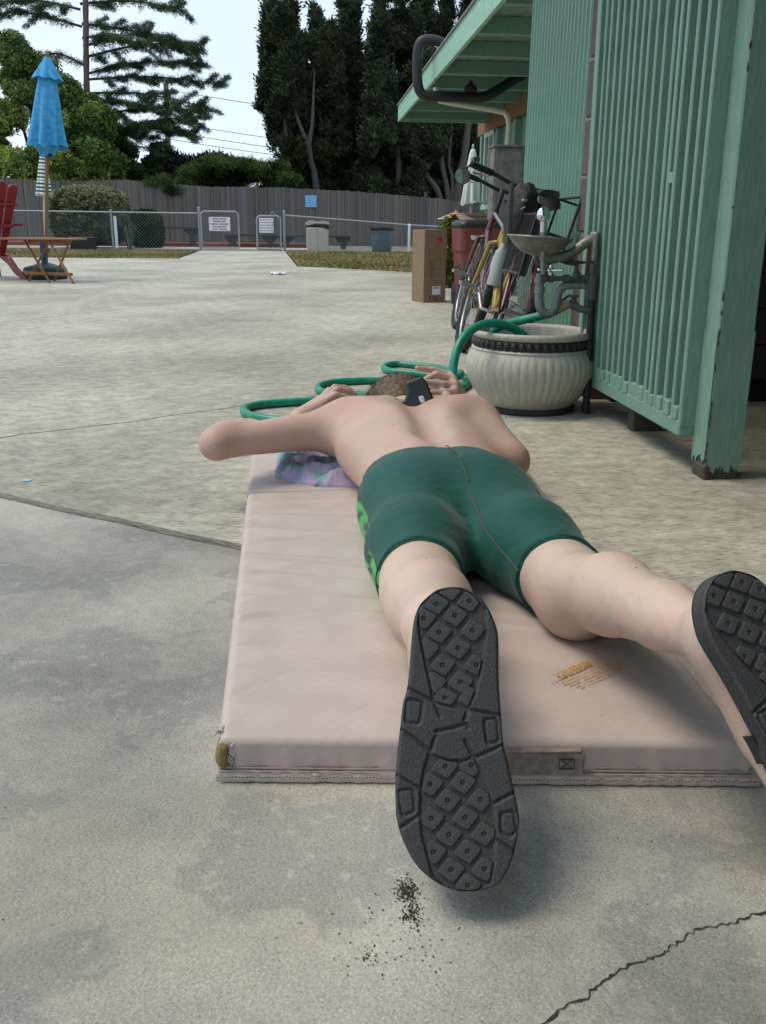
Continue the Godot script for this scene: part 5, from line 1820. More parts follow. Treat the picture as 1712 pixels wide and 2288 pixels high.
class Field:
	var o: Vector3
	var cell: float
	var nx: int
	var ny: int
	var nz: int
	var d := PackedFloat32Array()

	func setup(lo: Vector3, hi: Vector3, c: float) -> void:
		o = lo
		cell = c
		nx = int((hi.x - lo.x) / c) + 2
		ny = int((hi.y - lo.y) / c) + 2
		nz = int((hi.z - lo.z) / c) + 2
		d.resize(nx * ny * nz)
		d.fill(10.0)

	static func one(px: float, py: float, pz: float, q: Array, ba: Vector3, l2: float) -> float:
		# distance to one tapered, possibly flattened, capsule
		var x := px - float(q[0])
		var y := py - float(q[1])
		var z := pz - float(q[2])
		var fl: float = q[11]
		var s := 1.0 / fl - 1.0
		if fl < 1.0:
			var k: float = (x * q[8] + y * q[9] + z * q[10]) * s
			x += k * q[8]
			y += k * q[9]
			z += k * q[10]
		var t := clampf((x * ba.x + y * ba.y + z * ba.z) / l2, 0.0, 1.0)
		x -= ba.x * t
		y -= ba.y * t
		z -= ba.z * t
		var l := sqrt(x * x + y * y + z * z) + 1e-9
		var dd: float = l - lerpf(q[6], q[7], t)
		if fl < 1.0:
			var k: float = (x * q[8] + y * q[9] + z * q[10]) / l * s
			var g := Vector3(x / l + k * q[8], y / l + k * q[9], z / l + k * q[10])
			dd /= g.length()
		return dd

	static func join(a: float, b: float, k: float) -> float:
		if k < 0.0:
			var h := clampf(0.5 + 0.5 * (a + b) / k, 0.0, 1.0)
			return a * (1.0 - h) - b * h - k * h * (1.0 - h)
		var h := clampf(0.5 + 0.5 * (a - b) / k, 0.0, 1.0)
		return a * (1.0 - h) + b * h - k * h * (1.0 - h)

	func splat(q: Array, extra := 0.0) -> void:
		var a := Vector3(q[0], q[1], q[2])
		var e := Vector3(q[3], q[4], q[5])
		var ba := e - a
		var l2 := maxf(ba.length_squared(), 1e-9)
		var k: float = q[12]
		var m := maxf(q[6], q[7]) + absf(k) + cell * 2.5 + extra
		var lo := (a.min(e) - Vector3.ONE * m - o) / cell
		var hi := (a.max(e) + Vector3.ONE * m - o) / cell
		var x0 := maxi(0, int(lo.x))
		var y0 := maxi(0, int(lo.y))
		var z0 := maxi(0, int(lo.z))
		var x1 := mini(nx - 1, int(hi.x) + 1)
		var y1 := mini(ny - 1, int(hi.y) + 1)
		var z1 := mini(nz - 1, int(hi.z) + 1)
		for iz in range(z0, z1 + 1):
			var pz := o.z + iz * cell
			for iy in range(y0, y1 + 1):
				var py := o.y + iy * cell
				var row := (iz * ny + iy) * nx
				for ix in range(x0, x1 + 1):
					var dd := one(o.x + ix * cell, py, pz, q, ba, l2)
					if dd > m:
						continue
					var i := row + ix
					d[i] = join(d[i], dd, k)

	# surface nets into b; "paint" gives the colour of a point
	func net(b: MB, paint: Callable) -> void:
		var index := PackedInt32Array()
		index.resize(nx * ny * nz)
		index.fill(-1)
		var sy := nx
		var sz := nx * ny
		var off := [0, 1, sy, sy + 1, sz, sz + 1, sz + sy, sz + sy + 1]
		var pts := PackedVector3Array()
		var cells := PackedInt32Array()
		var lim := cell * 2.2
		for iz in nz - 1:
			for iy in ny - 1:
				var row := (iz * ny + iy) * nx
				for ix in nx - 1:
					var i := row + ix
					if absf(d[i]) > lim:
						continue
					var c0 := d[i]
					var c1 := d[i + 1]
					var c2 := d[i + sy]
					var c3 := d[i + sy + 1]
					var c4 := d[i + sz]
					var c5 := d[i + sz + 1]
					var c6 := d[i + sz + sy]
					var c7 := d[i + sz + sy + 1]
					var neg := int(c0 < 0) + int(c1 < 0) + int(c2 < 0) + int(c3 < 0) + int(c4 < 0) + int(c5 < 0) + int(c6 < 0) + int(c7 < 0)
					if neg == 0 or neg == 8:
						continue
					var sx := 0.0
					var sy2 := 0.0
					var sz2 := 0.0
					var n := 0
					if (c0 < 0) != (c1 < 0): sx += c0 / (c0 - c1); n += 1
					if (c2 < 0) != (c3 < 0): sx += c2 / (c2 - c3); sy2 += 1; n += 1
					if (c4 < 0) != (c5 < 0): sx += c4 / (c4 - c5); sz2 += 1; n += 1
					if (c6 < 0) != (c7 < 0): sx += c6 / (c6 - c7); sy2 += 1; sz2 += 1; n += 1
					if (c0 < 0) != (c2 < 0): sy2 += c0 / (c0 - c2); n += 1
					if (c1 < 0) != (c3 < 0): sy2 += c1 / (c1 - c3); sx += 1; n += 1
					if (c4 < 0) != (c6 < 0): sy2 += c4 / (c4 - c6); sz2 += 1; n += 1
					if (c5 < 0) != (c7 < 0): sy2 += c5 / (c5 - c7); sx += 1; sz2 += 1; n += 1
					if (c0 < 0) != (c4 < 0): sz2 += c0 / (c0 - c4); n += 1
					if (c1 < 0) != (c5 < 0): sz2 += c1 / (c1 - c5); sx += 1; n += 1
					if (c2 < 0) != (c6 < 0): sz2 += c2 / (c2 - c6); sy2 += 1; n += 1
					if (c3 < 0) != (c7 < 0): sz2 += c3 / (c3 - c7); sx += 1; sy2 += 1; n += 1
					index[i] = pts.size()
					cells.append(i)
					pts.append(o + Vector3(ix + sx / n, iy + sy2 / n, iz + sz2 / n) * cell)
		# quads
		var quads := PackedInt32Array()
		for i in cells:
			var s := d[i] < 0
			for ax in 3:
				var st: int = [1, sy, sz][ax]
				if (d[i + st] < 0) == s:
					continue
				var u: int = [sy, sz, 1][ax]
				var w: int = [sz, 1, sy][ax]
				if i - u - w < 0:
					continue
				var a0 := index[i]
				var a1 := index[i - u]
				var a2 := index[i - u - w]
				var a3 := index[i - w]
				if a0 < 0 or a1 < 0 or a2 < 0 or a3 < 0:
					continue
				if s:
					quads.append_array([a0, a1, a2, a3])
				else:
					quads.append_array([a3, a2, a1, a0])
		# relax a little, then normals
		for pass_ in 2:
			var sum := PackedVector3Array()
			sum.resize(pts.size())
			var cnt := PackedInt32Array()
			cnt.resize(pts.size())
			for k in range(0, quads.size(), 4):
				for m in 4:
					var p := quads[k + m]
					var q := quads[k + (m + 1) % 4]
					sum[p] += pts[q]
					sum[q] += pts[p]
					cnt[p] += 1
					cnt[q] += 1
			for p in pts.size():
				if cnt[p] > 0:
					pts[p] = pts[p].lerp(sum[p] / cnt[p], 0.35)
		var nn := PackedVector3Array()
		nn.resize(pts.size())
		for k in range(0, quads.size(), 4):
			var g := (pts[quads[k + 2]] - pts[quads[k]]).cross(pts[quads[k + 3]] - pts[quads[k + 1]])
			for m in 4:
				nn[quads[k + m]] += g
		var first := b.v.size()
		# outwards is where the field grows
		var flip := 1.0
		if pts.size() > 0:
			var tot := 0.0
			for p in range(0, pts.size(), 37):
				var q := (pts[p] + nn[p].normalized() * cell * 1.2 - o) / cell
				var ii := int(clampf(roundf(q.x), 0, nx - 1)) + int(clampf(roundf(q.y), 0, ny - 1)) * sy + int(clampf(roundf(q.z), 0, nz - 1)) * sz
				tot += d[ii]
			flip = 1.0 if tot > 0 else -1.0
		for p in pts.size():
			b.col = paint.call(pts[p], nn[p].normalized() * flip)
			b.add(pts[p], nn[p] * flip)
		for k in range(0, quads.size(), 4):
			b.face(first + quads[k], first + quads[k + 1], first + quads[k + 2])
			b.face(first + quads[k], first + quads[k + 2], first + quads[k + 3])

var bones: Array = []
const HIP_L := Vector3(0.1890, 0.1280, -1.6515)
const HIP_R := Vector3(0.3315, 0.1280, -1.6504)
const KNEE_L := Vector3(0.1620, 0.1180, -1.2455)
const KNEE_R := Vector3(0.3935, 0.1240, -1.2337)
const PELVIS := Vector3(0.2716, 0.1320, -1.6987)
const WAIST := Vector3(0.2574, 0.1380, -1.8911)
const FEET := Vector3(0.0321, 0, 0.9995)
const SIDE := Vector3(0.9995, 0, -0.0321)

func body_at(p: Vector3) -> float:
	var r := 10.0
	for q: Array in bones:
		var ba := Vector3(q[3] - q[0], q[4] - q[1], q[5] - q[2])
		r = Field.join(r, Field.one(p.x, p.y, p.z, q, ba, maxf(ba.length_squared(), 1e-9)), q[12])
	return r

func onto_body(p: Vector3, lift: float) -> Vector3:
	for i in 5:
		var d := body_at(p)
		var e := 0.002
		var g := Vector3(body_at(p + Vector3(e, 0, 0)) - d, body_at(p + Vector3(0, e, 0)) - d, body_at(p + Vector3(0, 0, e)) - d)
		p -= g.normalized() * (d - lift)
	return p

# below zero inside the swimming shorts
func shorts_region(p: Vector3) -> float:
	var w := p - WAIST
	var a := -w.dot(FEET) - 0.45 * (0.075 - w.y) + 0.112
	var tl := (KNEE_L - HIP_L).normalized()
	var tr := (KNEE_R - HIP_R).normalized()
	var kl := p - KNEE_L
	var kr := p - KNEE_R
	var hl := kl.dot(tl) + 0.050 + 0.12 * kl.y
	var hr := kr.dot(tr) + 0.032 + 0.12 * kr.y
	var q := p - PELVIS
	var mid := q.dot(SIDE) - 0.02 - 0.3 * q.dot(FEET)
	return maxf(a, hl if mid < 0 else hr)

# how far round to the outer side of its thigh a point lies: 1 fully outside
func outer(p: Vector3) -> float:
	var left := (p - PELVIS).dot(SIDE) - 0.02 - 0.3 * (p - PELVIS).dot(FEET) < 0
	var h := HIP_L if left else HIP_R
	var k := KNEE_L if left else KNEE_R
	var t := (k - h).normalized()
	var v := p - h
	v -= t * v.dot(t)
	v = v.normalized()
	var s := -SIDE if left else SIDE
	return v.dot(s) * 0.93 - v.y * 0.42

var skin_noise: FastNoiseLite

func skin(p: Vector3, n: Vector3) -> Color:
	var c := Color(0.65, 0.44, 0.355)
	var legs := clampf((p.z + 1.45) / 0.2, 0, 1)
	c = c.lerp(Color(0.74, 0.555, 0.45), legs)
	# redder elbows, knees, shoulder blades
	for q: Array in [[Vector3(-0.2185, 0.168, -2.055), 0.07, 0.5], [Vector3(0.448, 0.146, -1.94), 0.07, 0.5], [KNEE_R + Vector3(0, -0.04, 0.02), 0.075, 0.7], [KNEE_L + Vector3(0, -0.05, 0), 0.08, 0.5], [Vector3(0.14, 0.22, -2.16), 0.10, 0.35], [Vector3(0.35, 0.22, -2.14), 0.10, 0.35], [Vector3(0.0, 0.2, -2.2), 0.12, 0.25], [Vector3(0.45, 0.2, -0.80), 0.08, 0.5], [Vector3(0.15, 0.2, -0.85), 0.09, 0.3]]:
		var k := clampf(1.0 - p.distance_to(q[0]) / float(q[1]), 0, 1)
		c = c.lerp(Color(0.54, 0.255, 0.19), k * float(q[2]))
	var m := skin_noise.get_noise_3dv(p * 9.0)
	var m2 := skin_noise.get_noise_3dv(p * 40.0)
	var m3 := skin_noise.get_noise_3dv(p * 18.0 + Vector3(40, 0, 0))
	return c * (1.0 + 0.08 * m + 0.025 * m2) + Color(0.026, -0.016, -0.018) * (m * 1.2 + m2 * 0.3 + m3 * 0.8)

func finger(g: Field, ps: Array, r0: float, r1: float) -> void:
	for i in ps.size() - 1:
		var a: Vector3 = ps[i]
		var e: Vector3 = ps[i + 1]
		var t := float(i) / (ps.size() - 1)
		var t2 := float(i + 1) / (ps.size() - 1)
		g.splat([a.x, a.y, a.z, e.x, e.y, e.z, lerpf(r0, r1, t), lerpf(r0, r1, t2), 0.0, 0.0, 0.0, 1.0, 0.004])

func limb(g: Field, a: Vector3, e: Vector3, r0: float, r1: float, k: float) -> void:
	g.splat([a.x, a.y, a.z, e.x, e.y, e.z, r0, r1, 0.0, 0.0, 0.0, 1.0, k])

func build_person() -> void:
	bones = bone_table()
	skin_noise = noise(101, 1.0, 3)
	var man := thing("person", "man in green knee-length swim shorts and black sandals lying face down on the mat", "person", Vector3(0.26, 0, -1.7))
	var b := mb(man)
	var g := Field.new()
	g.setup(Vector3(-0.32, -0.01, -2.50), Vector3(0.66, 0.36, -0.64), 0.0078)
	for q: Array in bones:
		g.splat(q)
	g.net(b, skin)
	# head, face down on the towel
	var h := Vector3(0.247, 0.150, -2.46)
	g = Field.new()
	g.setup(h - Vector3(0.13, 0.14, 0.17), h + Vector3(0.13, 0.14, 0.17), 0.005)
	var f := Vector3(0, -1, -0.1).normalized()   # where the face looks
	var up := Vector3(-0.05, -0.05, -1).normalized()  # towards the crown
	g.splat([h.x, h.y + 0.02, h.z + 0.01, h.x - 0.002, h.y + 0.022, h.z - 0.045, 0.076, 0.074, 0.0, 0.0, 0.0, 1.0, 0.03])
	var jaw := h + f * 0.045 + Vector3(0, 0, 0.045)
	limb(g, h + f * 0.02, jaw, 0.066, 0.038, 0.03)
	limb(g, h + Vector3(0, 0.0, 0.05), h + Vector3(0, 0.015, 0.16), 0.052, 0.056, 0.03)
	limb(g, h + f * 0.075 + Vector3(0, 0, -0.005), h + f * 0.092 + Vector3(0, 0, 0.018), 0.009, 0.013, 0.012)
	limb(g, jaw + f * 0.026 + Vector3(-0.018, 0, -0.004), jaw + f * 0.026 + Vector3(0.018, 0, -0.004), 0.007, 0.007, 0.008)
	for s: float in [-1.0, 1.0]:
		limb(g, h + f * 0.066 + Vector3(s * 0.032, 0, -0.012), h + f * 0.066 + Vector3(s * 0.034, 0, -0.012), 0.013, 0.013, -0.012)
		limb(g, h + f * 0.056 + Vector3(s * 0.032, 0, -0.012), h + f * 0.057 + Vector3(s * 0.032, 0, -0.012), 0.012, 0.012, 0.003)
		limb(g, h + Vector3(s * 0.076, 0.005, 0.028), h + Vector3(s * 0.090, 0.018, -0.008), 0.008, 0.013, 0.008)
		limb(g, h + Vector3(s * 0.090, 0.018, -0.008), h + Vector3(s * 0.088, 0.0, -0.012), 0.012, 0.009, 0.006)
	g.net(b, skin)
	# left hand laid over the side of the head: knuckles up, fingertips to the right
	g = Field.new()
	g.setup(Vector3(-0.09, 0.12, -2.56), Vector3(0.17, 0.28, -2.24), 0.0036)
	var wr := Vector3(-0.035, 0.166, -2.295)
	limb(g, wr, wr + Vector3(0.012, 0.004, -0.014), 0.026, 0.023, 0.01)
	var mcp := [Vector3(0.034, 0.206, -2.340), Vector3(0.036, 0.210, -2.362), Vector3(0.032, 0.209, -2.384), Vector3(0.024, 0.203, -2.403)]
	for m: Vector3 in mcp:
		limb(g, wr + (m - wr) * 0.1 + Vector3(0, 0.004, 0), m, 0.017, 0.0115, 0.014)
	finger(g, [mcp[0], Vector3(0.064, 0.221, -2.366), Vector3(0.088, 0.214, -2.378), Vector3(0.104, 0.203, -2.385)], 0.0098, 0.0072)
	finger(g, [mcp[1], Vector3(0.070, 0.230, -2.396), Vector3(0.098, 0.224, -2.412), Vector3(0.118, 0.212, -2.422)], 0.0102, 0.0075)
	finger(g, [mcp[2], Vector3(0.064, 0.231, -2.424), Vector3(0.093, 0.226, -2.445), Vector3(0.113, 0.214, -2.456)], 0.0098, 0.0072)
	finger(g, [mcp[3], Vector3(0.048, 0.222, -2.438), Vector3(0.072, 0.219, -2.458), Vector3(0.088, 0.210, -2.468)], 0.0086, 0.0064)
	finger(g, [wr + Vector3(0.03, 0.0, -0.005), Vector3(0.03, 0.185, -2.322), Vector3(0.060, 0.184, -2.338), Vector3(0.084, 0.188, -2.352)], 0.014, 0.009)
	g.net(b, skin)
	# right hand: fingers reach left and hold the dark case
	g = Field.new()
	g.setup(Vector3(0.22, 0.14, -2.45), Vector3(0.46, 0.35, -2.10), 0.0036)
	wr = Vector3(0.402, 0.188, -2.26)
	limb(g, wr, wr + Vector3(-0.001, 0.008, -0.03), 0.027, 0.024, 0.01)
	mcp = [Vector3(0.3525, 0.2860, -2.2804), Vector3(0.3571, 0.2795, -2.2580), Vector3(0.3590, 0.2683, -2.2367), Vector3(0.3571, 0.2553, -2.2180)]
	for m: Vector3 in mcp:
		limb(g, wr + (m - wr) * 0.12, m, 0.018, 0.012, 0.014)
	finger(g, [mcp[0], Vector3(0.3106, 0.2990, -2.2804), Vector3(0.2864, 0.3018, -2.2748), Vector3(0.2678, 0.3065, -2.2673)], 0.0100, 0.0066)
	finger(g, [mcp[1], Vector3(0.3143, 0.2925, -2.2515), Vector3(0.2957, 0.2851, -2.2432), Vector3(0.2818, 0.2804, -2.2339)], 0.0104, 0.0072)
	finger(g, [mcp[2], Vector3(0.3283, 0.2721, -2.2246), Vector3(0.3032, 0.2758, -2.2208), Vector3(0.2809, 0.2795, -2.2171)], 0.0100, 0.0072)
	finger(g, [mcp[3], Vector3(0.3292, 0.2563, -2.2060), Vector3(0.3106, 0.2553, -2.2022), Vector3(0.2957, 0.2563, -2.1985)], 0.0088, 0.0064)
	finger(g, [wr + Vector3(-0.015, 0.012, -0.05), Vector3(0.3348, 0.2451, -2.1948), Vector3(0.3143, 0.2609, -2.2367), Vector3(0.2976, 0.2739, -2.2599)], 0.0145, 0.009)
	g.net(b, skin)
	var sk := mat("skin", Color(1, 1, 1), 0.5, {"vc": true, "sss": 0.12, "spec": 0.42, "tex": grey("skin freckle", 512, noise(106, 0.16, 4), 0.84, 1.0), "bump": grey("skin pores", 512, noise(102, 0.14, 3), 0.0, 1.0), "cm": 0.035, "scale": 9.0})
	var body := obj("body", b, sk, man)
	var ml := mb(man)
	for q: Array in [[0.20, -2.02], [0.31, -1.96], [0.17, -1.93], [0.34, -2.10], [0.28, -2.13], [0.12, -2.12], [0.22, -1.88], [-0.05, -2.13], [0.38, -1.16], [0.41, -1.05], [0.155, -1.18]]:
		var p := onto_body(Vector3(q[0], 0.27, q[1]), 0.0)
		ml.ball(p, Vector3(0.0012, 0.0006, 0.0012) * rng.randf_range(0.7, 1.3), 8)
	stuff(obj("moles", ml, mat("mole brown", Color(0.16, 0.075, 0.045), 0.6), body))
	# short fair hair on the calves
	var lh := mb(man)
	var bv := b.v
	var bn := b.n
	var made := 0
	while made < 1300:
		var i := rng.randi() % bv.size()
		var p := bv[i] + man.position
		if p.z < -1.24 or p.z > -0.90 or p.x < 0.08:
			continue
		var nn := bn[i]
		var d := (Vector3(rng.randf_range(-0.4, 0.4), -0.3, 1.0) + nn * 0.5).normalized()
		var s := d.cross(nn).normalized() * 0.00014
		p += (nn.cross(Vector3.UP) * rng.randf_range(-0.004, 0.004))
		lh.tri(p - s, p + s, p + d * rng.randf_range(0.005, 0.011), nn)
		made += 1
	stuff(obj("leg_hair", lh, mat("body hair", Color(0.27, 0.18, 0.11), 0.6), body))

	# --- hair: a rough cap and loose strands
	b = mb(man)
	var hn := noise(103, 1.0, 3)
	var pts := PackedVector3Array()
	var cols := PackedColorArray()
	var hc := h + Vector3(0, 0.018, -0.02)
	for j in 50:
		var t := PI * 0.62 * j / 49.0
		for i in 90:
			var a := TAU * i / 90.0
			# pole of the cap points up and towards the crown
			var d := Vector3(sin(t) * cos(a), cos(t), sin(t) * sin(a))
			var e := d.rotated(Vector3.RIGHT, -0.55)
			var st := hn.get_noise_3d(e.x * 26.0, e.y * 26.0, e.z * 7.0)
			var st2 := hn.get_noise_3d(e.x * 70.0, e.y * 70.0, e.z * 16.0 + 30.0)
			var rr := Vector3(0.089, 0.084, 0.112)
			pts.append(hc + e * rr + e * (0.006 + st * 0.005 + st2 * 0.003) * (1.0 if j < 45 else 0.3))
			var k := clampf(0.5 + st * 0.9 + st2 * 0.6, 0, 1)
			cols.append(Color(0.055, 0.034, 0.019).lerp(Color(0.15, 0.097, 0.054), k))
	b.sheet(pts, 90, 50, true, cols, true)
	var hr := mat("hair", Color(1, 1, 1), 0.55, {"vc": true})
	var hair := obj("hair", b, hr, man)
	b = mb(man)
	for i in 5200:
		var d := Vector3(rng.randfn(), absf(rng.randfn()) * 0.9 + 0.05, rng.randfn()).normalized()
		var p := hc + d * Vector3(0.093, 0.088, 0.116)
		var tang := (Vector3(rng.randf_range(-0.7, 0.7), rng.randf_range(-0.2, 0.2), 1.0) - d * d.z).normalized()
		var e := p + tang * rng.randf_range(0.012, 0.03) + d * rng.randf_range(0.0, 0.005)
		var s := tang.cross(d).normalized() * 0.00055
		b.col = Color(0.05, 0.031, 0.018).lerp(Color(0.19, 0.125, 0.07), rng.randf())
		b.tri(p - s, p + s, e, d)
	stuff(obj("hair_strands", b, hr, hair))

	# --- swimming shorts
	g = Field.new()
	g.setup(Vector3(0.06, 0.0, -1.92), Vector3(0.54, 0.29, -1.20), 0.0052)
	for q: Array in bones:
		g.splat(q, 0.012)
	var wn := noise(107, 1.0, 2)
	for iz in g.nz:
		for iy in g.ny:
			for ix in g.nx:
				var i := (iz * g.ny + iy) * g.nx + ix
				if g.d[i] < 0.03:
					var p := g.o + Vector3(ix, iy, iz) * g.cell
					var wk := wn.get_noise_3d(p.x * 26.0 + p.z * 9.0, p.y * 20.0, p.z * 50.0) * 0.0014
					g.d[i] = maxf(g.d[i] - 0.0040 - wk * clampf((p.z + 1.78) * 5.0, 0.25, 1.0), shorts_region(p))
	b = mb(man)
	var fl := noise(104, 1.0, 2)
	var paint := func(p: Vector3, _n: Vector3) -> Color:
		var c := Color(0.0085, 0.078, 0.060)
		if outer(p) > 0.80:
			var v := fl.get_noise_3d(p.x * 10.0, p.y * 34.0, p.z * 17.0 - p.y * 24.0)
			c = Color(0.006, 0.035, 0.032).lerp(Color(0.055, 0.40, 0.085), clampf((v + 0.12) * 6.0, 0, 1))
		var m := fl.get_noise_3dv(p * 30.0)
		return c * (1.0 + 0.10 * m)
	g.net(b, paint)
	var knit := mat("swim fabric", Color(1, 1, 1), 0.62, {"vc": true, "rim": 0.25, "spec": 0.3, "bump": texs["grain"], "cm": 0.03, "scale": 14.0})
	var sh := obj("swim_shorts", b, knit, man)
	var thread := mat("seam thread", Color(0.11, 0.085, 0.055), 0.8)
	var seams: Array = []
	var ln := PackedVector3Array()
	for k in 46:
		var t := k / 45.0
		var p := PELVIS + FEET * lerpf(-0.105, 0.155, t) + Vector3.UP * lerpf(0.14, 0.10, t) + SIDE * 0.002
		p = onto_body(onto_body(p, 0.0066), 0.0066)
		if shorts_region(p) < 0:
			ln.append(p)
	seams.append(ln)
	ln = PackedVector3Array()
	for k in 40:
		var t := k / 39.0
		var p := (HIP_R + SIDE * -0.052 + FEET * 0.075 + Vector3.UP * 0.06).lerp(KNEE_R + SIDE * -0.085 + Vector3.UP * 0.012 - FEET * 0.03, t)
		p = onto_body(p, 0.0042)
		if shorts_region(p) < 0:
			ln.append(p)
	seams.append(ln)
	for lf: float in [-1.0, 1.0]:
		ln = PackedVector3Array()
		var hp := HIP_L if lf < 0 else HIP_R
		var kp := KNEE_L if lf < 0 else KNEE_R
		for k in 60:
			var t := lerpf(-0.45, 1.0, k / 59.0)
			var p := hp.lerp(kp, t)
			var up2 := 0.018 + 0.02 * t
			p = onto_body(p + SIDE * lf * 0.12 + Vector3.UP * (0.03 if lf < 0 else up2 + 0.03), 0.0042)
			if shorts_region(p) < 0:
				ln.append(p)
		seams.append(ln)
	for s: PackedVector3Array in seams:
		if s.size() < 4:
			continue
		b = mb(man)
		b.tube(s, 0.0011, 5)
		obj("seam", b, thread, sh)
	# double row of thread a little above each hem
	for lf: int in [0, 1]:
		var hp := HIP_L if lf == 0 else HIP_R
		var kp := KNEE_L if lf == 0 else KNEE_R
		var t := (kp - hp).normalized()
		var off := 0.050 if lf == 0 else 0.032
		for row in 2:
			ln = PackedVector3Array()
			for k in 50:
				var a := TAU * k / 49.0
				var o := (Vector3.UP - t * t.y).normalized() * cos(a) + t.cross(Vector3.UP).normalized() * sin(a)
				var p := kp - t * (off + 0.006 + 0.005 * row) + o * 0.078
				p = onto_body(p - t * 0.12 * (p.y - kp.y), 0.0038)
				p = onto_body(p - t * (shorts_region(p) + 0.004 + 0.005 * row), 0.0038)
				ln.append(p)
			b = mb(man)
			b.tube(ln, 0.0008, 5)
			obj("hem_stitch", b, mat("dark seam", Color(0.006, 0.03, 0.026), 0.8), sh)

	sandals(man)
	build_case()

# ---------------------------------------------------------------- sandals
const OUT := [7,-1, -8,1, -20,9, -27,16, -33,28, -37,47, -41,76, -45,99, -50,114, -54,136, -59,165, -62,188, -63,209, -63,222, -60,237, -55,251, -47,266, -35,279, -23,287, -11,292, 3,294, 17,293, 33,287, 44,272, 51,255, 56,235, 56,222, 54,205, 52,191, 50,175, 47,159, 47,138, 47,110, 48,87, 50,63, 50,46, 46,31, 40,18, 30,7, 19,1]
const GROOVES := [
	[-28,18, -29,37, -27,59, -23,86, -19,113, -14,128], [39,24, 38,48, 31,80, 23,105, 16,119, 10,133], [-45,99, -17,115, 1,120, 13,124], [17,124, 48,131], [-19,143, 0,140, 12,137, 13,141],
	[-54,139, -39,150, -27,161], [-20,148, -26,162, -33,180, -37,199, -39,219, -38,241, -34,261, -30,279], [-24,166, -8,172, 6,173, 13,171], [9,153, 15,166, 21,183, 28,203, 32,220, 32,241, 28,267, 23,287],
	[18,170, 35,164, 49,158], [31,215, 56,204], [33,248, 51,261], [-62,182, -39,196], [-61,233, -40,221]]
const WINDOWS := [[-46,110, -30,113, -35,135, -49,132], [30,134, 43,133, 43,156, 31,158], [-60,197, -45,197, -45,218, -57,222], [39,224, 52,222, 53,241, 47,246, 38,241]]
const ZONES := [[-28,18, -29,37, -27,59, -23,86, -19,113, 1,120, 13,124, 16,119, 23,105, 31,80, 38,48, 39,24, 30,10, 19,2, 7,0, -9,3, -20,10], [-26,162, -24,166, -8,172, 6,173, 13,171, 15,166, 21,183, 28,203, 32,220, 32,241, 28,267, 23,287, 14,292, 3,293, -11,291, -23,286, -30,279, -34,261, -38,241, -39,219, -37,199, -33,180]]
const LUGS := [6,2, -10,16, 24,15, 8,29, -9,45, 25,45, -24,30, 9,62, -23,61, -8,78, 26,80, 9,96, -18,95, -8,111, 18,112, -12,177, 14,177, -28,193, 4,193, -12,209, 20,210, -29,225, 4,226, -13,241, 21,242, -29,256, 4,257, -13,273, 19,274, 2,288]

func flat(a: Array) -> PackedVector2Array:
	var o := PackedVector2Array()
	for i in range(0, a.size(), 2):
		o.append(Vector2(a[i], a[i + 1]))
	return o

func smooth_loop(p: PackedVector2Array, k: int) -> PackedVector2Array:
	var o := PackedVector2Array()
	for i in p.size():
		for j in k:
			o.append(p[i].cubic_interpolate(p[(i + 1) % p.size()], p[(i - 1 + p.size()) % p.size()], p[(i + 2) % p.size()], float(j) / k))
	return o

func seg_dist(p: Vector2, q: PackedVector2Array, closed: bool) -> float:
	var r := 1e9
	for i in (q.size() if closed else q.size() - 1):
		var a := q[i]
		var e := q[(i + 1) % q.size()] - a
		var t := clampf((p - a).dot(e) / e.length_squared(), 0, 1)
		r = minf(r, (p - a - e * t).length_squared())
	return sqrt(r)

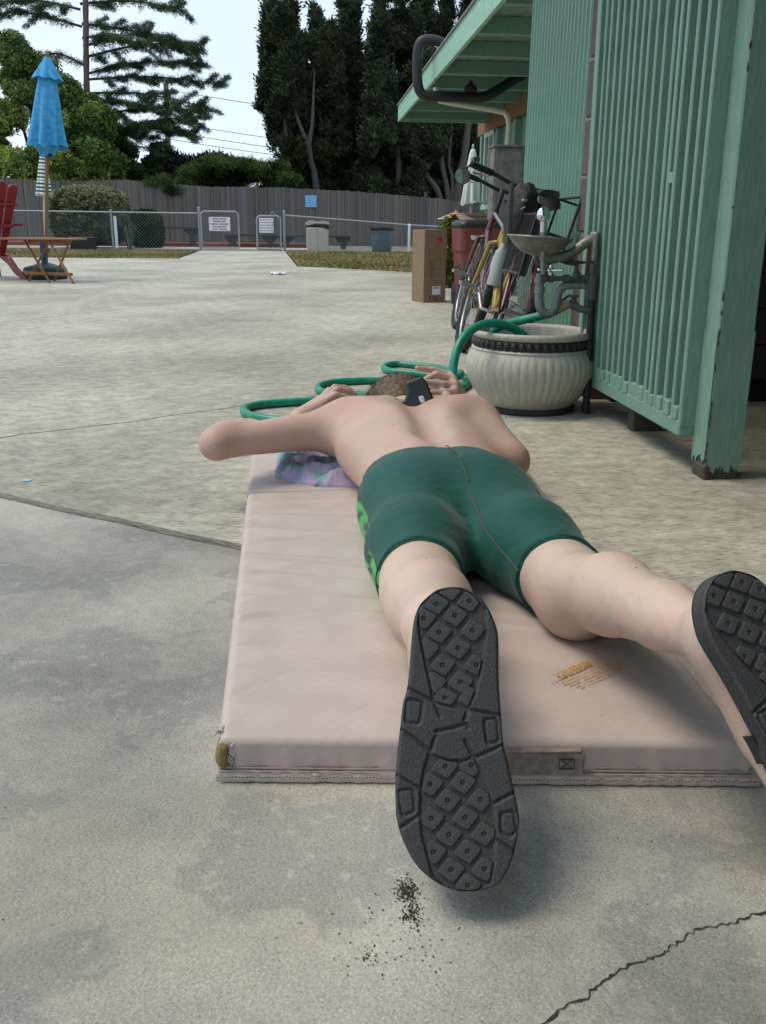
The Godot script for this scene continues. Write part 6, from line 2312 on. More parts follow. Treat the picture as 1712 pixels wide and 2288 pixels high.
func sandals(man: Node3D) -> void:
	var outline := smooth_loop(flat(OUT), 4)
	var grooves: Array = []
	var boxes: Array = []
	for q: Array in GROOVES:
		var p := flat(q)
		grooves.append(p)
		var rc := Rect2(p[0], Vector2.ZERO)
		for w in p:
			rc = rc.expand(w)
		boxes.append(rc.grow(3.0))
	var wins: Array = []
	var wbox: Array = []
	for q: Array in WINDOWS:
		var p := flat(q)
		var a := Geometry2D.offset_polygon(p, -3.0, Geometry2D.JOIN_ROUND)
		p = Geometry2D.offset_polygon(a[0], 3.0, Geometry2D.JOIN_ROUND)[0]
		wins.append(p)
		var rc := Rect2(p[0], Vector2.ZERO)
		for w in p:
			rc = rc.expand(w)
		wbox.append(rc.grow(3.0))
	var zones: Array = [flat(ZONES[0]), flat(ZONES[1])]
	# rows from heel to toe, each from edge to edge
	var nv := 236
	var nu := 96
	var base: Array = []   # (u, v, h)
	for j in nv:
		var s := float(j) / (nv - 1)
		var v := lerpf(-0.9, 293.9, 0.5 - 0.5 * cos(PI * s) if s < 0.06 or s > 0.94 else s)
		if s < 0.06:
			v = lerpf(-0.95, 293.9 * 0.06, pow(s / 0.06, 1.8))
		elif s > 0.94:
			v = lerpf(293.95, 293.9 * 0.94, pow((1.0 - s) / 0.06, 1.8))
		else:
			v = 293.9 * s
		var lo := 1e9
		var hi := -1e9
		for i in outline.size():
			var a := outline[i]
			var e := outline[(i + 1) % outline.size()]
			if (a.y - v) * (e.y - v) <= 0 and a.y != e.y:
				var x := lerpf(a.x, e.x, (v - a.y) / (e.y - a.y))
				lo = minf(lo, x)
				hi = maxf(hi, x)
		if lo > hi:
			lo = 5.0
			hi = 5.0
		for i in nu:
			var u := lerpf(lo, hi, 0.5 - 0.5 * cos(PI * i / (nu - 1.0)) if i < 6 or i > nu - 7 else float(i) / (nu - 1))
			u = lerpf(lo, hi, float(i) / (nu - 1))
			var p := Vector2(u, v)
			var h := 0.0
			for z: PackedVector2Array in zones:
				if Geometry2D.is_point_in_polygon(p, z):
					h = -2.8
			for k in grooves.size():
				if boxes[k].has_point(p):
					var d := seg_dist(p, grooves[k], false)
					if d < 2.2:
						h = minf(h, -2.9 * clampf((2.0 - d) / 1.1, 0, 1))
			for k in wins.size():
				if wbox[k].has_point(p):
					var d := seg_dist(p, wins[k], true)
					if Geometry2D.is_point_in_polygon(p, wins[k]):
						h = minf(h, -0.9)
					h = minf(h, -2.6 * clampf((2.1 - d) / 1.1, 0, 1))
			var ed := minf(minf(u - lo, hi - u), minf(v + 1.0, 294.0 - v) * 0.8)
			h -= pow(clampf((3.0 - ed) / 3.0, 0, 1), 2.0) * 3.0
			base.append(Vector3(u, v, h))
	var rubber := mat("black rubber sole", Color(0.085, 0.083, 0.086), 0.62, {"spec": 0.4, "bump": texs["bump"], "cm": 0.06, "scale": 12.0, "tex": grey("scuff", 512, noise(105, 0.05, 5), 0.62, 1.0)})
	var lugm := mat("worn rubber lug", Color(0.105, 0.102, 0.103), 0.66, {"spec": 0.35, "bump": texs["bump"], "cm": 0.06, "scale": 14.0, "tex": texs["scuff"]})
	var frames := [
		[Vector3(0.1350, 0.2909, -0.8553), Vector3(0.0230, -0.8617, 0.5068), Vector3(0.9957, 0.0654, 0.0661), Vector3(-0.0902, 0.5031, 0.8595), 1.0, "black sandal on the left foot, its whole tread towards the viewer"],
		[Vector3(0.4126, 0.3184, -0.8146), Vector3(0.4037, -0.7999, 0.4440), Vector3(0.9114, 0.3097, -0.2709), Vector3(0.0792, 0.5140, 0.8541), -1.0, "black sandal on the right foot, partly beyond the right edge"]]
	for fr: Array in frames:
		var o: Vector3 = fr[0]
		var t: Vector3 = fr[1]
		var w: Vector3 = fr[2] * fr[4]
		var n: Vector3 = fr[3]
		var place := func(q: Vector3) -> Vector3: return o + (w * q.x + t * q.y + n * q.z) * 0.001
		var b := mb(man)
		var pts := PackedVector3Array()
		for q: Vector3 in base:
			pts.append(place.call(q))
		b.sheet(pts, nu, nv, fr[4] > 0.0)
		if b.n[nu * nv / 2].dot(n) < 0:
			b.turn_from(0, 0)
		# make sure that the sheet faces along n
		# side wall of the midsole
		var ring := PackedVector3Array()
		var m := outline.size()
		for j in 7:
			var z: float = [-2.9, -4.5, -8.0, -12.0, -16.0, -20.0, -24.0][j]
			var grow: float = [0.0, 0.3, -0.6, -1.2, -0.4, 0.2, -0.8][j]
			for i in m:
				var a := outline[i]
				var tg := (outline[(i + 1) % m] - outline[(i - 1 + m) % m]).normalized()
				var nr := Vector2(-tg.y, tg.x)
				if nr.dot(a - Vector2(0, 147)) < 0:
					nr = -nr
				a += nr * grow
				ring.append(place.call(Vector3(a.x, a.y, z)))
		var fb := b.v.size()
		var fx := b.ix.size()
		b.sheet(ring, m, 7, false, PackedColorArray(), true)
		# turn the wall outwards if it came out inside
		var mid := o + t * 0.147
		if (b.v[fb + m * 2] - (mid - man.position)).dot(b.n[fb + m * 2]) < 0:
			b.turn_from(fb, fx)
		var tri := Geometry2D.triangulate_polygon(outline)
		var fi := b.v.size()
		for q in outline:
			b.add(place.call(Vector3(q.x, q.y, -24.0)), -n)
		for i in range(0, tri.size(), 3):
			b.face(fi + tri[i], fi + tri[i + 1], fi + tri[i + 2])
		var sd := obj("sandal", b, rubber, man)
		sd.set_meta("label", fr[5])
		# lugs
		for k in range(0, LUGS.size(), 2):
			var c := Vector2(LUGS[k], LUGS[k + 1])
			var aa := Vector2(18.0, 11.7) * 0.455
			var bb := Vector2(-15.0, 15.7) * 0.455
			var poly := PackedVector2Array([c + aa + bb, c - aa + bb, c - aa - bb, c + aa - bb])
			poly = Geometry2D.offset_polygon(Geometry2D.offset_polygon(poly, -2.6, Geometry2D.JOIN_ROUND)[0], 2.2, Geometry2D.JOIN_ROUND)[0]
			var zn: PackedVector2Array = zones[0 if c.y < 140 else 1]
			var inner := Geometry2D.offset_polygon(zn, -0.6, Geometry2D.JOIN_ROUND)
			var got := Geometry2D.intersect_polygons(poly, inner[0])
			if got.size() == 0 or got[0].size() < 3:
				continue
			poly = got[0]
			var whole := Geometry2D.is_point_in_polygon(c, poly) and seg_dist(c, poly, true) > 3.4
			var ct := c
			if not whole:
				ct = Vector2.ZERO
				for q in poly:
					ct += q
				ct /= poly.size()
			b = mb(man)
			var nr := 30
			var rings: Array = []
			if whole:
				rings = [[1.0, 0.0, -3.0], [1.0, 0.0, -0.7], [0.97, 0.0, -0.15], [0.90, 0.0, 0.1], [0.0, 3.0, 0.1], [0.0, 2.5, -0.5], [0.0, 2.3, -1.7], [0.0, 1.3, -1.8], [0.0, 1.1, -0.9], [0.0, 0.02, -0.7]]
			else:
				rings = [[1.0, 0.0, -3.0], [1.0, 0.0, -0.7], [0.96, 0.0, -0.15], [0.86, 0.0, 0.1], [0.02, 0.0, 0.1]]
			pts = PackedVector3Array()
			for rg: Array in rings:
				for i in nr:
					var d := Vector2.from_angle(TAU * i / nr)
					var far := 0.0
					for e in poly.size():
						var hit = Geometry2D.segment_intersects_segment(ct, ct + d * 60.0, poly[e], poly[(e + 1) % poly.size()])
						if hit != null:
							far = maxf(far, ct.distance_to(hit))
					var q := ct + d * (far * float(rg[0]) + float(rg[1]))
					pts.append(place.call(Vector3(q.x, q.y, rg[2])))
			b.sheet(pts, nr, rings.size(), fr[4] < 0.0, PackedColorArray(), true)
			if b.n[nr * 3].dot(n) < 0:
				b.turn_from(0, 0)
			obj("tread_lug", b, lugm, sd)
		# straps round the foot: across the toes, the instep and behind the heel
		var strap := mat("black strap", Color(0.018, 0.018, 0.02), 0.6, {"bump": texs["grain"], "cm": 0.1, "scale": 20.0})
		for q: Array in [[222.0, 52.0, 44.0, 62.0], [168.0, 48.0, 38.0, 72.0]]:
			b = mb(man)
			pts = PackedVector3Array()
			for j in 2:
				for i in 25:
					var a := PI * i / 24.0
					pts.append(place.call(Vector3(cos(a) * float(q[1]) * 1.08 - 3.0, float(q[0]) + (j - 0.5) * 30.0 + sin(a) * 6.0, -20.0 - sin(a) * float(q[3]))))
			b.sheet(pts, 25, 2, false)
			obj("strap", b, strap, sd)

# dark case held at the back of the neck
func build_case() -> void:
	var x := Vector3(0.9969, 0.010, 0.0783)
	var y := Vector3(0.0141, 0.9535, -0.3011)
	var z := Vector3(-0.0776, 0.3012, 0.9504)
	var o := Vector3(0.2400, 0.2600, -2.1735)
	var t := thing("handheld_case", "dark green-black moulded case with silver badge, held behind the man's head", "case", o)
	t.basis = Basis(x, y, z)
	# outline in thousandths of a crop unit, turned into metres
	var raw := [385,200, 480,150, 600,105, 690,90, 780,190, 830,310, 900,480, 960,600, 925,680, 700,770, 500,850, 410,890, 330,860, 290,740, 240,600, 350,530, 385,430, 400,330]
	var p := PackedVector2Array()
	for i in range(0, raw.size(), 2):
		p.append(Vector2(raw[i] - 455.0, -(raw[i + 1] - 388.0)) * 0.000126)
	p = smooth_loop(p, 2)
	var b := MB.new()
	b.prism(p, 0.030, Transform3D(Basis(), Vector3(0, 0, -0.018)), 0.005)
	obj("shell", b, mat("dark green plastic", Color(0.016, 0.026, 0.025), 0.5, {"bump": texs["bump"], "cm": 0.03, "scale": 20.0}), t)
	var lx := func(q: Array) -> PackedVector2Array:
		var r := PackedVector2Array()
		for i in range(0, q.size(), 2):
			r.append(Vector2(q[i] - 455.0, -(q[i + 1] - 388.0)) * 0.000126)
		return r
	b = MB.new()
	b.prism(lx.call([620,485, 640,465, 690,455, 715,470, 735,530, 745,575, 665,590, 655,575, 630,520]), 0.0012, Transform3D(Basis(), Vector3(0, 0, 0.0118)), 0.0003)
	var bd := obj("badge", b, mat("silver", Color(0.75, 0.76, 0.80), 0.35, {"metal": 0.4}), t)
	b = MB.new()
	b.prism(lx.call([667,592, 746,577, 768,620, 755,650, 725,665, 695,650]), 0.0012, Transform3D(Basis(), Vector3(0, 0, 0.0118)), 0.0003)
	obj("badge_base", b, mat("copper", Color(0.38, 0.22, 0.17), 0.4, {"metal": 0.3}), bd)
	b = MB.new()
	b.prism(lx.call([680,500, 690,495, 708,525, 700,530]), 0.0004, Transform3D(Basis(), Vector3(0, 0, 0.0131)))
	b.prism(lx.call([695,535, 722,530, 722,538, 697,545]), 0.0004, Transform3D(Basis(), Vector3(0, 0, 0.0131)))
	obj("emblem", b, mat("dull black", Color(0.02, 0.02, 0.02), 0.7), bd)
	# sleeve with the barcode sticker
	b = MB.new()
	b.prism(lx.call([-130,600, -100,570, 215,500, 262,560, 330,850, 250,900, -60,900]), 0.024, Transform3D(Basis(), Vector3(0, 0, -0.020)), 0.004)
	var sl := obj("sleeve", b, mat("dark green plastic", Color(0.016, 0.026, 0.025), 0.5), t)
	b = MB.new()
	b.prism(lx.call([-125,610, 0,575, 225,520, 300,800, 150,880, -90,870]), 0.0008, Transform3D(Basis(), Vector3(0, 0, 0.0042)))
	var lb := obj("barcode_label", b, mat("white label", Color(0.72, 0.72, 0.75), 0.5), sl)
	b = MB.new()
	var px := 25.0
	var k := 0
	while px < 190.0:
		var wd := rng.randf_range(3.0, 9.0)
		if k != 6 and k != 7:
			var yy := 640.0 - px * 0.26
			b.prism(lx.call([px, yy, px + wd, yy - wd * 0.26, px + wd + 22.0, yy - wd * 0.26 + 75.0, px + 22.0, yy + 75.0]), 0.0003, Transform3D(Basis(), Vector3(0, 0, 0.0051)))
		px += wd + rng.randf_range(3.0, 7.0)
		k += 1
	stuff(obj("bars", b, mat("ink", Color(0.03, 0.03, 0.05), 0.6), lb))

func build_towel() -> void:
	# a crumpled tie-dyed towel under chest and head
	var t := thing("towel", "crumpled lilac and turquoise towel on the mat under the man's chest", "towel", Vector3(0.1, 0.055, -2.25))
	var f := noise(111, 1.0, 3)
	f.domain_warp_enabled = true
	f.domain_warp_amplitude = 0.3
	f.domain_warp_frequency = 2.0
	var nu := 150
	var nv := 110
	var pts := PackedVector3Array()
	var cols := PackedColorArray()
	for j in nv:
		for i in nu:
			var x := lerpf(-0.094, 0.42, float(i) / (nu - 1))
			var z := lerpf(-2.035, -2.60, float(j) / (nv - 1))
			# outline of the heap
			var near := -2.045 - 0.11 * pow(clampf((0.02 - x) / 0.115, 0, 1), 1.6)
			var far := -2.58 + 0.30 * pow(clampf((0.02 - x) / 0.115, 0, 1), 1.5)
			var e := minf(near - z, z - far)
			e = minf(e, (x + 0.094) * 1.4)
			e = minf(e, (0.42 - x))
			var dome := pow(clampf(e / 0.045, 0, 1), 0.55)
			var fold := 1.0 - absf(sin((x * 9.0 + z * 46.0 + f.get_noise_2d(x * 5.0, z * 5.0) * 2.6)))
			var fold2 := f.get_noise_2d(x * 11.0 + 3.0, z * 26.0)
			var h := 0.018 + 0.024 * pow(fold, 0.8) + 0.008 * fold2
			if x < 0.02:
				h += 0.006 * clampf(1.0 - absf(z + 2.16) / 0.08, 0, 1)
			var y := 0.057 + (h * dome if e > 0 else -0.03)
			pts.append(Vector3(x, y + f.get_noise_2d(x * 160.0, z * 160.0) * 0.0014 * dome, z))
			var v := f.get_noise_2d(x * 9.0 + 30.0, z * 12.0)
			var lil := Color(0.40, 0.33, 0.50)
			var turq := Color(0.20, 0.38, 0.39)
			var c := lil.lerp(turq, clampf((v + 0.02 + (0.45 - fold) * 0.5) * 4.0, 0, 1))
			c = c.lerp(Color(0.10, 0.24, 0.20), clampf((f.get_noise_2d(x * 14.0, z * 14.0 + 70.0) - 0.28) * 6.0, 0, 1))
			cols.append(c * (0.95 + 0.12 * f.get_noise_2d(x * 90.0, z * 90.0)))
	var b := MB.new()
	b.xf.origin = -t.position
	b.sheet(pts, nu, nv, false, cols)
	obj("cloth", b, mat("terry cloth", Color(1, 1, 1), 0.95, {"vc": true, "rim": 0.4, "bump": texs["bump"], "cm": 0.25, "scale": 12.0}), t)

func build_pot_and_hose() -> void:
	var c := Vector3(0.799, 0.011, -3.25)
	var t := thing("planter_pot", "large pale fluted clay pot with a dark beaded band, holding the green hose", "pot", c)
	var clay := mat("pale glazed clay", Color(0.54, 0.515, 0.44), 0.55, {"tex": grey("clay", 512, noise(121, 0.02, 4), 0.8, 1.0), "scale": Vector3(5, 1.2, 5), "bump": texs["bump"], "cm": 0.08})
	var b := MB.new()
	var rib := func(a: float, y: float) -> float:
		var k := clampf((y - 0.03) / 0.03, 0, 1) * clampf((0.213 - y) / 0.014, 0, 1)
		return 0.0033 * k * (pow(absf(cos(a * 25.0)), 0.5) - 0.7)
	var body := PackedVector2Array([Vector2(0.150, 0.006), Vector2(0.160, 0.022), Vector2(0.172, 0.034), Vector2(0.186, 0.05), Vector2(0.203, 0.074), Vector2(0.218, 0.10), Vector2(0.229, 0.126), Vector2(0.2345, 0.152), Vector2(0.2335, 0.176), Vector2(0.2275, 0.195), Vector2(0.221, 0.207), Vector2(0.2155, 0.216), Vector2(0.213, 0.222)])
	var prof := PackedVector2Array()
	for i in body.size() - 1:
		for k in 3:
			prof.append(body[i].cubic_interpolate(body[i + 1], body[maxi(i - 1, 0)], body[mini(i + 2, body.size() - 1)], k / 3.0))
	prof.append(body[body.size() - 1])
	var pp := PackedVector3Array()
	for q in prof:
		for i in 368:
			var an := TAU * i / 368.0
			var rr: float = q.x + rib.call(an, q.y)
			pp.append(Vector3(cos(an) * rr, q.y, sin(an) * rr))
	b.sheet(pp, 368, prof.size(), false, PackedColorArray(), true)
	if b.n[368 * 20].dot(b.v[368 * 20]) < 0:
		b.turn_from(0, 0)
	obj("body", b, clay, t)
	b = MB.new()
	b.lathe(PackedVector2Array([Vector2(0.213, 0.2215), Vector2(0.217, 0.2235), Vector2(0.214, 0.2275), Vector2(0.206, 0.230), Vector2(0.2055, 0.262), Vector2(0.212, 0.265), Vector2(0.2165, 0.271), Vector2(0.2175, 0.279), Vector2(0.214, 0.286), Vector2(0.207, 0.288), Vector2(0.199, 0.284), Vector2(0.196, 0.274), Vector2(0.196, 0.2), Vector2(0.19, 0.15)]), 96)
	obj("rim", b, clay, t)
	var black := mat("black glaze", Color(0.020, 0.022, 0.021), 0.45)
	b = MB.new()
	b.lathe(PackedVector2Array([Vector2(0.2065, 0.2285), Vector2(0.2085, 0.231), Vector2(0.2085, 0.2605), Vector2(0.2065, 0.263)]), 96)
	obj("dark_band", b, black, t)
	b = MB.new()
	for i in 48:
		var a := TAU * i / 48.0
		var r := Vector3(cos(a), 0, sin(a))
		var bs := Basis(Vector3(-r.z, 0, r.x), Vector3.UP, -r)
		b.ball(r * 0.2085 + Vector3.UP * 0.246, Vector3(0.0132, 0.0160, 0.009), 10, bs)
		b.ball(r * 0.2145 + Vector3.UP * 0.246, Vector3(0.0045, 0.0045, 0.003), 6, bs)
	stuff(obj("rosettes", b, black, t))
	b = MB.new()
	b.lathe(PackedVector2Array([Vector2(0.0, -0.004), Vector2(0.162, -0.004), Vector2(0.168, 0.004), Vector2(0.169, 0.014), Vector2(0.164, 0.022), Vector2(0.155, 0.024)]), 96, Transform3D(), func(a: float, _y: float) -> float: return 0.0016 * sin(a * 60.0))
	obj("foot_ring", b, mat("dark clay foot", Color(0.045, 0.045, 0.043), 0.8, {"tex": texs["grain"], "scale": 20.0}), t)
	b = MB.new()
	b.lathe(PackedVector2Array([Vector2(0.194, 0.17), Vector2(0.12, 0.18), Vector2(0.0, 0.175)]), 40)
	obj("soil", b, mat("dry soil", Color(0.09, 0.078, 0.066), 1.0, {"tex": texs["grain"], "scale": 14.0, "bump": texs["bump"], "cm": 0.6}), t)

	var h := thing("garden_hose", "green garden hose running from the tap through the pot, looped beyond the man", "hose", Vector3(0.5, 0, -3.3))
	var rub := mat("green hose", Color(0.012, 0.33, 0.205), 0.38, {"tex": texs["soft"], "scale": 4.0})
	var y := 0.0265
	b = mb(h)
	b.tube(curve([Vector3(0.887, 0.392, -3.154), Vector3(0.857, 0.375, -3.156), Vector3(0.820, 0.357, -3.17), Vector3(0.755, 0.335, -3.21), Vector3(0.71, 0.318, -3.25), Vector3(0.668, 0.285, -3.30), Vector3(0.66, 0.21, -3.31), Vector3(0.70, 0.20, -3.20), Vector3(0.80, 0.20, -3.13), Vector3(0.88, 0.205, -3.2), Vector3(0.86, 0.22, -3.28), Vector3(0.80, 0.245, -3.23), Vector3(0.752, 0.285, -3.192), Vector3(0.697, 0.316, -3.174), Vector3(0.624, 0.330, -3.143), Vector3(0.553, 0.313, -3.101), Vector3(0.503, 0.266, -3.059), Vector3(0.478, 0.194, -3.017), Vector3(0.479, 0.129, -2.985), Vector3(0.487, 0.07, -2.96), Vector3(0.47, y, -2.92), Vector3(0.41, y, -2.87), Vector3(0.37, y, -2.95), Vector3(0.45, y, -3.2), Vector3(0.56, y, -3.5), Vector3(0.625, y, -3.632), Vector3(0.665, y, -3.79), Vector3(0.65, y, -3.98), Vector3(0.575, y, -4.156), Vector3(0.495, y, -4.214), Vector3(0.413, y, -4.27), Vector3(0.361, y, -4.23), Vector3(0.337, y, -4.145), Vector3(0.355, y, -4.05), Vector3(0.429, y, -3.995), Vector3(0.54, y, -3.93), Vector3(0.63, y + 0.03, -3.80), Vector3(0.59, y + 0.032, -3.66), Vector3(0.45, y, -3.70), Vector3(0.35, y, -3.77), Vector3(0.25, y, -3.787), Vector3(0.191, y, -3.777), Vector3(0.112, y, -3.755), Vector3(0.048, y, -3.688), Vector3(0.030, y, -3.60), Vector3(0.045, y, -3.518), Vector3(0.095, y, -3.476), Vector3(0.157, y, -3.455), Vector3(0.24, y, -3.43), Vector3(0.23, y, -3.39), Vector3(0.153, y, -3.378), Vector3(0.03, y, -3.334), Vector3(-0.089, y, -3.301), Vector3(-0.188, y, -3.259), Vector3(-0.227, y, -3.209), Vector3(-0.234, y, -3.143), Vector3(-0.20, y, -3.05), Vector3(-0.10, y, -2.98), Vector3(0.05, y, -2.96)], 0.018), 0.0152, 14)
	obj("tube", b, rub, h)
	b = mb(h)
	b.tube(PackedVector3Array([Vector3(0.896, 0.396, -3.154), Vector3(0.877, 0.387, -3.154), Vector3(0.832, 0.363, -3.165), Vector3(0.824, 0.359, -3.168)]), PackedFloat32Array([0.016, 0.0175, 0.0185, 0.0165]), 14)
	obj("ferrule", b, mat("worn brass sleeve", Color(0.27, 0.21, 0.12), 0.6), h)

func q3(x: float, y: float, dz := 0.0) -> Vector3:
	return Vector3(x * 0.84, 0.645 + (y - 0.645) * 0.84, -3.15 + dz * 0.6)

func build_fountain() -> void:
	var t := thing("drinking_fountain", "old drinking fountain with shallow bowl, chrome bubbler and corroded pipes above the pot", "fountain", Vector3(0.9, 0.3, -3.42))
	var iron := mat("corroded pipe", Color(0.11, 0.15, 0.14), 0.7, {"tex": texs["grain"], "scale": 12.0, "bump": texs["bump"], "cm": 0.25, "metal": 0.2})
	var pale := mat("galvanised pipe", Color(0.30, 0.325, 0.31), 0.55, {"tex": texs["soft"], "scale": 12.0, "metal": 0.25})
	var chrome := mat("chrome", Color(0.80, 0.81, 0.83), 0.12, {"metal": 1.0})
	var bronze := mat("cast bowl", Color(0.33, 0.32, 0.27), 0.45, {"tex": texs["soft"], "scale": 7.0, "metal": 0.35})
	var b := mb(t)
	b.lathe(PackedVector2Array([Vector2(0.0, -0.058), Vector2(0.025, -0.058), Vector2(0.06, -0.046), Vector2(0.09, -0.022), Vector2(0.108, 0.0), Vector2(0.114, 0.003), Vector2(0.112, 0.007), Vector2(0.104, 0.004), Vector2(0.085, -0.016), Vector2(0.05, -0.034), Vector2(0.0, -0.042)]), 40, Transform3D(Basis(Vector3.BACK, -0.06), q3(0.932, 0.607)))
	obj("bowl", b, bronze, t)
	# curved arm to the pier
	b = mb(t)
	b.tube(curve([q3(0.955, 0.535), q3(0.985, 0.530), q3(1.03, 0.537), q3(1.075, 0.556), q3(1.115, 0.588), q3(1.15, 0.605)], 0.015), PackedFloat32Array(range(60).map(func(i: int) -> float: return 0.022 - 0.005 * sin(i * 0.25))), 12)
	b.box(q3(1.155, 0.575), Vector3(0.02, 0.10, 0.06), 0.006)
	obj("bracket_arm", b, bronze, t)
	b = mb(t)
	b.tube(curve([q3(1.148, 0.60), q3(1.145, 0.54), q3(1.142, 0.47), q3(1.14, 0.44)], 0.02), 0.013, 10)
	obj("rusty_pipe", b, mat("rusty pipe", Color(0.15, 0.095, 0.06), 0.85, {"tex": texs["grain"], "scale": 15.0}), t)
	# bubbler standpipe in front of the bowl
	b = mb(t)
	b.tube(PackedVector3Array([q3(0.936, 0.47, 0.1), q3(0.932, 0.50, 0.1), q3(0.930, 0.56, 0.1), q3(0.928, 0.60, 0.1), q3(0.927, 0.63, 0.1)]), 0.0085, 12)
	b.tube(PackedVector3Array([q3(0.927, 0.605, 0.1), q3(0.926, 0.632, 0.1)]), 0.0125, 10)
	var sp := obj("standpipe", b, pale, t)
	b = mb(t)
	b.ball(q3(0.922, 0.695, 0.1), Vector3(0.023, 0.026, 0.014), 16)
	b.tube(PackedVector3Array([q3(0.926, 0.63, 0.1), q3(0.924, 0.672, 0.1)]), 0.012, 12)
	obj("bubbler", b, chrome, sp)
	# drain, trap and waste pipe
	b = mb(t)
	b.tube(PackedVector3Array([q3(0.961, 0.548), q3(0.963, 0.50), q3(0.966, 0.44)]), 0.013, 12)
	b.tube(PackedVector3Array([q3(0.961, 0.548), q3(0.962, 0.522)]), 0.024, 12)
	obj("drain", b, pale, t)
	b = mb(t)
	b.tube(curve([q3(0.938, 0.47, 0.02), q3(0.938, 0.42, 0.02), q3(0.940, 0.36, 0.02), q3(0.950, 0.325, 0.02), q3(0.976, 0.312, 0.02), q3(1.002, 0.325, 0.02), q3(1.012, 0.36, 0.02), q3(1.018, 0.395, 0.02), q3(1.035, 0.418, 0.02), q3(1.065, 0.425, 0.02), q3(1.16, 0.425, 0.02)], 0.012), 0.0150, 14)
	for p: Array in [[0.938, 0.445, 0.020, 0.012], [0.939, 0.405, 0.0185, 0.012]]:
		b.tube(PackedVector3Array([q3(p[0], p[1] - p[3], 0.02), q3(p[0], p[1] + p[3], 0.02)]), p[2], 12)
	obj("trap", b, pale, t)
	b = mb(t)
	b.tube(PackedVector3Array([q3(0.935, 0.452, 0.05), q3(1.0, 0.452, 0.05), q3(1.09, 0.450, 0.05), q3(1.17, 0.452, 0.05)]), 0.0085, 12)
	for x: float in [0.945, 0.978, 1.04, 1.115]:
		b.tube(PackedVector3Array([q3(x - 0.012, 0.452, 0.05), q3(x + 0.012, 0.452, 0.05)]), 0.0135, 8)
	obj("supply_pipe", b, iron, t)
	b = mb(t)
	b.tube(PackedVector3Array([q3(0.975, 0.452, 0.05), q3(0.974, 0.482, 0.05)]), 0.009, 10)
	for i in 4:
		var a := TAU * i / 4.0 + 0.4
		b.tube(PackedVector3Array([q3(0.974, 0.483, 0.05), q3(0.974, 0.483, 0.05) + Vector3(cos(a), 0.05, sin(a)) * 0.038]), PackedFloat32Array([0.006, 0.0045]), 8)
		b.ball(q3(0.974, 0.483, 0.05) + Vector3(cos(a), 0.05, sin(a)) * 0.039, Vector3.ONE * 0.007, 8)
	b.ball(q3(0.974, 0.497, 0.05), Vector3(0.006, 0.012, 0.006), 8)
	obj("cross_handle", b, chrome, t)
	b = mb(t)
	b.tube(PackedVector3Array([q3(1.082, 0.452, 0.05), q3(1.081, 0.475, 0.05), q3(1.080, 0.485, 0.05), q3(1.080, 0.515, 0.05)]), PackedFloat32Array([0.014, 0.013, 0.007, 0.006]), 10)
	var gate := obj("gate_valve", b, iron, t)
	b = mb(t)
	var ring := PackedVector3Array()
	for i in 24:
		ring.append(q3(1.080, 0.516, 0.05) + Vector3(cos(TAU * i / 24.0), 0, sin(TAU * i / 24.0)) * 0.026)
	b.tube(ring, 0.0042, 8, false, true)
	for i in 4:
		var a := TAU * i / 4.0 + 0.3
		b.tube(PackedVector3Array([q3(1.080, 0.516, 0.05), q3(1.080, 0.516, 0.05) + Vector3(cos(a), 0, sin(a)) * 0.026]), 0.0032, 6)
	obj("handwheel", b, mat("dull black", Color(0.02, 0.02, 0.02), 0.7), gate)
	# rising main beside the pier
	b = mb(t)
	b.tube(PackedVector3Array([q3(1.148, 0.51, 0.05), q3(1.148, 0.47, 0.05), q3(1.149, 0.465, 0.05), q3(1.150, 0.42, 0.05), q3(1.152, 0.415, 0.05), q3(1.153, 0.37, 0.05)]), PackedFloat32Array([0.009, 0.009, 0.021, 0.021, 0.017, 0.017]), 14)
	obj("pipe_fitting", b, iron, t)
	b = mb(t)
	b.tube(PackedVector3Array([q3(1.153, 0.37, 0.05), q3(1.156, 0.30, 0.05), q3(1.160, 0.1, 0.05), q3(1.165, -0.10, 0.05)]), 0.013, 14)
	obj("rising_main", b, mat("tarred pipe", Color(0.022, 0.020, 0.022), 0.6, {"tex": texs["grain"], "scale": 12.0}), t)
	# hose tap
	b = mb(t)
	b.tube(PackedVector3Array([q3(1.15, 0.325, 0.05), q3(1.11, 0.33, 0.03), q3(1.085, 0.345, 0.0), q3(1.068, 0.350, -0.005)]), PackedFloat32Array([0.012, 0.013, 0.014, 0.015]), 12)
	b.tube(PackedVector3Array([q3(1.092, 0.34, 0.01), q3(1.086, 0.372, 0.01)]), 0.009, 10)
	var tap := obj("hose_tap", b, iron, t)
	b = mb(t)
	for i in 5:
		var a := TAU * i / 5.0
		b.ball(q3(1.084, 0.378, 0.01) + Vector3(cos(a), 0.15, sin(a)) * 0.011, Vector3(0.0085, 0.005, 0.0085), 8)
	obj("tap_handle", b, iron, tap)

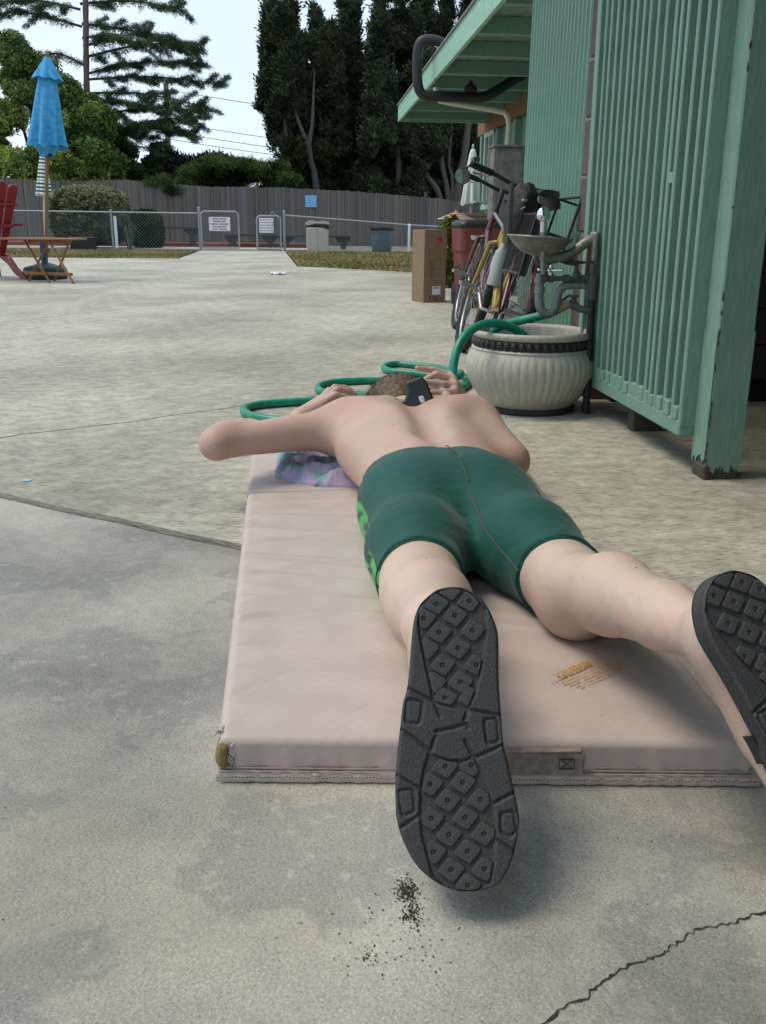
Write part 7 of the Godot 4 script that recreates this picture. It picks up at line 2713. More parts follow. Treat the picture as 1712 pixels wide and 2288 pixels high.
# ---------------------------------------------------------------- bicycles
# local axes: forward is -z, up is y; the wheels stand on y = 0
func wheel(root: Node3D, z: float, r: float) -> void:
	var tyre := mat("tyre rubber", Color(0.022, 0.022, 0.022), 0.75, {"bump": texs["cells"], "cm": 0.3, "scale": 22.0})
	var alloy := mat("alloy", Color(0.36, 0.36, 0.37), 0.35, {"metal": 0.7})
	var b := MB.new()
	var ring := PackedVector3Array()
	for i in 48:
		ring.append(Vector3(0, r + cos(TAU * i / 48.0) * (r - 0.024), z + sin(TAU * i / 48.0) * (r - 0.024)))
	b.tube(ring, 0.0245, 12, false, true)
	for i in 72:
		var a := TAU * i / 72.0
		var o := Vector3(0, cos(a), sin(a))
		var bs := Basis(Vector3.RIGHT, o, Vector3.RIGHT.cross(o))
		for s: float in [-1.0, 1.0]:
			b.box(Vector3(s * (0.008 if i % 2 == 0 else 0.016), r, z) + o * (r - (0.001 if i % 2 == 0 else 0.005)), Vector3(0.010, 0.005, 0.014), 0.0, bs)
	var w := obj("wheel", b, tyre, root)
	b = MB.new()
	ring = PackedVector3Array()
	for i in 48:
		ring.append(Vector3(0, r + cos(TAU * i / 48.0) * (r - 0.052), z + sin(TAU * i / 48.0) * (r - 0.052)))
	b.tube(ring, 0.011, 8, false, true)
	obj("rim", b, alloy, w)
	b = MB.new()
	b.tube(PackedVector3Array([Vector3(-0.055, r, z), Vector3(0.055, r, z)]), 0.016, 10)
	obj("hub", b, alloy, w)
	b = MB.new()
	for i in 28:
		var a := TAU * i / 28.0
		var s := 0.03 if i % 2 == 0 else -0.03
		b.tube(PackedVector3Array([Vector3(s, r + cos(a + 0.3) * 0.018, z + sin(a + 0.3) * 0.018), Vector3(0, r + cos(a) * (r - 0.056), z + sin(a) * (r - 0.056))]), 0.0014, 4, false)
	stuff(obj("spokes", b, alloy, w))

func make_bike(label: String, main: Color, second: Color, stays: Color, rear_baskets: bool) -> Node3D:
	var t := thing("bicycle", label, "bicycle", Vector3.ZERO, "bicycles leaning by the siding")
	var r := 0.325
	var zr := 0.0
	var zf := -1.04
	wheel(t, zr, r)
	wheel(t, zf, r)
	var pa := mat("bike paint %d" % int(main.r * 999), main, 0.3, {"coat": 0.6})
	var pb := mat("bike paint b %d" % int(second.r * 999), second, 0.3, {"coat": 0.6})
	var pc3 := mat("bike paint c %d" % int(stays.r * 999), stays, 0.3, {"coat": 0.6})
	var blk := mat("bike black", Color(0.016, 0.016, 0.017), 0.5)
	var alloy := mat("alloy", Color(0.36, 0.36, 0.37), 0.35, {"metal": 0.7})
	var bb := Vector3(0, 0.29, -0.43)
	var seat := Vector3(0, 0.74, -0.27)
	var head := Vector3(0, 0.80, -0.83)
	var head2 := Vector3(0, 0.69, -0.87)
	var b := MB.new()
	b.tube(PackedVector3Array([bb, seat]), 0.018, 12)
	b.tube(PackedVector3Array([bb, head2]), 0.021, 12)
	obj("down_tube", b, pa, t)
	b = MB.new()
	b.tube(PackedVector3Array([seat - Vector3(0, 0.05, 0), head]), 0.018, 12)
	obj("top_tube", b, pb, t)
	b = MB.new()
	b.tube(PackedVector3Array([head + Vector3(0, 0.02, -0.01), head2 + Vector3(0, -0.03, 0.0)]), 0.024, 12)
	obj("head_tube", b, pa, t)
	for s: float in [-1.0, 1.0]:
		b = MB.new()
		b.tube(PackedVector3Array([bb + Vector3(s * 0.03, 0, 0.02), Vector3(s * 0.055, 0.31, -0.2), Vector3(s * 0.062, r, zr)]), 0.011, 10)
		obj("chain_stay", b, pc3, t)
		b = MB.new()
		b.tube(PackedVector3Array([seat + Vector3(s * 0.02, -0.03, 0.0), Vector3(s * 0.048, 0.60, -0.16), Vector3(s * 0.062, r, zr)]), 0.0105, 10)
		obj("seat_stay", b, pc3, t)
	b = MB.new()
	b.tube(PackedVector3Array([head2 + Vector3(0, -0.03, 0), Vector3(0, 0.63, -0.89)]), 0.018, 10)
	for s: float in [-1.0, 1.0]:
		b.tube(PackedVector3Array([Vector3(s * 0.01, 0.645, -0.887), Vector3(s * 0.05, 0.63, -0.895), Vector3(s * 0.052, 0.5, -0.945), Vector3(s * 0.052, r, zf)]), PackedFloat32Array([0.014, 0.015, 0.014, 0.009]), 10)
	obj("fork", b, pa, t)
	b = MB.new()
	b.tube(PackedVector3Array([seat, seat + Vector3(0, 0.105, 0.03)]), 0.0135, 10)
	b.tube(PackedVector3Array([seat + Vector3(0, -0.01, 0), seat + Vector3(0, 0.02, 0.005)]), 0.021, 10)
	obj("seat_post", b, blk, t)
	# saddle
	b = MB.new()
	var sp := PackedVector3Array()
	for j in 16:
		var v := j / 15.0
		var w := 0.075 * pow(clampf(1.0 - v, 0.0, 1.0), 1.3) + 0.022
		if v < 0.12:
			w *= 0.55 + 0.45 * v / 0.12
		for i in 13:
			var a := PI * i / 12.0
			sp.append(seat + Vector3(cos(a) * w, 0.125 + 0.03 * sin(a) - 0.028 * (1.0 - sin(a)) + 0.012 * cos(v * 6.0), 0.15 - v * 0.27))
	b.sheet(sp, 13, 16, false)
	obj("saddle", b, blk, t)
	# bars
	b = MB.new()
	b.tube(PackedVector3Array([head + Vector3(0, 0.0, 0), head + Vector3(0, 0.13, 0.03), head + Vector3(0, 0.15, -0.05)]), 0.016, 10)
	obj("stem", b, blk, t)
	b = MB.new()
	b.tube(curve([head + Vector3(-0.29, 0.175, 0.02), head + Vector3(-0.15, 0.17, -0.03), head + Vector3(0, 0.15, -0.05), head + Vector3(0.15, 0.17, -0.03), head + Vector3(0.29, 0.175, 0.02)], 0.03), 0.012, 10)
	obj("handlebar", b, blk, t)
	for s: float in [-1.0, 1.0]:
		b = MB.new()
		b.tube(PackedVector3Array([head + Vector3(s * 0.30, 0.176, 0.026), head + Vector3(s * 0.17, 0.172, -0.022)]), 0.0175, 12)
		obj("grip", b, mat("grip rubber", Color(0.012, 0.012, 0.012), 0.8), t)
		b = MB.new()
		b.tube(curve([head + Vector3(s * 0.285, 0.18, 0.02), head + Vector3(s * 0.285, 0.21, -0.06), head + Vector3(s * 0.25, 0.225, -0.13)], 0.03), 0.0125, 10)
		obj("bar_end", b, blk, t)
		b = MB.new()
		b.tube(PackedVector3Array([head + Vector3(s * 0.16, 0.165, -0.03), head + Vector3(s * 0.2, 0.15, -0.07), head + Vector3(s * 0.27, 0.145, -0.055)]), 0.005, 8)
		obj("brake_lever", b, alloy, t)
		# cranks and pedals
		var sw := Vector3(s * 0.075, 0, 0)
		var e := bb + sw + Vector3(s * 0.02, -0.09 * s, 0.135 * s)
		b = MB.new()
		b.tube(PackedVector3Array([bb, bb + sw, e]), 0.011, 8)
		obj("crank_arm", b, alloy, t)
		b = MB.new()
		var pc := e + Vector3(s * 0.062, 0, 0)
		b.box(pc, Vector3(0.085, 0.012, 0.02), 0.003)
		for q: float in [-1.0, 1.0]:
			b.box(pc + Vector3(0, 0, q * 0.036), Vector3(0.088, 0.022, 0.006), 0.002)
			b.box(pc + Vector3(q * 0.042, 0, 0), Vector3(0.006, 0.018, 0.074), 0.002)
		var pd := obj("pedal", b, alloy, t)
		b = MB.new()
		b.tube(curve([pc + Vector3(-0.035, 0, -0.035), pc + Vector3(-0.033, 0.0, -0.11), pc + Vector3(0, 0.03, -0.125), pc + Vector3(0.033, 0.0, -0.11), pc + Vector3(0.035, 0, -0.035)], 0.012), 0.004, 6)
		b.tube(curve([pc + Vector3(0.0, 0.03, -0.125), pc + Vector3(0.0, 0.055, -0.06), pc + Vector3(0.01, 0.05, 0.03)], 0.02), 0.005, 6)
		obj("toe_clip", b, blk, pd)
	b = MB.new()
	b.lathe(PackedVector2Array([Vector2(0.02, 0.0), Vector2(0.085, 0.0), Vector2(0.092, 0.002), Vector2(0.085, 0.004), Vector2(0.02, 0.004)]), 30, Transform3D(Basis(Vector3.BACK, -PI / 2), bb + Vector3(0.045, 0, 0)), func(a: float, _y: float) -> float: return 0.003 * sin(a * 40.0))
	obj("chainring", b, alloy, t)
	b = MB.new()
	b.tube(PackedVector3Array([bb + Vector3(0.048, 0.085, 0), Vector3(0.048, r + 0.03, zr)]), 0.004, 5)
	b.tube(PackedVector3Array([bb + Vector3(0.048, -0.085, 0), Vector3(0.048, r - 0.06, zr + 0.02)]), 0.004, 5)
	obj("chain", b, mat("chain steel", Color(0.05, 0.045, 0.04), 0.5, {"metal": 0.5}), t)
	if rear_baskets:
		# carrier with two folding baskets; the right one open, the left one closed with a bag in it
		b = MB.new()
		for q: Array in [[[-0.06, 0.70, 0.20], [0.06, 0.70, 0.20]], [[-0.06, 0.70, 0.20], [-0.06, 0.70, -0.2]], [[0.06, 0.70, 0.20], [0.06, 0.70, -0.2]], [[0.06, 0.70, 0.12], [0.062, 0.325, 0.0]], [[-0.06, 0.70, 0.12], [-0.062, 0.325, 0.0]]]:
			b.tube(PackedVector3Array([Vector3(q[0][0], q[0][1], q[0][2]), Vector3(q[1][0], q[1][1], q[1][2])]), 0.007, 8)
		obj("carrier", b, blk, t)
		for s: float in [-1.0, 1.0]:
			b = MB.new()
			var x0 := 0.065 * s
			var x1 := (0.295 if s > 0 else 0.10) * s
			var y0 := 0.62 if s > 0 else 0.50
			var y1 := 0.885 if s > 0 else 0.76
			var xb := lerpf(x0, x1, 0.62)
			var z0 := -0.16
			var z1 := 0.23
			for q: Array in [[x0, y1, z0, x1, y1, z0], [x0, y1, z1, x1, y1, z1], [x1, y1, z0, x1, y1, z1], [x0, y1, z0, x0, y1, z1], [x0, y0, z0, xb, y0, z0], [x0, y0, z1, xb, y0, z1], [xb, y0, z0, xb, y0, z1], [x0, y0, z0, x0, y0, z1], [x1, y1, z0, xb, y0, z0], [x1, y1, z1, xb, y0, z1], [x0, y1, z0, x0, y0, z0], [x0, y1, z1, x0, y0, z1]]:
				b.tube(PackedVector3Array([Vector3(q[0], q[1], q[2]), Vector3(q[3], q[4], q[5])]), 0.0062, 6)
			var bk := obj("basket", b, blk, t)
			b = MB.new()
			for k in 26:
				var v := (k + 1) / 27.0
				b.tube(PackedVector3Array([Vector3(x0, lerpf(y0, y1, v), z1), Vector3(lerpf(xb, x1, v), lerpf(y0, y1, v), z1)]), 0.001, 4, false)
				b.tube(PackedVector3Array([Vector3(lerpf(xb, x1, v), lerpf(y0, y1, v), z1), Vector3(lerpf(xb, x1, v), lerpf(y0, y1, v), z0)]), 0.001, 4, false)
				b.tube(PackedVector3Array([Vector3(lerpf(x0, x1, v), y1, z1), Vector3(lerpf(x0, xb, v), y0, z1)]), 0.001, 4, false)
				b.tube(PackedVector3Array([Vector3(xb, y0, lerpf(z0, z1, v)), Vector3(x1, y1, lerpf(z0, z1, v))]), 0.001, 4, false)
				b.tube(PackedVector3Array([Vector3(x0, y0, lerpf(z0, z1, v)), Vector3(xb, y0, lerpf(z0, z1, v))]), 0.001, 4, false)
			stuff(obj("wire_mesh", b, blk, bk))
			b = MB.new()
			b.tube(PackedVector3Array([Vector3(s * 0.16, 0.48, 0.23), Vector3(s * 0.075, 0.31, 0.03)]), 0.006, 6)
			obj("basket_strut", b, blk, t)
		b = MB.new()
		b.lathe(PackedVector2Array([Vector2(0, 0.0), Vector2(0.036, 0.0), Vector2(0.036, 0.012), Vector2(0.0, 0.016)]), 20, Transform3D(Basis(Vector3.RIGHT, PI / 2), Vector3(0.02, 0.62, 0.21)))
		obj("reflector", b, mat("red reflector", Color(0.12, 0.016, 0.014), 0.25), t)
		# round mirror on the left bar end
		b = MB.new()
		b.tube(PackedVector3Array([head + Vector3(-0.30, 0.176, 0.026), head + Vector3(-0.33, 0.13, 0.05)]), 0.005, 6)
		b.lathe(PackedVector2Array([Vector2(0, -0.006), Vector2(0.040, -0.006), Vector2(0.043, 0.006), Vector2(0.040, 0.008)]), 24, Transform3D(Basis(Vector3.RIGHT, PI / 2 - 0.15), head + Vector3(-0.33, 0.10, 0.06)))
		var mr := obj("mirror", b, blk, t)
		b = MB.new()
		b.lathe(PackedVector2Array([Vector2(0.040, 0.007), Vector2(0.0, 0.009)]), 24, Transform3D(Basis(Vector3.RIGHT, PI / 2 - 0.15), head + Vector3(-0.33, 0.10, 0.06)))
		obj("mirror_glass", b, mat("chrome", Color(0.80, 0.81, 0.83), 0.12, {"metal": 1.0}), mr)
	return t

func build_bicycles() -> void:
	var a := make_bike("mountain bike with yellow tubes, red stays and black rear baskets, nearest the pot", Color(0.30, 0.19, 0.012), Color(0.035, 0.033, 0.03), Color(0.18, 0.014, 0.012), true)
	a.position = Vector3(0.79, 0.011, -3.90)
	a.rotation = Vector3(0, -0.01, -0.29)
	a.scale = Vector3.ONE * 0.91
	var c := make_bike("mountain bike with red tubes, mostly hidden behind the yellow one", Color(0.11, 0.010, 0.010), Color(0.03, 0.028, 0.03), Color(0.02, 0.02, 0.02), false)
	c.position = Vector3(0.93, 0.011, -5.0)
	c.rotation = Vector3(0, -0.02, -0.27)
	c.scale = Vector3.ONE * 0.93
	# bag that rides between the two bicycles, on the carrier
	var t := thing("shoulder_bag", "bulging black bag strapped upright on the carrier of the yellow bicycle", "bag", Vector3(0.87, 0.60, -4.02))
	var b := mb(t)
	var f := noise(131, 8.0, 2)
	var pts := PackedVector3Array()
	for j in 22:
		var v := j / 21.0
		for i in 32:
			var u := TAU * i / 32.0
			var k := pow(maxf(sin(PI * clampf(v, 0.02, 0.98)), 0.001), 0.35)
			var p := Vector3(cos(u) * 0.066 * k, (v - 0.5) * 0.23, sin(u) * 0.10 * k)
			p *= 1.0 + 0.10 * f.get_noise_3dv(p * 3.0)
			pts.append(Vector3(0.905, 0.715, -4.02) + p.rotated(Vector3.BACK, -0.2))
	b.sheet(pts, 32, 22, false, PackedColorArray(), true)
	obj("body", b, mat("black nylon", Color(0.013, 0.013, 0.015), 0.6, {"bump": texs["bump"], "cm": 0.3, "scale": 6.0}), t)
	b = mb(t)
	b.box(Vector3(0.825, 0.70, -3.85), Vector3(0.020, 0.24, 0.012), 0.004, Basis(Vector3.BACK, -0.02))
	obj("strap", b, mat("grey webbing", Color(0.075, 0.078, 0.08), 0.8), t)
	b = mb(t)
	b.ball(Vector3(0.898, 0.755, -3.915), Vector3(0.014, 0.008, 0.006), 8)
	b.box(Vector3(0.892, 0.725, -3.91), Vector3(0.022, 0.006, 0.004), 0.001, Basis(Vector3.BACK, 0.5))
	obj("buckle", b, mat("alloy", Color(0.36, 0.36, 0.37), 0.35, {"metal": 0.7}), t)
	# white bottle in the red bicycle's frame
	t = thing("drink_bottle", "pale drinking bottle carried between the bicycle frames", "bottle", Vector3(0.885, 0.38, -4.42))
	b = mb(t)
	b.lathe(PackedVector2Array([Vector2(0, 0), Vector2(0.034, 0.0), Vector2(0.036, 0.02), Vector2(0.036, 0.13), Vector2(0.03, 0.15), Vector2(0.03, 0.16), Vector2(0.014, 0.18), Vector2(0.012, 0.2), Vector2(0, 0.2)]), 20, Transform3D(Basis(Vector3.BACK, -0.2), Vector3(0.885, 0.38, -4.42)))
	obj("body", b, mat("bottle white", Color(0.36, 0.40, 0.38), 0.4), t)

func build_bin_and_box() -> void:
	# wheeled bin
	var t := thing("wheeled_bin", "brick-red wheeled rubbish bin with a black lid, beside the cardboard box", "bin", Vector3(1.44, 0, -7.75))
	var red := mat("red plastic", Color(0.235, 0.056, 0.038), 0.5, {"tex": texs["soft"], "scale": 2.0, "bump": texs["bump"], "cm": 0.08})
	var b := mb(t)
	var shape := func(y: float, hw: float, hd: float, r: float) -> PackedVector3Array:
		var o := PackedVector3Array()
		for q: Array in [[1, 1], [-1, 1], [-1, -1], [1, -1]]:
			for i in 6:
				var a0: float = [0.0, 0.5, 1.0, 1.5][[[1, 1], [-1, 1], [-1, -1], [1, -1]].find(q)] * PI
				var a := a0 + PI * 0.5 * i / 5.0
				o.append(Vector3(1.44 + float(q[0]) * (hw - r) + cos(a) * r, y, -7.72 + float(q[1]) * (hd - r) + sin(a) * r))
		return o
	var pts := PackedVector3Array()
	for q: Array in [[0.0, 0.175, 0.18], [0.02, 0.19, 0.195], [0.44, 0.222, 0.232], [0.455, 0.222, 0.232], [0.458, 0.232, 0.242], [0.475, 0.233, 0.243], [0.648, 0.237, 0.25]]:
		pts.append_array(shape.call(q[0], q[1], q[2], 0.055))
	b.sheet(pts, 24, 7, true, PackedColorArray(), true)
	obj("body", b, red, t)
	b = mb(t)
	pts = PackedVector3Array()
	for q: Array in [[0.64, 0.225, 0.235], [0.646, 0.243, 0.256], [0.665, 0.245, 0.258], [0.69, 0.238, 0.25], [0.705, 0.21, 0.225], [0.71, 0.01, 0.01]]:
		pts.append_array(shape.call(q[0], q[1], q[2], minf(0.06, float(q[1]) * 0.9)))
	b.sheet(pts, 24, 6, true, PackedColorArray(), true)
	obj("lid", b, mat("black lid", Color(0.014, 0.015, 0.016), 0.45), t)
	b = mb(t)
	b.lathe(PackedVector2Array([Vector2(0, 0), Vector2(0.024, 0.0), Vector2(0.022, 0.002), Vector2(0, 0.002)]), 9, Transform3D(Basis(Vector3.RIGHT, PI / 2), Vector3(1.315, 0.575, -7.4745)), func(a: float, _y: float) -> float: return 0.006 * sin(a * 4.0 + 1.0))
	obj("sticker", b, mat("white paint", Color(0.72, 0.74, 0.76), 0.5), t)
	for s: float in [-1.0, 1.0]:
		b = mb(t)
		b.lathe(PackedVector2Array([Vector2(0, -0.02), Vector2(0.09, -0.02), Vector2(0.1, -0.012), Vector2(0.1, 0.012), Vector2(0.09, 0.02), Vector2(0, 0.02)]), 20, Transform3D(Basis(Vector3.BACK, PI / 2), Vector3(1.44 + s * 0.19, 0.1, -7.93)))
		obj("wheel", b, mat("dull black", Color(0.02, 0.02, 0.02), 0.7), t)
	# cardboard box
	var yaw := 0.30
	t = thing("cardboard_box", "tall brown cardboard box standing on end, with a red mark and a white label", "box", Vector3(1.06, 0.011, -8.24))
	t.rotation.y = yaw
	var card := mat("cardboard", Color(0.285, 0.185, 0.112), 0.85, {"tex": grey("card", 256, noise(141, 0.03, 3), 0.86, 1.0), "scale": 3.0})
	b = MB.new()
	b.box(Vector3(0, 0.305, 0), Vector3(0.215, 0.61, 0.26), 0.004)
	obj("carton", b, card, t)
	b = MB.new()
	b.box(Vector3(-0.02, 0.612, 0.0), Vector3(0.17, 0.004, 0.26), 0.001, Basis(Vector3.BACK, 0.02))
	b.box(Vector3(0.09, 0.613, 0.0), Vector3(0.04, 0.004, 0.255), 0.001, Basis(Vector3.BACK, -0.1))
	obj("flap", b, card, t)
	b = MB.new()
	b.quad(Vector3(0.032, 0.14, 0.1315), Vector3(0.058 - 0.09 + 0.09 + 0.005, 0.14, 0.1315), Vector3(0.063, 0.07, 0.1315), Vector3(0.032, 0.07, 0.1315), Vector3.BACK)
	b.v.clear(); b.n.clear(); b.u.clear(); b.c.clear(); b.ix.clear()
	b.box(Vector3(0.016, 0.104, 0.1305), Vector3(0.078, 0.072, 0.001))
	var lb := obj("label", b, mat("white label", Color(0.72, 0.72, 0.75), 0.5), t)
	b = MB.new()
	for i in 7:
		b.box(Vector3(-0.008 + i * 0.008, 0.126, 0.1314), Vector3(rng.randf_range(0.003, 0.006), 0.013, 0.0006))
	obj("label_print", b, mat("sign ink", Color(0.09, 0.05, 0.07), 0.6), lb)
	b = MB.new()
	b.prism(PackedVector2Array([Vector2(0, 0.034), Vector2(0.012, 0.012), Vector2(0.034, 0.0), Vector2(0.012, -0.012), Vector2(0.0, -0.034), Vector2(-0.012, -0.012), Vector2(-0.036, -0.002), Vector2(-0.012, 0.012)]), 0.001, Transform3D(Basis(), Vector3(0.042, 0.532, 0.1302)))
	obj("red_mark", b, mat("red ink", Color(0.42, 0.025, 0.035), 0.6), t)
	b = MB.new()
	b.box(Vector3(0.086, 0.522, 0.1308), Vector3(0.034, 0.016, 0.001), 0.0, Basis(Vector3.BACK, 0.1))
	b.box(Vector3(0.1086, 0.46, 0.10), Vector3(0.001, 0.12, 0.03))
	obj("tape", b, mat("reddish tape", Color(0.40, 0.17, 0.13), 0.5), t)
	b = MB.new()
	var dk := mat("box print", Color(0.10, 0.062, 0.04), 0.8)
	for i in 15:
		if i in [5, 9]:
			continue
		b.box(Vector3(-0.032, 0.215 + i * 0.0095, 0.1308), Vector3(0.014, rng.randf_range(0.004, 0.0075), 0.001))
		b.box(Vector3(-0.009, 0.21 + i * 0.0105, 0.1308), Vector3(0.006, rng.randf_range(0.003, 0.007), 0.001))
	stuff(obj("side_print", b, dk, t))
	b = MB.new()
	for q: Array in [[-0.042, 0.045], [-0.012, 0.04], [0.016, 0.038]]:
		b.box(Vector3(q[0], q[1] - 0.004, 0.1308), Vector3(0.010, 0.026, 0.001))
		b.box(Vector3(q[0], q[1] + 0.012, 0.1308), Vector3(0.018, 0.007, 0.001))
	b.box(Vector3(0.02, 0.028, 0.1308), Vector3(0.02, 0.016, 0.001))
	obj("handling_marks", b, dk, t)

func build_patio_furniture() -> void:
	var wood := mat("oiled teak", Color(0.33, 0.135, 0.04), 0.5, {"tex": texs["grain"], "scale": Vector3(6, 0.8, 6)})
	var blue := mat("blue canvas", Color(0.075, 0.46, 0.84), 0.85, {"rim": 0.4, "tex": texs["soft"], "scale": 2.0, "back": Color(0.05, 0.16, 0.3)})
	closed_umbrella("patio_umbrella", "closed bright blue patio umbrella on a wooden pole behind the folding table", Vector3(-3.150, 0.0, -11.45), -0.105, 1.50, 2.42, 0.200, blue, wood, true)
	# its base
	var t := thing("umbrella_base", "round dark green umbrella base under the folding table", "umbrella base", Vector3(-3.14, 0.011, -11.42))
	var gp := mat("dark green base", Color(0.018, 0.055, 0.052), 0.5, {"tex": texs["soft"], "scale": 4.0})
	var b := MB.new()
	b.lathe(PackedVector2Array([Vector2(0, 0), Vector2(0.235, 0.0), Vector2(0.25, 0.02), Vector2(0.25, 0.11), Vector2(0.235, 0.135), Vector2(0.14, 0.16), Vector2(0.06, 0.185), Vector2(0.0, 0.19)]), 32)
	obj("weight", b, gp, t)
	b = MB.new()
	b.tube(PackedVector3Array([Vector3(0, 0.18, 0), Vector3(0.0, 0.43, 0)]), 0.036, 16)
	obj("sleeve", b, mat("blue green sleeve", Color(0.02, 0.06, 0.10), 0.4), t)
	b = MB.new()
	b.tube(PackedVector3Array([Vector3(0.03, 0.33, 0.01), Vector3(0.065, 0.33, 0.012)]), 0.006, 6)
	b.box(Vector3(0.07, 0.33, 0.012), Vector3(0.012, 0.045, 0.008), 0.003)
	obj("knob", b, mat("dull black", Color(0.02, 0.02, 0.02), 0.7), t)
	closed_umbrella("patio_umbrella", "small closed umbrella with green and white stripes, behind the blue umbrella's pole", Vector3(-5.18, 0, -19), -0.06, 1.16, 1.93, 0.145, mat("striped canvas", Color(1, 1, 1), 0.9, {"vc": true}), mat("white pole", Color(0.5, 0.48, 0.42), 0.5), false, true)
	# folding table
	t = thing("folding_table", "small wooden folding table with crossed legs around the umbrella pole", "table", Vector3(-2.98, 0.011, -10.9))
	for i in 6:
		b = mb(t)
		b.box(Vector3(-2.98, 0.478, -11.13 + i * 0.088), Vector3(0.84, 0.02, 0.08), 0.004)
		obj("table_slat", b, wood, t)
	for q: Array in [[-3.20, -11.0, -2.905, -10.78], [-2.905, -11.02, -3.20, -10.82], [-2.885, -10.92, -2.605, -10.60], [-2.65, -10.92, -2.91, -10.64]]:
		pass
	var legs := [
		[Vector3(-3.185, 0.47, -10.86), Vector3(-2.905, 0.0, -10.70)], [Vector3(-2.915, 0.47, -10.90), Vector3(-3.20, 0.0, -10.93)],
		[Vector3(-2.885, 0.47, -10.72), Vector3(-2.600, 0.0, -10.52)], [Vector3(-2.655, 0.47, -10.76), Vector3(-2.93, 0.0, -10.98)]]
	for q: Array in legs:
		b = mb(t)
		b.bar(q[0], q[1] + Vector3.UP * 0.012, 0.02, 0.034, Vector3.BACK, 0.003)
		obj("leg", b, wood, t)
	b = mb(t)
	b.bar(Vector3(-3.215, 0.105, -10.86), Vector3(-2.63, 0.105, -10.62), 0.02, 0.034, Vector3.UP, 0.003)
	obj("stretcher", b, wood, t)
	b = mb(t)
	b.bar(Vector3(-3.15, 0.455, -10.88), Vector3(-2.63, 0.455, -10.72), 0.02, 0.03, Vector3.UP, 0.003)
	obj("stretcher", b, wood, t)
	# red wooden garden chair, its back towards us
	t = thing("garden_chair", "red wooden slatted garden chair at the left edge, seen from behind", "chair", Vector3(-3.90, 0.011, -11.55))
	t.rotation.y = 0.70
	var red := mat("red gloss", Color(0.33, 0.018, 0.022), 0.4, {"tex": texs["soft"], "scale": 3.0})
	for i in 5:
		var k := i - 2
		b = MB.new()
		var top := 1.13 - absf(k) * 0.035
		var a := Vector3(k * 0.085, 0.26, 0.16)
		var e := Vector3(k * 0.128, top, 0.50)
		var x := Vector3.RIGHT
		var y := (e - a).normalized()
		x = (x - y * x.dot(y)).normalized()
		var ln := a.distance_to(e)
		var p := PackedVector2Array([Vector2(-0.037, 0), Vector2(0.037, 0), Vector2(0.058, ln - 0.06)])
		for m in 7:
			var an := PI * m / 6.0
			p.append(Vector2(cos(an) * 0.056, ln - 0.055 + sin(an) * 0.055))
		p.append(Vector2(-0.058, ln - 0.06))
		b.prism(p, 0.02, Transform3D(Basis(x, y, x.cross(y)), a), 0.003)
		obj("back_slat", b, red, t)
	for q: Array in [[0.84, 0.425, 0.31], [0.60, 0.335, 0.27]]:
		b = MB.new()
		b.box(Vector3(0, q[0], q[1]), Vector3(float(q[2]) * 2.0, 0.035, 0.07), 0.008)
		obj("back_brace", b, red, t)
	for s: float in [-1.0, 1.0]:
		b = MB.new()
		b.prism(PackedVector2Array([Vector2(-0.06, -0.4), Vector2(0.07, -0.42), Vector2(0.08, 0.0), Vector2(0.04, 0.40), Vector2(-0.04, 0.40), Vector2(-0.06, 0.0)]), 0.025, Transform3D(Basis(Vector3.RIGHT, Vector3.BACK, Vector3.DOWN), Vector3(s * 0.32, 0.625, 0.02)), 0.004)
		obj("arm", b, red, t)
		b = MB.new()
		b.box(Vector3(s * 0.285, 0.30, -0.28), Vector3(0.025, 0.60, 0.12), 0.004)
		obj("front_leg", b, red, t)
		b = MB.new()
		b.prism(PackedVector2Array([Vector2(-0.40, 0.36), Vector2(-0.1, 0.35), Vector2(0.2, 0.24), Vector2(0.36, 0.13), Vector2(0.60, 0.03), Vector2(0.62, 0.0), Vector2(0.47, 0.0), Vector2(0.30, 0.05), Vector2(0.12, 0.16), Vector2(-0.15, 0.25), Vector2(-0.40, 0.26)]), 0.028, Transform3D(Basis(Vector3.BACK, Vector3.UP, Vector3.LEFT), Vector3(s * 0.26 + 0.014, 0, 0)), 0.003)
		obj("runner", b, red, t)
	for i in 7:
		b = MB.new()
		b.box(Vector3(0, 0.375 - i * 0.018, -0.36 + i * 0.078), Vector3(0.54, 0.02, 0.068), 0.004, Basis(Vector3.RIGHT, 0.2))
		obj("seat_slat", b, red, t)

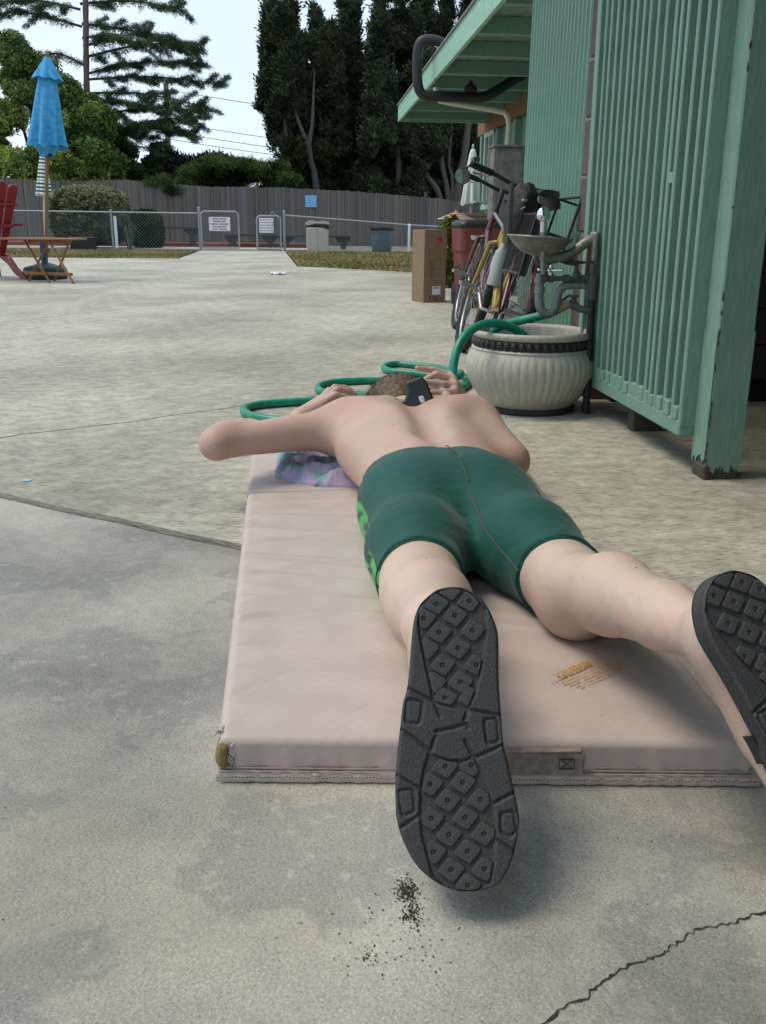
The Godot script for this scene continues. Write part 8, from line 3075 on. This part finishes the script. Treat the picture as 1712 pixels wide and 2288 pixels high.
func build_litter() -> void:
	# scrap of paper far out, a blue scrap near the mat
	var b := MB.new()
	var f := noise(151, 6.0, 3)
	var pts := PackedVector3Array()
	for j in 12:
		for i in 16:
			var u := i / 15.0 - 0.5
			var v := j / 11.0 - 0.5
			pts.append(Vector3(u * 0.20, 0.012 + absf(f.get_noise_2d(u * 1.2, v * 1.2)) * 0.07, v * 0.22))
	b.sheet(pts, 16, 12)
	var o := obj("paper_scrap", b, mat("paper", Color(0.72, 0.73, 0.75), 0.8))
	o.position = Vector3(-0.43, 0.006, -12.75)
	tag(o, "crumpled white paper lying on the concrete before the lawn", "paper")
	b = MB.new()
	b.prism(PackedVector2Array([Vector2(-0.012, -0.006), Vector2(0.01, -0.008), Vector2(0.013, 0.004), Vector2(-0.008, 0.008)]), 0.0006, Transform3D(Basis(Vector3.RIGHT, -PI / 2), Vector3.ZERO))
	o = obj("paper_scrap", b, mat("pale blue paper", Color(0.35, 0.58, 0.72), 0.7))
	o.position = Vector3(-0.735, 0.0125, -2.31)
	tag(o, "tiny pale blue scrap of paper on the broomed concrete at the left edge", "paper")
	# spilt ash and crumbs in front of the sandal
	var c := MB.new()
	c.box(Vector3.ZERO, Vector3(0.0012, 0.0004, 0.0008), 0.0)
	var ts: Array[Transform3D] = []
	var cs := PackedColorArray()
	var r := RandomNumberGenerator.new()
	r.seed = 88
	for i in 560:
		var p := Vector2(0.090, -0.755) + Vector2(r.randfn() * 0.0055, r.randfn() * 0.0085)
		if i > 300:
			p = Vector2(0.091, -0.722) + Vector2(r.randfn() * 0.005, r.randfn() * 0.008)
		if i > 460:
			p = Vector2(0.046, -0.672) + Vector2(r.randfn() * 0.005, r.randfn() * 0.006)
		if i > 495:
			p = Vector2(0.08, -0.69) + Vector2(r.randfn() * 0.03, r.randfn() * 0.03)
		ts.append(Transform3D(Basis.from_euler(Vector3(r.randf() * 0.5, r.randf() * TAU, r.randf() * 0.5)).scaled(Vector3(r.randf_range(0.4, 1.9), 1, r.randf_range(0.4, 1.8))), Vector3(p.x, 0.0009, p.y)))
		cs.append(Color(0.012, 0.012, 0.012).lerp(Color(0.09, 0.08, 0.05), pow(r.randf(), 3.0)))
	var mm := many("ash_crumbs", c.mesh(), mat("crumbs", Color(1, 1, 1), 0.95, {"vc": true}), ts, cs, self)
	tag(mm, "dark spilt ash and crumbs on the concrete just below the left sandal", "ash")
	# soft smudge of ash round the crumbs
	# scattered grit and leaf bits over the front slab
	ts = []
	cs = PackedColorArray()
	for i in 150:
		var p := Vector2(r.randf_range(-0.8, 0.75), r.randf_range(-2.1, -0.5))
		if p.y < -2.27 + (p.x + 0.79) * 0.68 or (p.x > -0.19 and p.y < -0.88 and p.x < 0.56):
			continue
		ts.append(Transform3D(Basis.from_euler(Vector3(0, r.randf() * TAU, 0)).scaled(Vector3(r.randf_range(0.5, 2.2), 1, r.randf_range(0.5, 1.6))), Vector3(p.x, 0.0009, p.y)))
		cs.append(Color(0.03, 0.028, 0.025).lerp(Color(0.16, 0.11, 0.08), pow(r.randf(), 2.0)))
	for i in 160:
		var p := Vector2(r.randf_range(-1.6, 1.1), r.randf_range(-5.5, -2.3))
		ts.append(Transform3D(Basis.from_euler(Vector3(0, r.randf() * TAU, 0)).scaled(Vector3(r.randf_range(0.8, 4.0), 1, r.randf_range(0.8, 2.6))), Vector3(p.x, 0.0135, p.y)))
		cs.append(Color(0.03, 0.028, 0.025).lerp(Color(0.14, 0.11, 0.08), pow(r.randf(), 2.0)))
	mm = many("grit", c.mesh(), mat("crumbs", Color(1, 1, 1), 0.95, {"vc": true}), ts, cs, self)
	tag(mm, "scattered dark grit and leaf crumbs over the concrete", "grit")
